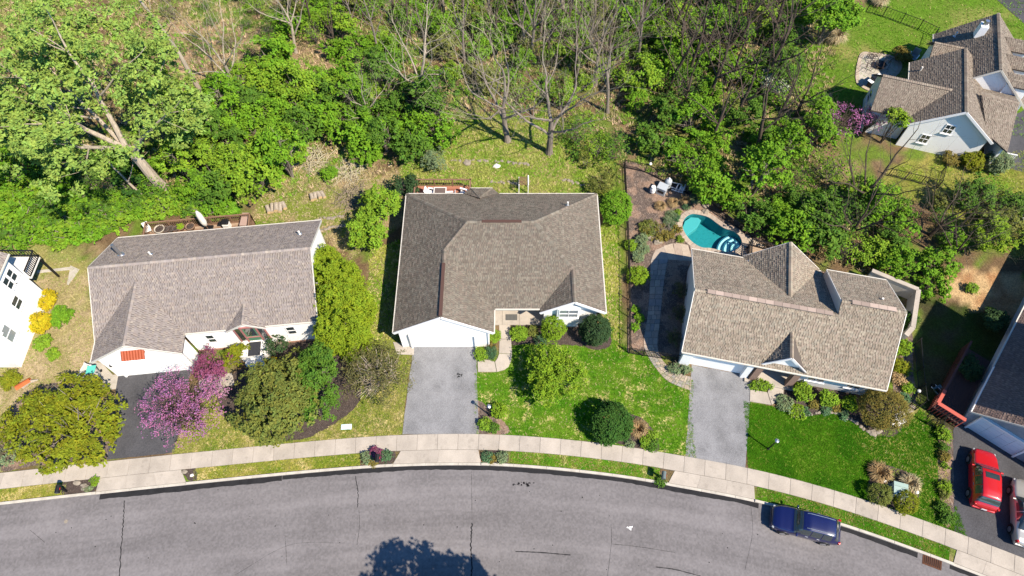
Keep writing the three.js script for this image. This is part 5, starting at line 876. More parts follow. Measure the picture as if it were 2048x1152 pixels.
{ // pool house: dark deck rail behind the wing
  const P = [g(1500, 487, 0.8), g(1556, 502, 0.8)], a = P[0], b = P[1], D = thing('stair_landing', 'small wooden landing with dark rail between pool and rear gable', 'landing', [0, 0, 0]);
  const bk = V(0.21, 0, -0.98).multiplyScalar(-1.7);
  for (let i = 0; i < 8; i++) { const o = bk.clone().multiplyScalar((i + 0.5) / 8); mesh('board', new MB().bar([a.x + o.x, 0.5, a.z + o.z], [b.x + o.x, 0.5, b.z + o.z], 0.19, 0.04).geo(), M.woodPale, D); }
  for (const y of [1.5, 0.65]) { mesh('rail', new MB().bar([a.x, y, a.z], [b.x, y, b.z], 0.07).geo(), M.black, D); mesh('rail', new MB().bar([a.x, y, a.z], [a.x + bk.x, y, a.z + bk.z], 0.07).geo(), M.black, D); }
  for (let i = 0; i <= 14; i++) { const p = a.clone().lerp(b, i / 14); mesh('baluster', new MB().bar([p.x, 0, p.z], [p.x, 1.5, p.z], i % 7 ? 0.035 : 0.08).geo(), M.black, D); } for (let i = 1; i <= 9; i++) { const p = a.clone().addScaledVector(bk, i / 9); mesh('baluster', new MB().bar([p.x, 0.4, p.z], [p.x, 1.5, p.z], 0.035).geo(), M.black, D); }
}
{ // red-painted landing beside the grey house
  const D = thing('side_deck', 'long low deck with red painted rail along the grey house', 'deck', [0, 0, 0]), red = mat([0.42, 0.1, 0.075], 0.75), brown = mat([0.075, 0.05, 0.045], 0.9), y = 0.5;
  const c0 = locE(-1.9, 0, 0.25), c1 = locE(0.2, 0, 0.25), c2 = locE(-1.9, 0, -6.4), c3 = locE(0.2, 0, -6.4);
  for (let i = 0; i < 14; i++) { const f = (i + 0.5) / 14, p = c0.clone().lerp(c1, f), q = c2.clone().lerp(c3, f); mesh('board', new MB().bar([p.x, y, p.z], [q.x, y, q.z], 0.14, 0.04).geo(), brown, D); }
  mesh('rail', new MB().bar([c0.x, y + 1, c0.z], [c1.x, y + 1, c1.z], 0.3, 0.06).geo(), red, D); const cm = c0.clone().lerp(c2, 0.2), shadeBrown = mat([0.1, 0.05, 0.045], 0.9); mesh('rail', new MB().bar([c0.x, y + 1.002, c0.z], [cm.x, y + 1.002, cm.z], 0.24, 0.06).geo(), red, D); mesh('shaded_rail', new MB().bar([cm.x, y + 1, cm.z], [c2.x, y + 1, c2.z], 0.14, 0.06).geo(), shadeBrown, D);  // far stretch of rail and balusters: house shade put into a darker brown
  for (let i = 0; i <= 9; i++) { const p = c0.clone().lerp(c1, i / 9); mesh('baluster', new MB().bar([p.x, 0, p.z], [p.x, y + 1, p.z], 0.06).geo(), red, D); } for (let i = 1; i <= 26; i++) { const p = c0.clone().lerp(c2, i / 26); mesh('baluster', new MB().bar([p.x, 0, p.z], [p.x, y + 1, p.z], 0.045).geo(), i < 6 ? red : shadeBrown, D); }
}
// ---------------------------------------------------------------- far patio
{
  const pts = curved(poly(1722, 112, 1728, 107, 1740, 108, 1790, 117, 1800, 130, 1790, 150, 1760, 165, 1742, 181, 1722, 172, 1715, 165), 5);
  const P = struct('patio', null); mesh('slab', slab(pts, 0, 0.06, 0.02), M.concPlain, P); const ring = new MB();
  const inn = offsetLoop(pts, 0); pts.forEach((p, i) => { const q = pts[(i + 1) % pts.length]; ring.bar([p.x, 0.05, p.z], [q.x, 0.05, q.z], 0.35, 0.08); }); mesh('edging', ring.geo(), M.stone[2], P);
  const put = (px, py, yaw, lab) => copyOf(metalChair, lab, g(px, py).setY(0.06), yaw, 1.1, 'metal chairs on the far patio');
  put(1737, 119, 2.4, 'metal patio chair nearest the lawn corner of the far patio'); put(1748, 117, 3.2, 'metal patio chair at the lawn side of the wire table'); put(1777, 122, -2.2, 'metal patio chair closest to the shaded wall of the far patio'); put(1770, 128, -2.4, 'metal patio chair between fire bowl and shaded wall'); put(1734, 144, 1.0, 'metal patio chair next to the grill side of the far patio'); put(1745, 141, 0.8, 'metal patio chair just below the round fire bowl'); put(1767, 142, -0.4, 'metal patio chair beside the brown roof edge on the far patio');
  const fp = thing('fire_bowl', 'round dark fire bowl in the middle of the far patio', 'fire pit', g(1758, 135).setY(0.06)); mesh('bowl', new THREE.LatheGeometry([[0, 0.12], [0.3, 0.15], [0.52, 0.42], [0.56, 0.42], [0.34, 0.1], [0, 0.06]].map(p => new THREE.Vector2(...p)), 20), M.black, fp); mesh('foot', new THREE.CylinderGeometry(0.25, 0.32, 0.12, 14).translate(0, 0.06, 0), M.black, fp);
  const tb = thing('patio_table', 'small wire table between chairs on the far patio', 'table', g(1744, 123).setY(0.06)); mesh('top', new MB().bar([-0.4, 0.45, -0.4], [0.4, 0.45, -0.4], 0.04).bar([0.4, 0.45, -0.4], [0.4, 0.45, 0.4], 0.04).bar([0.4, 0.45, 0.4], [-0.4, 0.45, 0.4], 0.04).bar([-0.4, 0.45, 0.4], [-0.4, 0.45, -0.4], 0.04).bar([-0.4, 0.45, -0.13], [0.4, 0.45, -0.13], 0.03).bar([-0.4, 0.45, 0.13], [0.4, 0.45, 0.13], 0.03).geo(), M.black, tb); for (const [x, z] of [[-0.38, -0.38], [0.38, -0.38], [-0.38, 0.38], [0.38, 0.38]]) mesh('leg', new MB().bar([x, 0, z], [x, 0.45, z], 0.03).geo(), M.black, tb);
  const gl = thing('barbecue', 'black barbecue with white side shelf at the far patio edge', 'grill', g(1741, 172).setY(0.06), 0.6); mesh('cabinet', new RoundedBoxGeometry(0.75, 0.8, 0.6, 2, 0.03).translate(0, 0.45, 0), M.black, gl); mesh('lid', new RoundedBoxGeometry(0.8, 0.35, 0.62, 3, 0.12).translate(0, 1.02, 0), M.black, gl); mesh('side_shelf', new RoundedBoxGeometry(0.6, 0.06, 0.55, 1, 0.01).translate(0.7, 0.9, 0), M.white, gl); mesh('side_shelf', new RoundedBoxGeometry(0.4, 0.06, 0.55, 1, 0.01).translate(-0.6, 0.9, 0), M.white, gl);
  const lc = thing('lounge_chair', 'blue-grey lounge chair in the shade behind the far house', 'chair', g(1822, 120), -0.7); mesh('seat', new RoundedBoxGeometry(0.7, 0.1, 0.8, 2, 0.03).translate(0, 0.4, 0), M.glassPale, lc); mesh('backrest', new RoundedBoxGeometry(0.7, 0.75, 0.09, 2, 0.03).rotateX(-0.35).translate(0, 0.75, -0.5), M.glassPale, lc); for (const s of [-1, 1]) { mesh('armrest', new RoundedBoxGeometry(0.1, 0.06, 0.8, 1, 0.01).translate(s * 0.42, 0.62, 0), M.trim, lc); mesh('leg', new MB().box(s * 0.4, 0.3, 0.35, 0.06, 0.6, 0.06).geo(), M.trim, lc); mesh('leg', new MB().box(s * 0.4, 0.3, -0.35, 0.06, 0.6, 0.06).geo(), M.trim, lc); }
}
// ---------------------------------------------------------------- pool equipment
{
  const gm = mat([0.36, 0.39, 0.42], 0.6), wm = M.trim;
  const t = thing('pool_heater', 'grey box-shaped pool heater on the mulch by the wood edge', 'heater', g(1322, 385), -0.5); mesh('cabinet', new RoundedBoxGeometry(0.85, 0.85, 0.75, 2, 0.03).translate(0, 0.44, 0), gm, t); mesh('lid', new RoundedBoxGeometry(0.9, 0.08, 0.8, 1, 0.02).translate(0, 0.9, 0), gm, t); mesh('louvre', new MB().box(0, 0.5, 0.385, 0.6, 0.3, 0.02).geo(), M.black, t);
  const f = thing('filter_tank', 'tall grey filter tank with domed top behind the pool heater', 'tank', g(1333, 377)); mesh('tank', new THREE.CapsuleGeometry(0.32, 0.65, 6, 18).translate(0, 0.72, 0), gm, f); mesh('clamp_band', new THREE.TorusGeometry(0.33, 0.03, 6, 20).rotateX(Math.PI / 2).translate(0, 0.7, 0), M.black, f); mesh('gauge', new THREE.CylinderGeometry(0.07, 0.07, 0.14, 10).translate(0, 1.42, 0), wm, f);
  const w = thing('chlorinator', 'rounded white tank standing at the end of the pool equipment', 'tank', g(1304, 386), 0.3); mesh('tank', new THREE.CapsuleGeometry(0.26, 0.3, 6, 16).translate(0, 0.45, 0), wm, w); mesh('lid', new THREE.CylinderGeometry(0.2, 0.22, 0.12, 16).translate(0, 0.86, 0), wm, w);
  const p = thing('pool_pump', 'white plastic pipework and pump beside the grey filter tank', 'pump', g(1350, 374), -0.45); const tb = (pts, r = 0.045) => { const c = curved(pts.map(q => V(...q)), 5, false); mesh('pipe', new MB().tube(c, c.map(() => r), 8).geo(), wm, p); };
  tb([[-0.5, 0.15, 0.3], [0, 0.18, 0.3], [0.6, 0.18, 0.25], [1.0, 0.18, 0.1]]); tb([[-0.4, 0.5, 0], [0, 0.55, 0], [0.5, 0.5, -0.1], [0.6, 0.1, -0.1]]); tb([[-0.2, 0.12, 0.5], [0.3, 0.15, 0.5], [0.9, 0.15, 0.45]]); tb([[0.2, 0.05, 0.5], [0.2, 0.6, 0.45], [0.2, 0.6, 0.1]]); tb([[0.5, 0.05, 0.5], [0.5, 0.65, 0.4], [0.5, 0.6, 0.0]]); tb([[0.8, 0.05, 0.3], [0.85, 0.6, 0.2], [0.8, 0.55, -0.2]]);
  mesh('motor', new THREE.CapsuleGeometry(0.15, 0.4, 5, 14).rotateZ(Math.PI / 2).translate(0.1, 0.25, 0.05), M.black, p); mesh('basket', new THREE.CylinderGeometry(0.15, 0.15, 0.35, 14).translate(0.65, 0.28, 0.15), wm, p);
}
// stones edging the planting by the pool walk
{
  const r = rng32(640); const rockGeo = s => { const q = new THREE.IcosahedronGeometry(s, 1), p = q.attributes.position; const hs = new Map(); for (let i = 0; i < p.count; i++) { const k = [p.getX(i), p.getY(i), p.getZ(i)].map(v => v.toFixed(3)).join(); if (!hs.has(k)) hs.set(k, rr(r, 0.75, 1.2)); const f = hs.get(k); p.setXYZ(i, p.getX(i) * f * 1.3, p.getY(i) * f * 0.6, p.getZ(i) * f); } q.computeVertexNormals(); return q; };
  
  const st = [[1300, 473, 0.35, 'long tan edging stone at the end of the pool walk', 0.4], [1315, 482, 0.4, 'squared tan edging stone touching the stone landing', 0.3], [1411, 424, 0.28, 'pale stone set behind the pool coping', 0.1], [1412, 412, 0.35, 'yellowish boulder behind the pool', 0.2], [1795, 838, 0.45, 'largest white stepping stone by the rusty bush', 0.1], [1788, 846, 0.38, 'middle white stepping stone by the rusty bush', 0.5], [1801, 830, 0.3, 'smallest white stepping stone by the rusty bush', 0.2], [1755, 862, 0.3, 'rounded edging stone where the bed meets the lawn', 0.7], [1745, 866, 0.26, 'small grey edging stone at the tip of the bed', 0.2], [1817, 818, 0.4, 'flat pale stone beside the short fence panel', 0.2], [370, 944, 0.16, 'small pinkish stone in the mulch patch by the apron', 0], [384, 951, 0.12, 'small white stone in the mulch patch by the apron', 0], [155, 966, 0.2, 'pink stone beside the black mailbox', 0], [168, 971, 0.16, 'tan stone beside the black mailbox', 0], [172, 977, 0.24, 'round grey-green stone near the kerb by the black mailbox', 0], [935, 327, 0.3, 'pinkish garden stone on the back lawn', 0], [993, 333, 0.28, 'white stone lying on the back lawn', 0]];
  for (const [px, py, s, lab, yaw] of st) { const o = single('stone', rockGeo(s), /white/.test(lab) ? M.offwhite : M.rock, lab, 'stone', g(px, py).setY(0.06), yaw); }
  // low dry-stone edging rows on the back lawn and beside the sheds
  const row = (pts, n, lab) => { const c = curved(pts.map(p => g(...p)), 8, false), t = thing('stone_edging', lab, 'stone edging', [0, 0, 0]); for (let i = 0; i < n; i++) { const p = c[Math.floor(i / n * c.length)]; const m = mesh('stone', rockGeo(rr(r, 0.08, 0.17)), M.rock, t); m.position.set(p.x + rr(r, -0.1, 0.1), 0.05, p.z + rr(r, -0.1, 0.1)); m.rotation.y = r() * 6; } };
  row([[905, 322], [960, 322], [1030, 326], [1060, 330]], 26, 'broken row of small stones across the back lawn'); row([[985, 364], [1020, 366], [1040, 370]], 12, 'short row of small stones behind the hipped roof'); row([[1125, 360], [1150, 366], [1170, 372]], 9, 'short row of stones near the olive corner shrub');
  row([[630, 440], [660, 436], [690, 434]], 14, 'line of stones along the dry path'); row([[640, 462], [670, 455], [700, 452]], 12, 'second line of stones beside the conifers'); row([[1590, 832], [1640, 826], [1690, 832], [1735, 862], [1750, 868]], 30, 'curved stone edging between mulch bed and lush lawn');
}
// ---------------------------------------------------------------- log piles, brush piles and shed behind the houses
{
  const r = rng32(660), cut = mat([0.5, 0.36, 0.2], 0.9);
  const logs = (px, py, n, lab, yaw) => { const t = thing('log_pile', lab, 'log pile', g(px, py), yaw); for (let i = 0; i < n; i++) { const R = rr(r, 0.16, 0.24), l = rr(r, 0.7, 1.0), m = mesh('log', new THREE.CylinderGeometry(R, R * 1.05, l, 10).rotateX(Math.PI / 2 + rr(r, -0.05, 0.05)), M.barkPale, t); m.position.set((i - n / 2) * 0.36 + rr(r, -0.05, 0.05), R, rr(r, -0.12, 0.12)); m.rotation.y = rr(r, -0.3, 0.3); mesh('cut_face', new THREE.CircleGeometry(R * 0.97, 10).translate(0, 0, l / 2 + 0.006), cut, m); } };
  logs(557, 417, 5, 'short row of cut logs behind the weathered deck', 0.25); logs(640, 394, 4, 'short row of cut logs near the brush heap', 0.3);
  const brush = (px, py, R, n, lab, m) => { const b = new MB(), q = g(px, py); for (let i = 0; i < n; i++) { const a = r() * 6.283, d = Math.sqrt(r()) * R, l = rr(r, 0.5, 1.6), t = r() * 6.283, e = rr(r, -0.25, 0.5), p0 = V(Math.cos(a) * d, (1 - d / R) * R * 0.4 * r() + 0.03, Math.sin(a) * d), p1 = p0.clone().add(V(Math.cos(t) * l, e * 0.5, Math.sin(t) * l)); p1.y = Math.max(0.03, p1.y); b.tube([p0, p0.clone().lerp(p1, 0.5).add(V(rr(r, -0.1, 0.1), rr(r, 0, 0.1), rr(r, -0.1, 0.1))), p1], [0.03, 0.022, 0.01], 3); } const o = single('brush_heap', b.geo(), m, lab, 'brush heap', q); return o; };
  brush(625, 320, 1.5, 170, 'tangled heap of dead branches between green shrubs', M.twigPale); brush(700, 345, 1.3, 130, 'heap of grey branches beside the dry path', M.twigPale); brush(700, 395, 1.4, 140, 'heap of brown twigs next to the tall leafy shrub', M.twigGrey); brush(425, 400, 1.0, 80, 'small twig heap behind the weathered deck', M.twigGrey); brush(150, 390, 1.4, 120, 'heap of pale brush under the large leafy tree', M.twigPale);
  const s = thing('arbor', 'small white arbor post with lattice shade behind the hipped roof', 'arbor', g(1047, 384)); for (let i = 0; i < 6; i++) mesh('lattice_slat', new MB().box(-0.35 + i * 0.14, 1.35, -0.2, 0.05, 0.03, 1.0).geo(), M.wood, s); for (let i = 0; i < 6; i++) mesh('lattice_slat', new MB().box(0, 1.39, -0.6 + i * 0.16, 0.85, 0.03, 0.05).geo(), M.wood, s); for (const [x, z] of [[0.42, -0.6], [0.42, 0.25], [-0.42, -0.6], [-0.42, 0.25]]) mesh('post', new MB().box(x, 0.7, z, 0.08, 1.4, 0.08).geo(), M.trim, s); mesh('beam', new MB().box(0.42, 1.46, -0.18, 0.09, 0.12, 1.1).geo(), M.trim, s);
}
// ---------------------------------------------------------------- bins and screen at the left house
{
  const sc = thing('screen_wall', 'low white screen wall beside the left garage', 'screen', [0, 0, 0]); const a = g(166, 768, 0), b = g(184, 738, 0), c = g(214, 750, 0), d = g(196, 742, 0);
  mesh('panel', new MB().bar([a.x, 0.55, a.z], [b.x, 0.55, b.z], 0.06, 1.1).geo(), M.offwhite, sc); mesh('panel', new MB().bar([b.x, 0.55, b.z], [d.x, 0.55, d.z], 0.06, 1.1).geo(), M.offwhite, sc); for (const p of [a, b, d]) mesh('post', new MB().bar([p.x, 0, p.z], [p.x, 1.15, p.z], 0.1).geo(), M.offwhite, sc);
  const bin = (px, py, yaw, body, lidm, lab) => { const t = thing('wheelie_bin', lab, 'bin', g(px, py).setY(0.05), yaw); mesh('body', new THREE.CylinderGeometry(0.4, 0.32, 0.95, 4, 1).rotateY(Math.PI / 4).translate(0, 0.5, 0), body, t); mesh('lid', new RoundedBoxGeometry(0.66, 0.08, 0.72, 2, 0.03).rotateX(-0.06).translate(0, 1.02, 0), lidm, t); mesh('handle', new MB().box(0, 0.98, -0.4, 0.5, 0.04, 0.04).geo(), M.black, t); for (const s of [-1, 1]) mesh('wheel', new THREE.CylinderGeometry(0.11, 0.11, 0.06, 14).rotateZ(Math.PI / 2).translate(s * 0.27, 0.11, -0.28), M.rubber, t); };
  bin(196, 750, 0.1, M.offwhite, mat([0.1, 0.5, 0.42], 0.5), 'pale bin with teal lid inside the white screen');
  const ct = thing('bike_trailer', 'low cart with dark tinted cover on the concrete pad beside the garage', 'cart', g(187, 776).setY(0.05), 0.1); mesh('cover', new RoundedBoxGeometry(1.35, 0.34, 0.6, 3, 0.12).translate(0, 0.72, 0), mat([0.03, 0.06, 0.065], 0.25), ct); mesh('tub', new RoundedBoxGeometry(1.4, 0.36, 0.66, 2, 0.05).translate(0, 0.4, 0), M.offwhite, ct); for (const [x, z] of [[-0.5, 0.33], [0.5, 0.33], [-0.5, -0.33], [0.5, -0.33]]) mesh('wheel', new THREE.CylinderGeometry(0.16, 0.16, 0.08, 14).rotateX(Math.PI / 2).translate(x, 0.16, z), M.rubber, ct);
  const lg = thing('terracotta_trough', 'tipped orange terracotta trough on the dry ground', 'planter', g(52, 772), 0.7); mesh('trough', new THREE.CylinderGeometry(0.3, 0.26, 1.1, 14, 1, true, 0, Math.PI * 1.3).rotateZ(Math.PI / 2).rotateX(-0.6).translate(0, 0.26, 0), mat([0.5, 0.14, 0.05], 0.85, { map: tiled(grain, 0.6) }), lg); mesh('root', new MB().tube([V(-0.2, 0.1, 0), V(0.5, 0.3, 0.1), V(1.0, 0.25, 0.3)], [0.16, 0.14, 0.05], 7).geo(), M.barkPale, lg);
  const um = thing('downspout_log', 'pale weathered driftwood stump at the corner of the left house', 'stump', g(656, 700)); mesh('stump', new MB().tube([V(0, 0, 0), V(0.05, 0.5, 0.02), V(0.02, 0.95, 0)], [0.2, 0.15, 0.12], 9, true).geo(), M.barkPale, um); mesh('branch_stub', new MB().tube([V(0.02, 0.5, 0), V(0.35, 0.75, 0.1)], [0.08, 0.04], 6, true).geo(), M.barkPale, um);
  const sd = thing('sundial', 'pale round sundial on a pedestal by the front step', 'sundial', g(530, 735)); mesh('pedestal', new THREE.CylinderGeometry(0.09, 0.16, 0.7, 12).translate(0, 0.35, 0), M.rock, sd); mesh('dial', new THREE.CylinderGeometry(0.22, 0.2, 0.05, 20).translate(0, 0.72, 0), mat([0.4, 0.55, 0.52], 0.6), sd); mesh('gnomon', new MB().box(0, 0.79, 0, 0.02, 0.1, 0.15).geo(), M.metal, sd);
  single('utility_cover', new RoundedBoxGeometry(0.8, 0.06, 0.42, 1, 0.02).translate(0, 0.04, 0), mat([0.5, 0.62, 0.66], 0.8), 'pale blue-grey utility cover flush in the yellowing lawn', 'cover', g(693, 854), 0.05);
}
// ---------------------------------------------------------------- mailboxes, lamp posts, utility box
function mailbox(px, py, yaw, lab, bodyM = M.black) {
  const t = thing('mailbox', lab, 'mailbox', g(px, py).setY(0.02), yaw);
  mesh('post', new MB().box(0, 0.5, 0, 0.1, 1.0, 0.1).geo(), M.black, t); mesh('arm', new MB().box(0, 0.95, 0.1, 0.12, 0.06, 0.5).geo(), M.black, t);
  const s = new THREE.Shape(); s.moveTo(-0.14, 0); s.lineTo(0.14, 0); s.lineTo(0.14, 0.16); s.absarc(0, 0.16, 0.14, 0, Math.PI, false); s.lineTo(-0.14, 0);
  mesh('box', new THREE.ExtrudeGeometry(s, { depth: 0.52, bevelEnabled: true, bevelSize: 0.01, bevelThickness: 0.01, bevelSegments: 1, curveSegments: 8 }).translate(0, 0.98, -0.16), bodyM, t); mesh('door', new MB().box(0, 1.1, 0.385, 0.24, 0.2, 0.015).geo(), mat([0.06, 0.06, 0.065], 0.4), t); mesh('flag', new MB().box(0.165, 1.14, 0.1, 0.015, 0.06, 0.16).geo(), mat([0.5, 0.03, 0.02], 0.5), t);
}
mailbox(134, 983, 0.1, 'black mailbox on its post in the small stone bed near the left edge'); mailbox(760, 922, 0.0, 'black mailbox rising from the reddish flower bed'); mailbox(1322, 956, -0.2, 'dark grey-green mailbox at the end of the grass verge', mat([0.1, 0.13, 0.13], 0.5));
function lampPost(px, py, lab) {
  const t = thing('lamp_post', lab, 'lamp post', g(px, py)); mesh('pole', new THREE.CylinderGeometry(0.04, 0.055, 1.75, 10).translate(0, 0.875, 0), M.black, t); mesh('foot', new THREE.CylinderGeometry(0.09, 0.12, 0.12, 12).translate(0, 0.06, 0), M.black, t);
  const l = mesh('lantern', new THREE.CylinderGeometry(0.13, 0.08, 0.28, 6, 1, true).translate(0, 1.9, 0), new THREE.MeshPhysicalMaterial({ color: lin(0.8, 0.85, 0.85), transmission: 0.6, roughness: 0.1, thickness: 0, side: THREE.DoubleSide }), t); mesh('cap', new THREE.ConeGeometry(0.17, 0.13, 6).translate(0, 2.1, 0), M.metal, l); mesh('finial', new THREE.SphereGeometry(0.03, 8, 6).translate(0, 2.18, 0), M.metal, l);
}
lampPost(979.5, 831, 'black lamp post beside the light driveway of the middle house'); lampPost(1536, 898, 'black lamp post standing alone on the lush lawn');
{
  const t = thing('utility_box', 'grey-green metal utility transformer box between two round shrubs', 'utility box', g(1791, 984).setY(0.02), -0.28), m = mat([0.3, 0.4, 0.36], 0.5);
  mesh('cabinet', new RoundedBoxGeometry(0.95, 0.72, 0.85, 2, 0.02).translate(0, 0.38, 0), m, t); mesh('lid', new RoundedBoxGeometry(1.0, 0.07, 0.62, 2, 0.02).translate(0, 0.78, 0.14), m, t); mesh('hood', new RoundedBoxGeometry(1.0, 0.07, 0.3, 2, 0.02).translate(0, 0.78, -0.34), mat([0.27, 0.37, 0.33], 0.5), t); mesh('pad', new RoundedBoxGeometry(1.15, 0.08, 1.05, 1, 0.02).translate(0, 0.0, 0), M.concPlain, t); mesh('latch', new MB().box(0.1, 0.5, 0.435, 0.2, 0.06, 0.02).geo(), M.black, t);
  const lt = (px, py, lab) => { const q = thing('garden_light', lab, 'garden light', g(px, py).setY(0.02)); mesh('stake', new THREE.CylinderGeometry(0.03, 0.03, 0.3, 8).translate(0, 0.15, 0), M.metal, q); mesh('shade', new THREE.SphereGeometry(0.15, 14, 8, 0, 6.3, 0, 1.6).translate(0, 0.28, 0), M.trim, q); };
  lt(1765, 964, 'small white dome light beside the tan grass clump and utility box'); lt(1829, 986, 'small white dome light beside the second tan grass clump'); lt(1300, 332, 'small white dome light on the fence corner behind the pool'); lt(1834, 785, 'small white dome light on the fence beside the dark yard');
  const wb = thing('wheelbarrow', 'dark upturned wheelbarrow left in the shaded yard', 'wheelbarrow', g(1872, 785), 0.4); mesh('tray', new THREE.CylinderGeometry(0.5, 0.32, 0.35, 4, 1, true).rotateY(Math.PI / 4).translate(0, 0.35, 0), mat([0.12, 0.2, 0.22], 0.4), wb); mesh('wheel', new THREE.TorusGeometry(0.16, 0.05, 8, 16).rotateY(Math.PI / 2).translate(0, 0.2, -0.5), M.rubber, wb); for (const s of [-1, 1]) { mesh('handle', new MB().bar([s * 0.2, 0.25, -0.5], [s * 0.3, 0.5, 0.85], 0.04).geo(), M.trim, wb); mesh('leg', new MB().bar([s * 0.25, 0.35, 0.25], [s * 0.25, 0, 0.3], 0.04).geo(), M.trim, wb); }
}
// ---------------------------------------------------------------- cars
// nose towards -z in the car's own frame
function car(label, p, yaw, paint, o) {
  const T = thing(o.name, label, 'car', p, yaw), L2 = o.len / 2, W2 = o.width / 2;
  const body = new THREE.MeshPhysicalMaterial({ color: lin(...paint), roughness: 0.32, metalness: o.metal ?? 0.35, clearcoat: 1, clearcoatRoughness: 0.04, side: THREE.DoubleSide });
  const dark = mat([0.02, 0.02, 0.022], 0.5), N = 34, K = 17;
  // one body skin: stations along the length, each a ring of points from sill to sill over the top
  const st = o.profile;   // [t 0..1 nose to tail, belt height, half width factor, top height, top half width factor]
  const at = (t) => { for (let i = 0; i + 1 < st.length; i++) if (t <= st[i + 1][0]) { const f = (t - st[i][0]) / (st[i + 1][0] - st[i][0]), s = f * f * (3 - 2 * f), u = o.sharp ? f : lerp(f, s, 0.6); return st[i].map((v, k) => k ? lerp(v, st[i + 1][k], u) : t); } return st[st.length - 1]; };
  const ringAt = (t) => { const [, hb, wf, ht, tf] = at(t), w = W2 * wf, wt = W2 * tf, low = 0.24 + 0.1 * Math.pow(Math.abs(t - 0.5) * 2, 6), z = -L2 + t * o.len, q = []; 
    const half = [[w * 0.9, low], [w * 0.985, low + 0.12], [w, lerp(low, hb, 0.5)], [w * 0.985, lerp(low, hb, 0.8)], [w * 0.95, hb], [lerp(w * 0.95, wt, 0.55), lerp(hb, ht, 0.55)], [wt * 1.0, lerp(hb, ht, 0.9)], [wt * 0.9, ht], [wt * 0.45, ht + (o.crown || 0.025)]];
    for (const [x, y] of half) q.push([x, y, z]); q.push([0, half[8][1] + 0.008, z]); for (let i = 8; i >= 0; i--) q.push([-half[i][0], half[i][1], z]); return q; };
  const rings = []; for (let i = 0; i <= N; i++) rings.push(ringAt(i / N));
  const pos = [], idx = [], R = rings[0].length; rings.forEach(r => r.forEach(v => pos.push(...v)));
  for (let i = 0; i < N; i++) for (let k = 0; k + 1 < R; k++) { const a = i * R + k, b = a + R; idx.push(a, b, a + 1, a + 1, b, b + 1); }
  for (const i of [0, N]) { const c = pos.length / 3; const r = rings[i]; pos.push(0, (r[0][1] + r[9][1]) / 2, r[0][2] + (i ? 0.05 : -0.05)); for (let k = 0; k + 1 < R; k++) i ? idx.push(c, i * R + k + 1, i * R + k) : idx.push(c, i * R + k, i * R + k + 1); }
  const q = new THREE.BufferGeometry(); q.setAttribute('position', new THREE.Float32BufferAttribute(pos, 3)); q.setIndex(idx); q.computeVertexNormals();
  mesh('body', q, body, T);
  mesh('underbody', new MB().box(0, 0.3, 0, W2 * 1.7, 0.16, o.len * 0.94).geo(), dark, T);
  // glass laid on the skin, a little proud of it
  const skin = (t, k) => { const i = clamp(t, 0, 1), r = ringAt(i), a = Math.floor(k), b = Math.min(R - 1, a + 1), f = k - a; return [0, 1, 2].map(n => lerp(r[a][n], r[b][n], f)); };
  const patch = (name, t0, t1, k0, k1, m, lift, tin0 = 0, tin1 = 0, parent = T) => { // from station t0 to t1, ring index k0 to k1
    const b = new MB(), nt = 8, nk = 8, P = (i, j) => { const k = lerp(k0, k1, j / nk), e = Math.abs(j / nk - 0.5) * 2, t = lerp(t0 + tin0 * e * e, t1 - tin1 * e * e, i / nt), p = skin(t, k), pu = skin(Math.min(1, t + 0.01), k), pk = skin(t, Math.min(R - 1, k + 0.05)); const n = V(...pu).sub(V(...p)).cross(V(...pk).sub(V(...p))).normalize(); if (n.y < -0.2 || (Math.abs(n.y) < 0.3 && n.x * p[0] < 0)) n.negate(); if (n.dot(V(p[0], p[1] - 0.7, p[2])) < 0) n.negate(); return V(...p).addScaledVector(n, lift).toArray(); };
    for (let i = 0; i < nt; i++) for (let j = 0; j < nk; j++) b.quad(P(i, j), P(i + 1, j), P(i + 1, j + 1), P(i, j + 1));
    return mesh(name, b.geo(), m, parent);
  };
  const G = M.glass, ws = o.glassPaint || G;
  patch('windscreen', o.ws[0], o.ws[1], 4.7, 13.3, ws, 0.012, 0.012, 0.0); patch('rear_window', o.rw[0], o.rw[1], 5.0, 13.0, ws, 0.012, 0, 0.01);
  for (const s of [0, 1]) { const k0 = s ? 11.6 : 4.25, k1 = s ? 13.75 : 6.4; for (const [a, b] of o.side) patch('side_window', a, b, k0, k1, G, 0.012); }
  if (o.sunroof) patch('sunroof', o.sunroof[0], o.sunroof[1], 7.4, 10.6, G, 0.012);
  for (const s of [-1, 1]) {
    if (o.rails) { const b = new MB(), a0 = [], n = 8; for (let i = 0; i <= n; i++) { const p = skin(lerp(o.rails[0], o.rails[1], i / n), s < 0 ? 10.7 : 7.3); a0.push(V(p[0], p[1] + 0.06, p[2])); } b.tube(a0, a0.map(() => 0.022), 6); mesh('roof_rail', b.geo(), M.metal, T); }
    const wz = o.wheels; for (const z of wz) {
      const wh = mesh('wheel', new THREE.CylinderGeometry(0.2, 0.2, 0.2, 18).rotateZ(Math.PI / 2), M.metal, T); wh.position.set(s * (W2 - 0.07), o.wr, z);
      mesh('tyre', new THREE.TorusGeometry(o.wr - 0.09, 0.1, 10, 28).rotateY(Math.PI / 2).scale(1.15, 1, 1), M.rubber, wh); mesh('rim', new THREE.CylinderGeometry(o.wr - 0.13, o.wr - 0.13, 0.03, 20).rotateZ(Math.PI / 2).translate(s * 0.1, 0, 0), M.metal, wh);
      mesh('wheel_arch', new THREE.TorusGeometry(o.wr + 0.045, 0.05, 6, 22, Math.PI).rotateY(Math.PI / 2), dark, T).position.set(s * (W2 * 0.985), o.wr, z);
    }
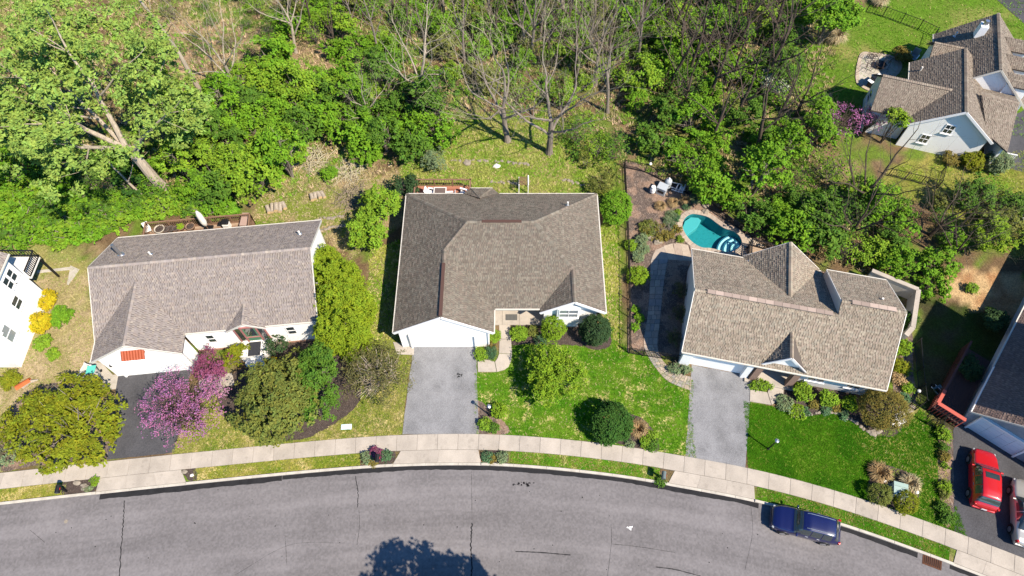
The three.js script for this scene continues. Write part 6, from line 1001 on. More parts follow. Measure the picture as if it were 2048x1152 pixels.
    const mp = skin(o.ws[0] + 0.05, s < 0 ? 13.6 : 4.4); mesh('mirror', new RoundedBoxGeometry(0.22, 0.14, 0.12, 2, 0.04).translate(s * (Math.abs(mp[0]) + 0.13), mp[1] + 0.02, mp[2]), body, T);
    const hp = skin(0.035, s < 0 ? 14.4 : 3.6); mesh('headlight', new RoundedBoxGeometry(0.3, 0.1, 0.16, 3, 0.04).rotateY(s * 0.5).translate(hp[0] * 0.86, hp[1], hp[2] - 0.02), new THREE.MeshPhysicalMaterial({ color: lin(0.32, 0.34, 0.36), roughness: 0.1, clearcoat: 1 }), T);
    const tp = skin(0.975, s < 0 ? 14.3 : 3.7); mesh('tail_light', new RoundedBoxGeometry(0.16, o.name === 'sedan' ? 0.16 : 0.26, 0.2, 3, 0.05).rotateY(-s * 0.4).translate(tp[0] * 0.95, tp[1], tp[2] + 0.02), mat([0.35, 0.01, 0.01], 0.2), T);
    for (const t of o.handles) { const p = skin(t, s < 0 ? 14.2 : 3.8); mesh('door_handle', new RoundedBoxGeometry(0.03, 0.04, 0.2, 2, 0.01).translate(p[0] + s * 0.015, p[1], p[2]), M.metal, T); }
  }
  const gp = skin(0, 9); mesh('grille', new RoundedBoxGeometry(W2 * 1.0, 0.2, 0.06, 2, 0.03).translate(0, 0.58, -L2 - 0.02), dark, T);
  mesh('front_bumper', new RoundedBoxGeometry(W2 * 1.5, 0.16, 0.16, 3, 0.06).translate(0, 0.38, -L2 + 0.02), body, T); mesh('rear_bumper', new RoundedBoxGeometry(W2 * 1.7, 0.2, 0.2, 3, 0.07).translate(0, 0.5, L2 - 0.03), body, T); mesh('number_plate', new MB().box(0, 0.62, L2 + 0.075, 0.36, 0.16, 0.015).geo(), M.trim, T);
  return T;
}
const suvP = [[0, 0.62, 0.72, 0.72, 0.6], [0.04, 0.72, 0.86, 0.86, 0.7], [0.12, 0.8, 0.96, 0.95, 0.8], [0.25, 0.88, 1.0, 1.03, 0.82], [0.29, 0.93, 1.0, 1.06, 0.82], [0.41, 0.97, 1.0, 1.58, 0.7], [0.5, 0.98, 1.0, 1.68, 0.71], [0.75, 1.0, 1.0, 1.68, 0.7], [0.87, 1.0, 0.98, 1.62, 0.68], [0.965, 0.98, 0.94, 1.1, 0.76], [1, 0.85, 0.86, 0.92, 0.7]];
const sedP = [[0, 0.55, 0.7, 0.64, 0.6], [0.05, 0.66, 0.87, 0.78, 0.72], [0.14, 0.74, 0.97, 0.87, 0.8], [0.27, 0.84, 1.0, 0.94, 0.82], [0.3, 0.87, 1.0, 0.97, 0.82], [0.43, 0.9, 1.0, 1.38, 0.66], [0.53, 0.92, 1.0, 1.44, 0.67], [0.66, 0.93, 1.0, 1.42, 0.66], [0.82, 0.94, 0.98, 1.02, 0.76], [0.94, 0.93, 0.93, 0.99, 0.78], [1, 0.8, 0.85, 0.88, 0.72]];
const suvO = { name: 'parked_suv', len: 4.65, width: 1.86, profile: suvP, ws: [0.3, 0.405], rw: [0.885, 0.955], side: [[0.4, 0.53], [0.545, 0.69], [0.705, 0.84]], rails: [0.45, 0.86], wheels: [-1.4, 1.36], wr: 0.34, handles: [0.5, 0.67] };
car('dark blue SUV parked at the kerb', V(20.4, 0.006, -9.5), 1.5708 - 0.256, [0.003, 0.006, 0.06], { ...suvO, len: 4.55, metal: 0 });
car('bright red compact SUV parked on the dark driveway', g(1957, 963, 0.0).setY(0.02), -0.33, [0.5, 0.008, 0.012], { ...suvO, len: 4.35, width: 1.84, sunroof: [0.46, 0.56], rails: null, wheels: [-1.3, 1.28], metal: 0.2 });
car('silver sedan parked beside the red car at the picture edge', g(2040, 1030, 0.0).setY(0.02), -0.33, [0.5, 0.48, 0.44], { name: 'parked_sedan', len: 4.75, width: 1.84, profile: sedP, ws: [0.31, 0.42], rw: [0.69, 0.81], side: [[0.42, 0.55], [0.565, 0.7]], sunroof: [0.5, 0.59], wheels: [-1.4, 1.4], wr: 0.33, handles: [0.51, 0.66], metal: 0.55 });
// ---------------------------------------------------------------- plants
// one leaf spray: a small folded rhombus
function leaf(b, p, n, r, l, w) {
  const t = V(r() - 0.5, r() - 0.5, r() - 0.5).cross(n).normalize(), s = n.clone().cross(t);
  const a = p.clone().addScaledVector(t, l / 2), c = p.clone().addScaledVector(t, -l / 2), k = l * 0.16, e = p.clone().addScaledVector(s, w / 2).addScaledVector(n, -k), f = p.clone().addScaledVector(s, -w / 2).addScaledVector(n, -k);
  b.tri(a.toArray(), e.toArray(), c.toArray()); b.tri(a.toArray(), c.toArray(), f.toArray());
}
const tints = (r, spread = 0.35) => { const k = 1 + (r() - 0.5) * spread * 2, h = (r() - 0.5) * spread; return [k * (1 + h * 0.9), k, k * (1 - h * 0.5)]; };
// leaves in clumps spread through lobes: list of [x, y, z, rx, ry, rz]
function crownGeo(seed, lobes, o = {}) {
  const r = rng32(seed), b = new MB(), per = o.per || 14, size = o.size || 0.24, cr = o.clump || 0.34, dens = o.density || 3.2, shell = o.shell ?? 0.55, gap = o.gap ?? 0, gs = o.gapSize || 0.7;
  for (const [x, y, z, rx, ry, rz] of lobes) {
    const areaE = 4 * Math.PI * Math.pow((Math.pow(rx * ry, 1.6) + Math.pow(rx * rz, 1.6) + Math.pow(ry * rz, 1.6)) / 3, 1 / 1.6), n = Math.round(areaE * dens);
    for (let i = 0; i < n; i++) {
      const u = r() * 2 - 1, a = r() * 6.2832, s = Math.sqrt(1 - u * u), d = V(s * Math.cos(a), u, s * Math.sin(a)); if (u < (o.cut ?? -0.75)) continue;
      const lump = 0.74 + 0.52 * fbm(d.x * 2.2 + seed * 3.1, d.z * 2.2 + d.y * 1.9 + 40, 3, 256, seed % 50), f = (shell + (1 - shell) * Math.cbrt(r())) * lump, c = V(x + d.x * rx * f, y + d.y * ry * f, z + d.z * rz * f); if (c.y < 0.05) continue;
      if (gap && fbm(c.x / gs + 90, (c.z + c.y * 0.8) / gs + 30, 2, 256, (seed * 7) % 61) < gap) continue;
      const tc = tints(r, o.clumpTint ?? 0.16);
      for (let k = 0; k < per; k++) {
        const q = V(r() + r() - 1, (r() + r() - 1) * 0.75, r() + r() - 1).multiplyScalar(cr), p = c.clone().add(q); if (p.y < 0.03) continue;
        const nn = d.clone().multiplyScalar(0.55).add(V(0, o.up ?? 0.75, 0)).add(V(r() - 0.5, r() - 0.5, r() - 0.5).multiplyScalar(o.wild ?? 1.25)).normalize(), t = tints(r, o.leafTint ?? 0.22);
        b.color([tc[0] * t[0], tc[1] * t[1], tc[2] * t[2]]); const l = size * (0.7 + 0.6 * r()); leaf(b, p, nn, r, l, l * (o.slim || 0.62));
      }
    }
  }
  return b.geo();
}
// recursive limbs; returns tips
function limbs(b, r, p, d, len, rad, depth, o, tips) {
  const n = depth <= 1 ? 3 : o.seg || 5, pts = [p.clone()], rs = [rad]; let q = p.clone(), v = d.clone();
  for (let i = 1; i <= n; i++) { v.add(V(r() - 0.5, (r() - 0.5) * 0.5 + (o.lift || 0.05), r() - 0.5).multiplyScalar(o.bend || 0.35)).normalize(); q = q.clone().addScaledVector(v, len / n); pts.push(q.clone()); rs.push(rad * lerp(1, o.taper || 0.55, i / n)); }
  (depth <= (o.twigLevel ?? 1) && o.twigs ? o.twigs : b).tube(pts, rs, rad > 0.12 ? 8 : rad > 0.04 ? 5 : 3);
  if (depth <= 0) { tips.push(q.clone()); return; }
  const k = o.kids ? o.kids[depth] ?? 3 : 3;
  for (let i = 0; i < k; i++) {
    const last = i === 0, f = last ? n : Math.max(1, Math.round(lerp(o.from || 0.35, 1, (i + r() * 0.5) / k) * n)), s = pts[Math.min(n, f)], a = r() * 6.2832, side = V(Math.cos(a), (r() - 0.2) * 0.8, Math.sin(a)); side.addScaledVector(v, -side.dot(v)).normalize();
    const nd = v.clone().multiplyScalar(last ? 1.3 : 0.75).addScaledVector(side, last ? 0.35 : rr(r, 0.6, 1.2)).normalize(); if (nd.y < -0.15) nd.y *= 0.3;
    limbs(b, r, s, nd, len * rr(r, 0.58, 0.82), rs[Math.min(n, f)] * (last ? 0.88 : 0.5), depth - 1, o, tips);
  }
}
const place = (px, py, h) => { const p = g(px, py, h); p.y = 0; return p; };
// a leafy shrub or small tree: stem(s) below, crown of clumps above
function leafyProto(name, cat, seed, lobes, lm, bark, o = {}) {
  const t = new THREE.Group(); t.name = name; t.userData.category = cat; const r = rng32(seed + 5), b = new MB();
  const top = Math.max(...lobes.map(l => l[1]));
  const stems = o.stems || 1; for (let s = 0; s < stems; s++) for (const l of lobes) { const a = V((s - (stems - 1) / 2) * 0.25 + rr(r, -0.05, 0.05), 0, rr(r, -0.1, 0.1)), e = V(l[0] * 0.8, l[1] * 0.9, l[2] * 0.8), m = a.clone().lerp(e, 0.45).add(V(rr(r, -0.15, 0.15), 0.1, rr(r, -0.15, 0.15))); const c = curved([a, m, e], 3, false), w = (o.stem || 0.06) * Math.sqrt(l[3]); b.tube(c, c.map((_, i) => w * lerp(1, 0.35, i / (c.length - 1))), 6); for (let k = 0; k < (o.twigN ?? 5); k++) { const p = c[Math.floor(rr(r, 0.4, 0.95) * c.length)], d = V(r() - 0.5, r() * 0.7, r() - 0.5).normalize(); b.tube([p, p.clone().addScaledVector(d, l[3] * 0.6), p.clone().addScaledVector(d, l[3] * 0.95).add(V(0, 0.1, 0))], [w * 0.35, w * 0.22, w * 0.1], 3); } }
  mesh('trunk', b.geo(), bark || M.barkGrey, t); mesh('crown', crownGeo(seed, lobes, o), lm, t);
  return t;
}
const lobesFor = (seed, R, h, n, spread = 0.55) => { const r = rng32(seed), o = [[0, h, 0, R * 0.8, R * 0.7, R * 0.8]]; for (let i = 0; i < n; i++) { const a = (i + r() * 0.7) / n * 6.2832, d = R * spread * rr(r, 0.8, 1.15), s = R * rr(r, 0.42, 0.62); o.push([Math.cos(a) * d, h + rr(r, -0.35, 0.45) * R * 0.6, Math.sin(a) * d, s, s * 0.85, s]); } return o; };
// prototypes of the woodland undergrowth (about 2 m crown radius at scale 1)
const W1 = [11, 12, 13, 14].map((s, i) => leafyProto('woodland_shrub', 'shrub', s, lobesFor(s, 2, [1.7, 2.1, 1.8, 2.4][i], 5 + i % 2), L.bright, M.barkGrey, { density: 2.2, per: 12, size: 0.29, clump: 0.36, gap: 0.44, gapSize: 0.9 }));
const WT = [21, 22].map((s, i) => leafyProto('woodland_tree', 'tree', s, lobesFor(s, 2, 4.2 + i, 6, 0.6).concat([[0.3, 5.6 + i, 0.2, 1.0, 0.9, 1.0]]), L.bright, M.barkGrey, { density: 2.0, per: 12, size: 0.29, clump: 0.36, gap: 0.43, gapSize: 0.9, stem: 0.09 }));
const LOW = [31, 32, 33].map((s, i) => leafyProto('ground_shrub', 'shrub', s, lobesFor(s, 1.0, 0.45, 4, 0.7).map(l => [l[0], l[1], l[2], l[3], l[4] * 0.75, l[5]]), L.bright, M.barkGrey, { density: 2.4, per: 10, size: 0.24, clump: 0.26, cut: -0.3, twigN: 2 }));
const THIN = [41, 42].map((s, i) => leafyProto('thin_shrub', 'shrub', s, lobesFor(s, 1.8, 1.7 + i * 0.5, 6, 0.6), L.olive, M.barkGrey, { density: 1.1, per: 7, size: 0.2, clump: 0.5, twigN: 12, stem: 0.045 }));
// bare trees
function bareProto(seed, H, rad, o) {
  const t = new THREE.Group(); t.name = o.name || 'bare_tree'; t.userData.category = 'tree'; const r = rng32(seed), b = new MB(), tw = new MB(), tips = [], oo = { ...o, twigs: tw };
  const n = 7, pts = [], rs = []; let q = V(0, 0, 0), d = V(rr(r, -0.06, 0.06), 1, rr(r, -0.06, 0.06)).normalize(); const th = H * (o.fork || 0.35);
  for (let i = 0; i <= n; i++) { pts.push(q.clone()); rs.push(rad * lerp(1.15, 0.78, i / n)); d.add(V(r() - 0.5, 0.1, r() - 0.5).multiplyScalar(0.12)).normalize(); q = q.clone().addScaledVector(d, th / n); }
  rs[0] *= 1.3; b.tube(pts, rs, 10);
  const top = pts[n], K = o.mains || 4; for (let i = 0; i < K; i++) { const a = (i + r() * 0.6) / K * 6.2832, f = i === 0 ? n : Math.max(3, n - Math.floor(r() * (o.drop || 2.5))), nd = V(Math.cos(a) * (o.open || 0.75) * (i ? 1 : 0.3), i ? rr(r, 0.5, 1.1) : 1.4, Math.sin(a) * (o.open || 0.75) * (i ? 1 : 0.3)).normalize(); limbs(b, r, pts[f], nd, (H - th) * rr(r, 0.42, 0.56), rs[f] * (i ? 0.55 : 0.75), o.depth || 4, oo, tips); }
  mesh('trunk', b.geo(), o.bark || M.barkGrey, t); mesh('branches', tw.geo(), o.twig || M.twigGrey, t); return t;
}
const BIG = [51, 52, 53].map((s, i) => bareProto(s, 13, 0.26, { depth: i < 2 ? 5 : 4, twigLevel: 2, mains: 6, kids: i < 2 ? [0, 2, 3, 3, 3, 3] : [0, 3, 3, 3, 3], open: 0.95, fork: 0.33, drop: 3.5, bend: 0.42, bark: M.barkGrey, twig: M.twigPale, from: 0.25 }));
const SAP = [61, 62, 63, 64].map((s, i) => bareProto(s, 10, 0.13, { name: 'bare_sapling', depth: 2, mains: 5, kids: [0, 3, 3], open: 0.6, fork: 0.45, drop: 4, bend: 0.25, lift: 0.14, bark: i % 2 ? M.barkDark : M.barkGrey, twig: i % 2 ? M.twigDark : M.twigGrey }));
const DARK = [71, 72].map((s, i) => bareProto(s, 11, 0.21, { name: 'bare_tree', depth: 4, mains: 5, kids: [0, 3, 3, 3, 3], open: 0.65, fork: 0.25, drop: 4, bend: 0.3, lift: 0.15, bark: M.barkDark, twig: M.twigDark }));

// ---------------------------------------------------------------- the wood behind the houses
{
  const r = rng32(4242);
  const zones = [
    { k: 'vine', poly: poly(-40, 330, 200, 390, 330, 380, 460, 400, 470, 425, 290, 428, 235, 455, 180, 480, 60, 490, -40, 480), d: 1.05, protos: LOW, sc: [0.8, 1.5], mats: [L.bright, L.bright, L.fresh, L.mid], lab: ['bright low shrub behind the left deck', 'deep green low shrub behind the left deck'], grp: 'low shrubs behind the left house' },
    { k: 'midleft', poly: poly(370, 230, 480, 190, 560, 150, 640, 170, 760, 180, 830, 190, 890, 240, 900, 300, 800, 320, 700, 290, 620, 300, 600, 360, 540, 400, 470, 400, 390, 390, 360, 330), d: 2.6, protos: [...W1, WT[0]], sc: [0.65, 1.2], mats: [L.bright, L.bright, L.mid, L.fresh], lab: ['bright shrub left of the back lawn', 'deep green shrub left of the back lawn'], grp: 'leafy shrubs left of the back lawn' },
    { k: 'topmid', poly: poly(480, -30, 900, -30, 1250, -30, 1260, 120, 1150, 230, 1040, 200, 960, 200, 880, 170, 800, 140, 700, 120, 560, 120), d: 2.7, protos: [...W1, ...W1, ...THIN], sc: [0.5, 0.95], mats: [L.bright, L.fresh, L.bright, L.olive], lab: ['bright shrub under the bare trees', 'olive shrub under the bare trees'], grp: 'shrubs under the bare trees' },
    { k: 'right', poly: poly(1245, -30, 1640, -30, 1610, 60, 1560, 130, 1580, 190, 1660, 250, 1640, 330, 1760, 420, 1830, 500, 1870, 560, 1780, 560, 1640, 520, 1530, 470, 1430, 405, 1350, 360, 1280, 300, 1230, 200), d: 2.75, protos: [...W1, ...W1, WT[0], THIN[1], THIN[0]], sc: [0.6, 1.15], mats: [L.bright, L.bright, L.mid, L.fresh], lab: ['bright shrub in the wood beyond the pool', 'deep green shrub in the wood beyond the pool'], grp: 'leafy shrubs beyond the pool' },
    { k: 'farright', poly: poly(1880, 400, 1960, 390, 2080, 430, 2080, 500, 1980, 490, 1900, 500, 1860, 480), d: 2.6, protos: [...W1, ...THIN], sc: [0.5, 0.9], mats: [L.mid, L.olive, L.bright], lab: ['bright shrub above the sandy patch', 'olive shrub above the sandy patch'], grp: 'shrubs above the sandy patch' },
    { k: 'leftedge', poly: poly(-60, 20, 60, 300, 330, 330, 330, 390, 100, 380, -60, 340), d: 2.7, protos: [...W1, ...THIN], sc: [0.6, 1.0], mats: [L.mid, L.deep, L.bright], lab: ['bright shrub below the large leafy tree', 'dark shrub below the large leafy tree'], grp: 'shrubs below the large leafy tree' },
    { k: 'topleft', poly: poly(330, -30, 500, -30, 560, 100, 470, 150, 360, 120), d: 3.6, protos: THIN, sc: [0.4, 0.7], mats: [L.olive, L.mid], lab: ['thin shrub on the brown slope', 'thin olive shrub on the brown slope'], grp: 'thin shrubs on the brown slope' },
    { k: 'backlawnright', poly: poly(1130, 250, 1180, 240, 1240, 300, 1235, 360, 1180, 340, 1130, 300), d: 2.0, protos: [...LOW, ...THIN], sc: [0.6, 0.9], mats: [L.mid, L.olive, L.fresh], lab: ['bright low shrub at the lawn fence corner', 'olive low shrub at the lawn fence corner'], grp: 'low shrubs at the fence corner' },
  ];
  const made = [], spot = (x, z, x0, x1, z0, z1) => ['upper', 'middle', 'lower'][Math.min(2, Math.floor((z - z0) / (z1 - z0) * 3))] + ' ' + ['far left', 'left', 'right', 'far right'][Math.min(3, Math.floor((x - x0) / (x1 - x0) * 4))];
  const ranked = list => { const by = new Map(); for (const o of list) { const k = o.userData.label; if (!by.has(k)) by.set(k, []); by.get(k).push(o); } for (const l of by.values()) if (l.length > 1) l.sort((a, b) => a.position.x - b.position.x).forEach((o, i) => { o.userData.label += ', ' + ['first', 'second', 'third', 'fourth', 'fifth', 'sixth', 'seventh', 'eighth', 'ninth', 'tenth'][i] + ' from left'; }); };
  for (const z of zones) {
    const xs = z.poly.map(p => p.x), zs = z.poly.map(p => p.z), pts = []; const x0 = Math.min(...xs), x1 = Math.max(...xs), z0 = Math.min(...zs), z1 = Math.max(...zs);
    for (let i = 0; i < 6000 && pts.length < 90; i++) { const x = rr(r, x0, x1), zz = rr(r, z0, z1); if (!inside(z.poly, x, zz)) continue; if (pts.some(q => Math.hypot(q[0] - x, q[1] - zz) < z.d * 0.72)) continue; pts.push([x, zz]); }
    for (const [x, zz] of pts) { const src = z.protos[Math.floor(r() * z.protos.length)], m = z.mats[Math.floor(r() * z.mats.length)], s = rr(r, ...z.sc), darkish = m === L.mid || m === L.deep || m === L.olive || m === L.brownish; made.push(copyOf(src, (s > lerp(...z.sc, 0.55) ? 'larger ' : 'smaller ') + z.lab[darkish ? 1 : 0] + ', ' + spot(x, zz, x0, x1, z0, z1), [x, 0, zz], r() * 6.28, [s, s * rr(r, 0.85, 1.15), s], z.grp, { crown: m })); }
    ranked(made.splice(0));
  }
  // saplings with bare stems
  const saps = (pl, d, n, sc, lab, grp, protos) => { const xs = pl.map(p => p.x), zs = pl.map(p => p.z), pts = []; for (let i = 0; i < 4000 && pts.length < n; i++) { const x = rr(r, Math.min(...xs), Math.max(...xs)), zz = rr(r, Math.min(...zs), Math.max(...zs)); if (!inside(pl, x, zz) || pts.some(q => Math.hypot(q[0] - x, q[1] - zz) < d)) continue; pts.push([x, zz]); made.push(copyOf(protos[Math.floor(r() * protos.length)], lab + ', ' + spot(x, zz, Math.min(...xs), Math.max(...xs), Math.min(...zs), Math.max(...zs)), [x, 0, zz], r() * 6.28, rr(r, ...sc), grp)); } ranked(made.splice(0)); };
  saps(poly(880, 20, 1000, -20, 1280, -20, 1300, 130, 1200, 260, 1130, 200, 1050, 120, 900, 140), 2.3, 26, [0.9, 1.35], 'bare grey sapling in the leafless stand', 'bare saplings at the top', SAP);
  saps(poly(560, -10, 880, 20, 860, 130, 740, 120, 600, 90), 3.2, 14, [0.7, 1.1], 'bare sapling on the brown slope', 'bare saplings on the brown slope', SAP);
  saps(poly(1290, 0, 1560, 0, 1580, 180, 1520, 330, 1420, 320, 1320, 230), 2.6, 22, [0.9, 1.35], 'dark bare sapling in the green wood beyond the pool', 'dark saplings beyond the pool', [SAP[1], SAP[3], SAP[1]]);
}
// large single trees
const big = (src, px, py, yaw, sc, lab, mats) => copyOf(src, lab, g(px, py), yaw, sc, undefined, mats);
big(BIG[0], 1015, 282, 0.5, [1.0, 0.95, 1.0], 'spreading leafless tree casting branch shadows on the back lawn, nearer the deck'); big(BIG[1], 1098, 306, 2.1, [1.05, 1.05, 1.05], 'taller leafless tree at the right of the back lawn');
big(BIG[2], 848, 203, 1.0, [0.85, 0.95, 0.85], 'pale dead forked tree left of the back lawn', { trunk: M.barkPale }); big(BIG[1], 477, 193, 4.0, [0.7, 0.95, 0.7], 'bare forked tree beside the leaning pale trunk', { trunk: M.barkPale });
big(BIG[2], 592, 105, 3.3, [0.6, 0.8, 0.6], 'slim bare tree on the brown slope', { trunk: M.barkPale }); big(BIG[0], 1060, 120, 4.4, [0.7, 0.9, 0.7], 'leafless tree high in the leafless stand'); big(BIG[1], 1190, 170, 0.4, [0.75, 0.9, 0.75], 'leafless tree with pale twigs right of the back lawn'); big(BIG[2], 1130, 60, 5.0, [0.7, 0.9, 0.7], 'far leafless tree at the top of the leafless stand');
big(DARK[0], 1708, 420, 0.3, [1.0, 1.0, 1.0], 'dark many-stemmed bare tree before the white gable'); big(DARK[1], 1690, 480, 2.0, [0.9, 0.85, 0.9], 'dark bare tree at the lower wood edge above the pool house'); big(DARK[1], 1440, 130, 3.4, [0.9, 1.05, 0.9], 'dark bare tree in the middle of the right wood'); big(DARK[0], 1590, 235, 1.2, [0.8, 0.9, 0.8], 'dark bare tree beside the far lawn'); big(DARK[0], 1860, 470, 4.2, [0.8, 0.7, 0.8], 'low dark bare tree over the yellow-green side yard'); big(DARK[1], 1900, 520, 0.9, [0.7, 0.6, 0.7], 'bare grey bush above the sandy patch', { branches: M.twigPale });
big(BIG[0], 745, 255, 2.8, [0.45, 0.6, 0.45], 'thin bare tree in front of the green thicket', { trunk: M.barkPale, branches: M.twigGrey });
{ // leaning pale trunk without a crown
  const b = new MB(), c = [V(0, 0, 0), V(-0.15, 3, 0), V(-0.3, 6.2, -0.1), V(-0.7, 9.5, 0), V(-1.1, 12.6, 0.3)]; b.tube(curved(c, 4, false), curved(c, 4, false).map((_, i, a) => lerp(0.26, 0.1, i / a.length)), 9, true);
  const t = thing('leaning_tree', 'straight pale bare trunk beside the large leafy tree', 'tree', g(413, 203)); mesh('trunk', b.geo(), M.barkPale, t); const b2 = new MB(), r = rng32(99), tips = []; for (const [y, a] of [[8.2, 0.4], [9.6, 2.5], [10.8, 4.4], [11.8, 1.2]]) limbs(b2, r, V(-0.06 * y, y, 0), V(Math.cos(a), 0.9, Math.sin(a)).normalize(), 1.8, 0.06, 2, { kids: [0, 3, 3] }, tips); mesh('branches', b2.geo(), M.twigGrey, t);
}
{ // the large leafy tree at the left
  const t = thing('large_leafy_tree', 'huge light green leafy tree with forked pale trunk at the left', 'tree', g(330, 378)), r = rng32(808), b = new MB();
  const tr = [V(0, 0, 0), V(-0.25, 2.0, 0.1), V(-0.5, 4.0, 0), V(-0.9, 5.6, -0.1)], c = curved(tr, 5, false); b.tube(c, c.map((_, i) => lerp(0.52, 0.34, i / c.length)), 11);
  const tips = []; const ml = [[V(-0.9, 5.6, -0.1), V(-0.2, 1.0, -0.5), 5.6, 0.26], [V(-0.9, 5.6, -0.1), V(-1.0, 0.75, 0.1), 5.2, 0.24], [V(-0.7, 5.0, -0.1), V(0.8, 1.0, 0.3), 4.4, 0.2], [V(-0.9, 5.6, -0.1), V(-0.5, 0.9, 0.8), 4.6, 0.2], [V(-0.9, 5.5, 0), V(-0.7, 0.9, -0.9), 5.2, 0.22], [V(-0.6, 4.4, 0), V(0.5, 0.7, -0.9), 4.6, 0.18]];
  for (const [p, d, l, w] of ml) limbs(b, r, p, d.normalize(), l, w, 2, { kids: [0, 3, 3], bend: 0.3, seg: 5 }, tips);
  mesh('trunk', b.geo(), M.barkPale, t);
  const lobes = tips.map(p => [p.x, p.y, p.z, rr(r, 1.0, 1.7), rr(r, 0.8, 1.2), rr(r, 1.0, 1.7)]); for (const [x, y, z] of [[-6, 8, 1], [-7, 7, -3], [-3, 11.5, -3], [-6, 10, -5], [0.5, 9, -4], [-9, 8, -1], [-4, 8, 3], [1.5, 8, -1], [-9, 9, -5], [-3.5, 12, -6.5], [1.5, 10, -6], [-11, 7.5, 2]]) lobes.push([x, y, z, rr(r, 1.4, 2.0), rr(r, 1.0, 1.4), rr(r, 1.4, 2.0)]);
  for (const [px, py, h] of [[60, 40, 11], [140, 30, 12], [220, 35, 12], [290, 60, 11], [310, 120, 9.5], [20, 110, 10.5], [90, 100, 11.5], [170, 90, 13], [250, 110, 12], [40, 180, 10], [120, 170, 11.5], [-30, 60, 10], [-20, 220, 9], [60, 250, 8.5], [130, 300, 7], [30, 310, 6.5], [340, 190, 8], [290, 180, 10], [350, 250, 6.5], [210, 180, 12], [100, 20, 11]]) { const q = g(px, py, h).sub(t.position); lobes.push([q.x, h, q.z, rr(r, 1.6, 2.3), rr(r, 1.0, 1.5), rr(r, 1.6, 2.3)]); }
  mesh('crown', crownGeo(809, lobes, { density: 1.5, per: 14, size: 0.31, clump: 0.42, shell: 0.4, gap: 0.44, gapSize: 1.1 }), L.oak, t);
  const dead = new MB(), tp = []; limbs(dead, r, V(-0.4, 0, 0.4), V(-0.5, 1, 0.1).normalize(), 3.2, 0.14, 2, { kids: [0, 2, 2] }, tp); const dd = thing('dead_sapling', 'leaning dead sapling beside the foot of the large leafy tree', 'tree', g(300, 385)); mesh('trunk', dead.geo(), M.barkPale, dd);
}
{ const t = leafyProto('leafy_tree', 'tree', 820, lobesFor(820, 2.4, 4.2, 8, 0.62), L.bright, M.barkGrey, { density: 1.7, per: 14, size: 0.32, clump: 0.45, stem: 0.1 }); tag(t, 'round bright green tree at the fence end of the far lawn', 'tree'); t.position.copy(place(1668, 22, 4.2)); t.name = numbered('leafy_tree'); scene.add(t); }
// ---------------------------------------------------------------- garden trees and shrubs
function plant(name, cat, label, px, py, h, R, o = {}) {                // crown centre seen at (px, py), h above ground
  const seed = o.seed || (px * 7 + py * 13) | 0, ry = o.ry || R * 0.85, rz = o.rz || R;
  const lobes = o.lobes ? o.lobes : o.ball ? [[0, h, 0, R, ry, rz]] : lobesFor(seed, 1, 0, o.n ?? 6, o.spread ?? 0.55).map(l => [l[0] * R, h + l[1] * ry, l[2] * rz, l[3] * R, l[4] * ry, l[5] * rz]);
  const oo = { density: 4, per: 12, size: 0.15, clump: 0.2, ...o }; oo.size *= o.ball ? 0.95 : 1.15; oo.density *= o.ball ? 4 : 2.1; if (!o.ball && o.gap === undefined && R > 1) oo.gap = 0.43; const t = leafyProto(name, cat, seed, lobes, o.mat || L.bright, o.bark, oo);
  t.name = numbered(name); tag(t, label, cat, o.group); t.position.copy(place(px, py, h)); scene.add(t); return t;
}
plant('ornamental_tree', 'tree', 'broad yellow-green tree spreading over the sidewalk at the left', 133, 850, 2.3, 4.2, { ry: 1.7, rz: 3.2, n: 9, spread: 0.6, mat: L.yellow, density: 2.1, size: 0.21, clump: 0.3, stems: 1, stem: 0.08, twigN: 6, bark: M.barkGrey, clumpTint: 0.28 });
plant('redbud_tree', 'tree', 'pink blossoming tree overhanging the dark driveway', 362, 815, 2.6, 2.9, { ry: 1.6, rz: 2.9, n: 9, mat: L.pink, density: 1.5, per: 8, size: 0.12, clump: 0.34, slim: 0.45, stem: 0.07, twigN: 34, bark: M.barkDark, wild: 2.2, clumpTint: 0.25 });
plant('flowering_shrub', 'shrub', 'burgundy pink flowering shrub at the wall of the left house', 424, 728, 1.6, 1.45, { ry: 1.1, mat: L.burgundy, density: 2.6, size: 0.13, clump: 0.25, bark: M.barkDark, twigN: 10 });
plant('flowering_tree', 'tree', 'smaller pale pink blossoming tree before the burgundy shrub', 430, 770, 1.5, 1.1, { ry: 0.9, mat: L.pinkPale, density: 1.6, size: 0.12, clump: 0.3, bark: M.barkPale, twigN: 14 });
plant('shrub', 'shrub', 'golden green shrub beside the white porch slab', 472, 712, 1.1, 1.1, { mat: L.yellow, density: 4 });
plant('shrub', 'shrub', 'small golden tuft shrub below the porch step', 543, 728, 0.5, 0.5, { mat: L.gold, ball: true, density: 9, size: 0.1 });
plant('leggy_shrub', 'shrub', 'leggy dark-leaved shrub beside the front window', 553, 690, 1.3, 0.95, { mat: L.dark, density: 1.0, size: 0.16, clump: 0.3, bark: M.barkPale, twigN: 16 });
plant('shade_tree', 'tree', 'large olive green tree in front of the left house', 545, 805, 3.2, 3.0, { ry: 2.3, rz: 3.0, n: 9, mat: L.olive, density: 2.5, size: 0.2, clump: 0.3, stem: 0.1, clumpTint: 0.25 });
plant('shade_tree', 'tree', 'dense mid-green tree right of the large olive tree', 632, 735, 3.0, 1.8, { ry: 1.9, rz: 1.9, mat: L.mid, density: 3, size: 0.17, clump: 0.26 });
plant('shade_tree', 'tree', 'lower mid-green tree between olive tree and willowy tree', 640, 805, 2.2, 1.5, { ry: 1.4, rz: 1.7, mat: L.mid, density: 3, size: 0.17, clump: 0.26 });
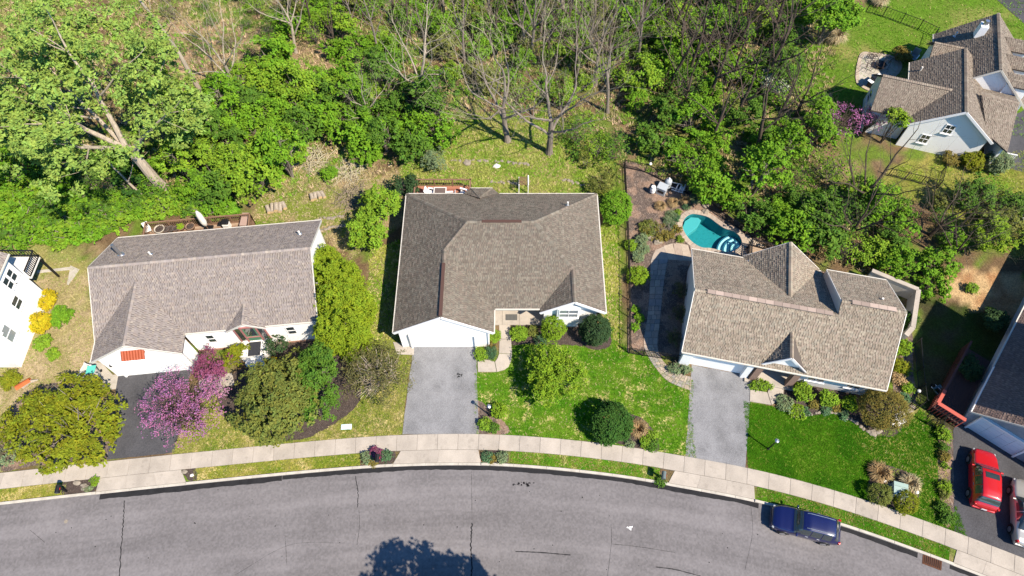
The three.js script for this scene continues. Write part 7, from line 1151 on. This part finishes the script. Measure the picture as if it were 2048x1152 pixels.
plant('willowy_tree', 'tree', 'thin-leaved brownish green tree with many fine branches', 752, 745, 2.2, 2.7, { ry: 1.8, rz: 2.5, n: 9, mat: L.brownish, density: 2.2, per: 8, size: 0.17, slim: 0.32, clump: 0.32, twigN: 26, stem: 0.08, bark: M.barkPale, wild: 2 });
plant('round_shrub', 'shrub', 'yellowish round shrub above the willowy tree', 590, 735, 1.8, 1.3, { mat: L.olive, density: 3.2, size: 0.16 });
// arborvitae row
{
  const mk = s => { const r = rng32(s), lob = [[0, 1.3, 0, 1.45, 1.3, 1.45], [0.1, 2.7, 0, 1.3, 1.3, 1.3], [0, 4.0, 0.1, 1.05, 1.1, 1.05], [0.05, 5.1, 0, 0.7, 0.8, 0.7]]; for (let i = 0; i < 9; i++) { const a = r() * 6.28, y = rr(r, 0.8, 4.4), d = lerp(1.2, 0.6, y / 5); lob.push([Math.cos(a) * d, y, Math.sin(a) * d, 0.55, 0.75, 0.55]); }
    return leafyProto('arborvitae', 'conifer', s, lob, L.arbor, M.barkGrey, { density: 6, per: 12, size: 0.25, slim: 0.34, clump: 0.24, up: 0.5, wild: 1.5, shell: 0.75, twigN: 0, stem: 0.05 }); };
  const A = [mk(901), mk(902), mk(903)], pos = [[648, 560, 0.85, 'topmost small golden conifer against the gable end'], [668, 545, 0.75, 'slim golden conifer just behind the topmost one'], [672, 600, 1.0, 'golden conifer touching the left roof edge'], [700, 590, 1.0, 'golden conifer in the middle of the row, shaded side lawn behind it'], [690, 645, 1.1, 'widest golden conifer of the row'], [722, 640, 1.0, 'golden conifer nearest the shaded wall of the middle house'], [712, 690, 1.0, 'lowest golden conifer, above the willowy tree'], [680, 690, 0.95, 'golden conifer at the house corner beside the driftwood stump']];
  pos.forEach(([px, py, s, lab], i) => copyOf(A[i % 3], lab, g(px, py), i * 1.7, [s * 1.05, s * 0.9, s * 1.05], 'row of golden conifers'));
}
plant('leafy_shrub_tree', 'tree', 'tall leafy shrub tree beside the shaded wall, upper one', 757, 405, 2.6, 1.75, { ry: 1.6, mat: L.fresh, density: 2.4, size: 0.2, clump: 0.28 });
plant('leafy_shrub_tree', 'tree', 'tall leafy shrub tree beside the shaded wall, lower one', 735, 465, 2.4, 1.7, { ry: 1.9, mat: L.fresh, density: 2.4, size: 0.2, clump: 0.28 });
plant('dark_shrub', 'shrub', 'dark green shrub at the corner of the red-brown deck', 808, 368, 1.4, 1.4, { mat: L.dark, density: 2.6, size: 0.2, clump: 0.3 });
plant('evergreen_shrub', 'shrub', 'olive evergreen bush above the dark deck corner shrub', 868, 318, 1.3, 1.25, { mat: L.sage, density: 3, size: 0.16, slim: 0.35 });
plant('leafy_shrub', 'shrub', 'isolated bright bush beside the brush heaps', 735, 305, 1.2, 1.5, { ry: 1.1, mat: L.bright, density: 2.6, size: 0.2 }); plant('leafy_shrub', 'shrub', 'small bright bush on the dry path', 658, 345, 0.7, 0.7, { mat: L.bright, density: 4, size: 0.16 });
// in front of the middle house
plant('lawn_tree', 'tree', 'light green tree in the middle of the patchy lawn', 1110, 752, 2.0, 2.25, { ry: 1.6, rz: 2.3, n: 8, mat: L.lime, density: 2.6, size: 0.2, slim: 0.42, clump: 0.3, clumpTint: 0.2 });
plant('clipped_shrub', 'shrub', 'clipped bright yellow-green ball shrub below the bay window', 1107, 655, 1.0, 1.0, { ball: true, ry: 0.95, mat: L.lime, density: 13, per: 10, size: 0.1, clump: 0.13, shell: 0.8, clumpTint: 0.1 });
plant('clipped_shrub', 'shrub', 'dark green clipped shrub at the right corner of the middle house', 1193, 660, 1.4, 1.15, { ball: true, ry: 1.4, mat: L.dark, density: 11, per: 10, size: 0.13, clump: 0.18, shell: 0.75 });
plant('clipped_shrub', 'shrub', 'dark green round shrub beside the tan grass on the lawn', 1224, 845, 1.3, 1.55, { ball: true, ry: 1.35, mat: L.deep, density: 9, per: 10, size: 0.15, clump: 0.2, shell: 0.72 });
plant('small_shrub', 'shrub', 'small leafy shrub beside the curved walk', 1037, 667, 0.5, 0.65, { ry: 0.55, mat: L.fresh, density: 7, size: 0.12 }); plant('small_shrub', 'shrub', 'tiny shrub between the walk and the ball shrub', 1065, 662, 0.4, 0.45, { mat: L.olive, density: 7, size: 0.11 }); plant('small_shrub', 'shrub', 'blue-green spiky plant below the ball shrub', 1081, 681, 0.25, 0.45, { ball: true, mat: L.teal, density: 9, size: 0.16, slim: 0.25 });
plant('small_shrub', 'shrub', 'green shrub against the garage corner', 990, 672, 0.5, 0.5, { mat: L.fresh, density: 7, size: 0.12 }); plant('small_shrub', 'shrub', 'low green plant beside the light driveway top', 962, 708, 0.3, 0.5, { mat: L.fresh, density: 8, size: 0.12 }); plant('small_shrub', 'shrub', 'grassy blue-green tuft inside the walk curve', 981, 706, 0.3, 0.5, { ball: true, mat: L.teal, density: 9, size: 0.18, slim: 0.2 }); plant('small_shrub', 'shrub', 'sparse brown-twigged plant by the garage wall', 984, 690, 0.4, 0.45, { mat: L.rust, density: 3, size: 0.09 });
plant('small_shrub', 'shrub', 'yellow-green shrub behind the driveway lamp post', 998, 822, 0.4, 0.65, { mat: L.lime, density: 5, size: 0.13 }); plant('small_shrub', 'shrub', 'green shrub below the driveway lamp post', 970, 848, 0.35, 0.5, { mat: L.fresh, density: 6, size: 0.12 }); plant('small_shrub', 'shrub', 'darker shrub at the sidewalk below the lamp post', 988, 855, 0.3, 0.4, { mat: L.mid, density: 6, size: 0.12 });
function grassClump(label, px, py, R, H, m, grp) {
  const r = rng32((px * 31 + py * 17) | 0), b = new MB(); for (let i = 0; i < 520; i++) { const a = r() * 6.2832, d = Math.sqrt(r()) * R * 0.35, o = V(Math.cos(a) * d, 0, Math.sin(a) * d), e = a + rr(r, -0.5, 0.5), l = rr(r, 0.4, 1) * R, p1 = o.clone().add(V(Math.cos(e) * l * 0.5, H * rr(r, 0.6, 1), Math.sin(e) * l * 0.5)), p2 = o.clone().add(V(Math.cos(e) * l, H * rr(r, 0.2, 0.8), Math.sin(e) * l)), w = V(-Math.sin(e), 0, Math.cos(e)).multiplyScalar(0.018); b.color(tints(r, 0.25)); b.quad(o.clone().sub(w).toArray(), o.clone().add(w).toArray(), p1.clone().add(w).toArray(), p1.clone().sub(w).toArray()); b.tri(p1.clone().sub(w).toArray(), p1.clone().add(w).toArray(), p2.toArray()); }
  return single('grass_clump', b.geo(), m, label, 'ornamental grass', place(px, py, H * 0.5), 0, grp);
}
grassClump('tan ornamental grass clump beside the dark round shrub', 1277, 857, 0.75, 0.6, L.straw);
for (const [px, py, R, lab, m] of [[1290, 884, 0.4, 'small green shrub right below the tan grass clump', L.fresh], [1304, 872, 0.38, 'small green shrub at the bed edge by the lush lawn', L.fresh], [1305, 890, 0.42, 'lowest green shrub of the bed by the sidewalk', L.mid], [1261, 888, 0.3, 'grey-green tuft at the sidewalk below the dark round shrub', L.sage]]) plant('small_shrub', 'shrub', lab, px, py, R * 0.7, R, { mat: m, density: 8, size: 0.11 });
// pool garden
plant('clipped_tree', 'tree', 'round bright green tree at the fence beside the hipped roof', 1232, 415, 1.7, 1.4, { ball: true, ry: 1.35, mat: L.bright, density: 7, per: 11, size: 0.15, clump: 0.2, shell: 0.7 }); plant('olive_shrub', 'shrub', 'feathery olive shrub above the round fence tree', 1203, 368, 1.0, 1.3, { ry: 1.0, mat: L.olive, density: 4, size: 0.14, slim: 0.35 });
[[1321, 412, 'tan grass mound farthest from the pool edge row'], [1346, 405, 'tan grass mound second in the row above the pool'], [1369, 400, 'tan grass mound third in the row above the pool'], [1390, 398, 'greenish grass mound last in the row above the pool']].forEach(([px, py, lab], i) => grassClump(lab, px, py, 0.55, 0.5, i === 3 ? L.sage : L.straw, 'grass mounds above the pool'));
plant('perennial_bed', 'shrub', 'sprawling rusty green perennials left of the pool', 1322, 462, 0.3, 1.6, { ry: 0.4, rz: 0.75, mat: L.rust, density: 4.5, size: 0.16, n: 9, spread: 0.7 }); plant('perennial_bed', 'shrub', 'rusty green perennials joining the sprawling clump', 1298, 456, 0.3, 0.8, { ry: 0.35, mat: L.olive, density: 5, size: 0.15 });
for (const [px, py, R, lab, m] of [[1344, 430, 0.45, 'silvery plant between grass mounds and pool', L.sage], [1352, 436, 0.4, 'blue-green plant next to the silvery one by the pool', L.teal], [1336, 442, 0.42, 'light sage plant left of the pool coping', L.sage], [1356, 424, 0.3, 'small green plant near the upper pool coping', L.fresh], [1346, 455, 0.4, 'green plant close to the left pool coping', L.teal], [1371, 413, 0.33, 'blue-green tuft under the tan grass mounds', L.teal], [1360, 478, 0.3, 'small green tuft below the pool coping', L.fresh]]) plant('small_shrub', 'shrub', lab, px, py, R * 0.5, R, { mat: m, density: 8, size: 0.12, slim: 0.35 });
for (const [px, py, R, lab, m] of [[1284, 477, 0.55, 'pale sage shrub at the top of the fence bed', L.sage], [1286, 497, 0.5, 'pale sage shrub second from the top of the fence bed', L.sage], [1276, 514, 0.45, 'pale sage shrub third from the top of the fence bed', L.sage], [1277, 552, 0.85, 'yellow-green bush between fence and shaded pavers', L.lime], [1271, 618, 0.3, 'tiny bright plant at the shade tip by the fence', L.bright], [1279, 636, 0.35, 'small bright plant beside the shaded pavers', L.bright], [1270, 654, 0.3, 'lowest tiny bright plant of the fence bed', L.bright], [1262, 490, 0.5, 'bright grass tuft along the fence foot', L.fresh]]) plant('small_shrub', 'shrub', lab, px, py, R * 0.7, R, { mat: m, density: 7, size: 0.13 });
for (const [px, py, lab] of [[1362, 580, 'twiggy dormant shrub in the shade, nearest the pool deck'], [1360, 625, 'twiggy dormant shrub in the shade, middle one'], [1352, 675, 'twiggy dormant shrub in the shade, nearest the gate']]) plant('dormant_shrub', 'shrub', lab, px, py, 0.6, 0.8, { mat: L.brownish, density: 1.6, size: 0.1, twigN: 30, bark: M.twigGrey });
plant('low_shrub', 'shrub', 'sage green groundcover at the end of the paver walk', 1358, 736, 0.25, 0.9, { ry: 0.4, rz: 0.5, mat: L.sage, density: 7, size: 0.12 });
// pool house front
plant('low_hedge', 'shrub', 'low clipped hedge patch beside the light driveway and porch', 1520, 770, 0.3, 0.85, { ry: 0.35, rz: 0.45, mat: L.fresh, density: 8, size: 0.11 });
for (const [px, py, R, lab, m] of [[1605, 782, 0.8, 'leafy hydrangea-like shrub nearest the entry walk', L.fresh], [1657, 796, 0.68, 'leafy shrub in the middle of the curved bed', L.fresh], [1700, 806, 0.6, 'upright leafy shrub left of the big rusty bush', L.lime], [1650, 822, 0.32, 'small blue-green plant at the lawn edge of the curved bed', L.teal], [1686, 830, 0.36, 'small blue-green plant right of the middle of the bed', L.teal], [1595, 823, 0.6, 'flat pale green groundcover at the bed edge', L.lime], [1572, 806, 0.7, 'grey-green groundcover beside the entry walk', L.sage], [1611, 825, 0.3, 'tiny dark plant next to the pale groundcover', L.teal], [1627, 808, 0.35, 'small rusty plant in the middle of the curved bed', L.rust], [1672, 815, 0.35, 'small rusty plant behind the blue-green one', L.rust]]) plant('small_shrub', 'shrub', lab, px, py, R * (R > 0.58 && px !== 1595 && px !== 1572 ? 0.8 : 0.35), R, { ry: px === 1595 || px === 1572 ? 0.2 : R * 0.8, mat: m, density: 6, size: 0.15 });
plant('rusty_bush', 'shrub', 'big rounded rusty green bush at the corner of the pool house', 1768, 815, 1.3, 1.75, { ball: true, ry: 1.3, rz: 1.55, mat: L.rust, density: 8, per: 10, size: 0.15, slim: 0.4, clump: 0.22, shell: 0.72, clumpTint: 0.3 });
for (const [px, py, R, lab, m] of [[1806, 694, 0.75, 'bright lime bush between pool house and fence', L.lime], [1804, 733, 0.7, 'yellow-tipped bush below the lime bush', L.yellow], [1800, 757, 0.5, 'straw-toned perennial below the yellow-tipped bush', L.straw], [1795, 755, 0.3, 'small dark green plant against the pool house side', L.fresh], [1815, 775, 0.45, 'green groundcover beside the fence corner', L.fresh], [1808, 795, 0.4, 'blue-green plant above the short fence panel', L.teal]]) plant('side_shrub', 'shrub', lab, px, py, R * 0.75, R, { mat: m, density: 6, size: 0.13 });
plant('dark_shrub', 'shrub', 'dark green shrub inside the retaining wall corner', 1813, 640, 0.8, 0.85, { ry: 0.9, mat: L.deep, density: 6, size: 0.13 }); plant('leafy_shrub', 'shrub', 'bright bush spilling over the outside of the retaining wall', 1862, 570, 1.3, 1.5, { mat: L.bright, density: 2.8, size: 0.2 });
// beside the utility box
plant('clipped_shrub', 'shrub', 'green clipped ball shrub on the near side of the utility box', 1760, 988, 0.72, 0.78, { ball: true, mat: L.olive, density: 15, per: 10, size: 0.09, clump: 0.12, shell: 0.8 }); plant('clipped_shrub', 'shrub', 'golden-tipped clipped ball shrub at the sidewalk corner of the utility box', 1813, 1005, 0.75, 0.8, { ball: true, mat: L.yellow, density: 15, per: 10, size: 0.09, clump: 0.12, shell: 0.8 });
grassClump('tan grass clump above the utility box, larger one', 1760, 945, 0.85, 0.65, L.straw); grassClump('tan grass clump right of the utility box', 1821, 966, 0.75, 0.6, L.strawPale);
for (const [px, py, R, lab, m] of [[1888, 868, 0.55, 'bright shrub below the red deck rail', L.fresh], [1888, 893, 0.36, 'dark little shrub along the dark driveway, uppermost', L.mid], [1888, 912, 0.42, 'rust-coloured shrub along the dark driveway', L.rust], [1890, 931, 0.25, 'tiny green shrub along the dark driveway', L.fresh], [1890, 973, 0.42, 'yellow-green shrub along the dark driveway', L.lime], [1888, 987, 0.35, 'straw-green shrub under the yellow-green one', L.olive], [1886, 1016, 0.45, 'green shrub near the driveway end', L.mid], [1895, 1035, 0.5, 'dark spreading shrub at the sidewalk end of the driveway bed', L.mid]]) plant('border_shrub', 'shrub', lab, px, py, R * 0.7, R, { mat: m, density: 6, size: 0.12 });
// verge plantings
for (const [px, py, R, lab, m] of [[735, 914, 0.5, 'blue-green plant left of the flowering mailbox', L.sage], [752, 908, 0.5, 'reddish plant behind the middle mailbox', L.burgundy], [772, 912, 0.45, 'grey-green plant right of the middle mailbox', L.teal], [748, 923, 0.4, 'rust-red plant before the middle mailbox', L.rust], [974, 914, 0.4, 'blue-green plant beside the apron corner', L.teal], [984, 918, 0.3, 'red-brown plant in the small apron bed', L.rust], [1004, 914, 0.42, 'sage plant at the far end of the small apron bed', L.sage], [1322, 962, 0.33, 'dark green plant at the foot of the grey mailbox', L.mid], [187, 962, 0.3, 'yellow-green tuft in the left mailbox bed', L.lime], [176, 978, 0.22, 'pale green cushion plant in the left mailbox bed', L.sage]]) plant('verge_plant', 'shrub', lab, px, py, R * 0.5, R, { ry: R * 0.6, mat: m, density: 8, size: 0.11 });
// left side yard
for (const [px, py, R, lab, m] of [[92, 600, 0.85, 'yellow flowering forsythia beside the white wall, upper one', L.gold], [76, 645, 1.0, 'yellow flowering forsythia beside the white wall, lower one', L.gold], [122, 632, 0.9, 'bright green low bush next to the yellow forsythias', L.bright], [85, 685, 0.7, 'green tuft below the yellow forsythias', L.fresh], [20, 760, 0.75, 'yellow-green bush at the left picture edge', L.yellow], [105, 708, 0.5, 'small green tuft on the dry side yard', L.fresh]]) plant('side_yard_shrub', 'shrub', lab, px, py, R * 0.7, R, { mat: m, density: 4.5, size: 0.15 });
plant('dormant_shrub', 'shrub', 'grey bare shrub at the far left sidewalk edge', 8, 905, 0.8, 1.2, { mat: L.sage, density: 1.3, size: 0.12, twigN: 40, bark: M.twigGrey });
// near the far house
plant('redbud_tree', 'tree', 'pink blossoming tree before the far white house', 1690, 238, 2.2, 2.2, { ry: 1.5, mat: L.pink, density: 1.0, per: 8, size: 0.15, slim: 0.5, clump: 0.35, twigN: 18, bark: M.barkDark, wild: 2.2 }); plant('redbud_tree', 'tree', 'smaller pink blossoming tree touching the far brown roof', 1745, 235, 2.2, 1.7, { ry: 1.2, mat: L.pink, density: 0.9, per: 8, size: 0.15, slim: 0.5, clump: 0.35, twigN: 16, bark: M.barkDark, wild: 2.2 });
plant('blossom_shrub', 'shrub', 'white blossoming bush at the edge of the far lawn', 1548, 165, 1.2, 1.5, { mat: L.white, density: 2.4, size: 0.2, clump: 0.3 }); plant('bushy_tree', 'tree', 'green leafed treetop before the far brown roof', 1795, 235, 3.4, 1.1, { mat: L.lime, density: 2.2, size: 0.2, clump: 0.3, bark: M.barkDark });
plant('round_shrub', 'shrub', 'dark olive round shrub at the corner of the far white gable', 1998, 323, 0.95, 1.15, { ball: true, mat: L.sage, density: 7, size: 0.14 }); plant('round_shrub', 'shrub', 'bright yellow-green shrub below the far white gable', 1946, 320, 0.8, 1.0, { mat: L.yellow, density: 5, size: 0.15 });
plant('rust_shrub', 'shrub', 'rusty shrub beside the shaded end of the far patio', 1806, 108, 0.8, 0.9, { mat: L.rust, density: 4, size: 0.15 }); grassClump('large pale pampas-like grass clump on the far lawn edge', 1672, 72, 1.3, 1.3, L.strawPale); grassClump('pale dry grass clump behind the far lawn', 1760, 2, 1.0, 0.9, L.strawPale);
plant('wall_shrub', 'shrub', 'dark shrub along the base of the far white gable', 1900, 318, 0.5, 0.8, { mat: L.rust, density: 4, size: 0.14 });
plant('yellow_green_tree', 'tree', 'soft yellow-green tree above the sandy patch at the picture edge', 1992, 468, 2.4, 1.7, { mat: L.lime, density: 2.4, size: 0.2, clump: 0.3 });
// evergreens in the shade of the grey house
[[1938, 735, 'dark evergreen against the grey wall, nearest the deck'], [1990, 640, 'dark evergreen farthest along the grey wall']].forEach(([px, py, lab], i) => plant('evergreen_tree', 'tree', lab, px, py, 0.9, 0.9, { ry: 0.9, mat: L.dark, density: 4, size: 0.18, clump: 0.25 }));
for (const [px, py, lab, m] of [[1945, 577, 'small bright shrub alone on the sandy patch', L.fresh], [1985, 625, 'shrub between sandy patch and dark evergreens', L.mid]]) plant('sand_shrub', 'shrub', lab, px, py, 0.4, 0.5, { mat: m, density: 5, size: 0.13 });
// tree across the street, outside the picture, whose crown shades the road
{ const t = leafyProto('street_tree', 'tree', 990, lobesFor(990, 4.6, 8.4, 9, 0.62), L.mid, M.barkGrey, { density: 3.2, per: 13, size: 0.36, clump: 0.45, stem: 0.12 }); tag(t, 'street tree on the near side of the road', 'tree'); t.position.set(0.2, 0, 1.9); t.name = numbered('street_tree'); scene.add(t); }
// ---------------------------------------------------------------- grass blades (too many to count)
{
  const b = new MB(), r = rng32(31337); for (let i = 0; i < 5; i++) { const a = r() * 6.2832, o = V(rr(r, -0.05, 0.05), 0, rr(r, -0.05, 0.05)), w = V(-Math.sin(a), 0, Math.cos(a)).multiplyScalar(0.018), e = V(Math.cos(a) * 0.05, 1, Math.sin(a) * 0.05), k = rr(r, 0.7, 1.1); b.color([k, k, k]); b.tri(o.clone().sub(w).toArray(), o.clone().add(w).toArray(), o.clone().add(V(Math.cos(a) * 0.09, 0.1, Math.sin(a) * 0.09)).toArray()); }
  const tuft = b.geo(), gm = vmat(0.9), dummy = new THREE.Object3D(), col = new THREE.Color();
  const scatter = (label, polys, n, cols, s0, s1, avoid = []) => {
    const box = polys.flat(), x0 = Math.min(...box.map(p => p.x)), x1 = Math.max(...box.map(p => p.x)), z0 = Math.min(...box.map(p => p.z)), z1 = Math.max(...box.map(p => p.z)), M4 = [], C = []; let tries = 0;
    while (M4.length < n && tries++ < n * 14) { const x = rr(r, x0, x1), z = rr(r, z0, z1); if (!polys.some(p => inside(p, x, z)) || avoid.some(p => inside(p, x, z))) continue; const s = rr(r, s0, s1); dummy.position.set(x, 0.005, z); dummy.rotation.set(0, r() * 6.28, 0); dummy.scale.set(s * 1.2, s, s * 1.2); dummy.updateMatrix(); M4.push(dummy.matrix.clone()); const f = fbm(x * 0.8, z * 0.8, 3, 256, 777), c = mix3(cols[0], cols[1], smooth(0.35, 0.65, f)), t = r() < cols[3] ? cols[2] : c; C.push(mul3(t, 0.7 + 0.6 * r())); }
    const im = new THREE.InstancedMesh(tuft, gm, M4.length); M4.forEach((m, i) => { im.setMatrixAt(i, m); im.setColorAt(i, col.setRGB(...C[i])); }); im.name = numbered('grass'); im.castShadow = im.receiveShadow = true; im.userData = { kind: 'stuff', label, category: 'grass' }; scene.add(im);
  };
  scatter('short dense blades of the lush lawn', [Lawn.C], 15000, [[0.035, 0.125, 0.004], [0.06, 0.165, 0.006], [0.2, 0.24, 0.04], 0.05], 0.5, 0.9, bedList);
  scatter('blades of the patchy green lawn with straw', [Lawn.B], 13000, [[0.06, 0.17, 0.008], [0.13, 0.23, 0.02], [0.42, 0.36, 0.17], 0.08], 0.45, 0.85, bedList);
  scatter('thin yellowing blades under the front trees', [Lawn.A], 7000, [[0.12, 0.17, 0.025], [0.22, 0.22, 0.06], [0.36, 0.29, 0.15], 0.14], 0.5, 0.9, bedList);
  scatter('blades of the narrow verges along the kerb', Verge, 7000, [[0.11, 0.17, 0.02], [0.22, 0.22, 0.05], [0.36, 0.3, 0.14], 0.14], 0.45, 0.8);
  scatter('rough grass of the back lawn', [Zone.lawnB], 9000, [[0.17, 0.28, 0.03], [0.3, 0.32, 0.08], [0.4, 0.33, 0.16], 0.15], 0.9, 1.7);
  scatter('grass of the far lawn', [Zone.lawnD], 9000, [[0.1, 0.24, 0.015], [0.15, 0.28, 0.03], [0.35, 0.32, 0.12], 0.08], 0.8, 1.4);
  scatter('dry grass of the left side yard', [Zone.sideyard, Zone.backstrip], 7000, [[0.18, 0.22, 0.05], [0.3, 0.26, 0.12], [0.36, 0.29, 0.17], 0.25], 0.5, 1.0);
  scatter('grass strip along the black fence', [Zone.sideB2, Zone.sideB], 3500, [[0.15, 0.26, 0.02], [0.3, 0.32, 0.06], [0.5, 0.42, 0.2], 0.2], 0.8, 1.4);
  scatter('yellow-green grass of the right side yards', [Zone.rightYard, Zone.frontE], 8000, [[0.18, 0.27, 0.03], [0.34, 0.32, 0.08], [0.36, 0.32, 0.14], 0.1], 0.6, 1.1);
  scatter('weeds and dead grass of the dry path', [Zone.dryback], 6000, [[0.2, 0.24, 0.05], [0.36, 0.28, 0.15], [0.4, 0.32, 0.2], 0.25], 0.6, 1.3);
  scatter('weeds and leaf litter of the wood floor', [poly(-100, -40, 1700, -40, 1640, 330, 1870, 560, 1700, 540, 1240, 320, 1140, 240, 960, 220, 860, 330, 560, 400, 200, 430, -100, 500)], 26000, [[0.12, 0.24, 0.02], [0.26, 0.22, 0.1], [0.4, 0.3, 0.19], 0.25], 1.2, 3.2);
  scatter('low green vines behind the left deck', [poly(-60, 380, 330, 380, 470, 400, 480, 428, 290, 430, 240, 455, 180, 485, -60, 490)], 9000, [[0.11, 0.27, 0.02], [0.18, 0.34, 0.03], [0.3, 0.3, 0.08], 0.08], 1.6, 3.6);
}
renderer.render(scene, camera);
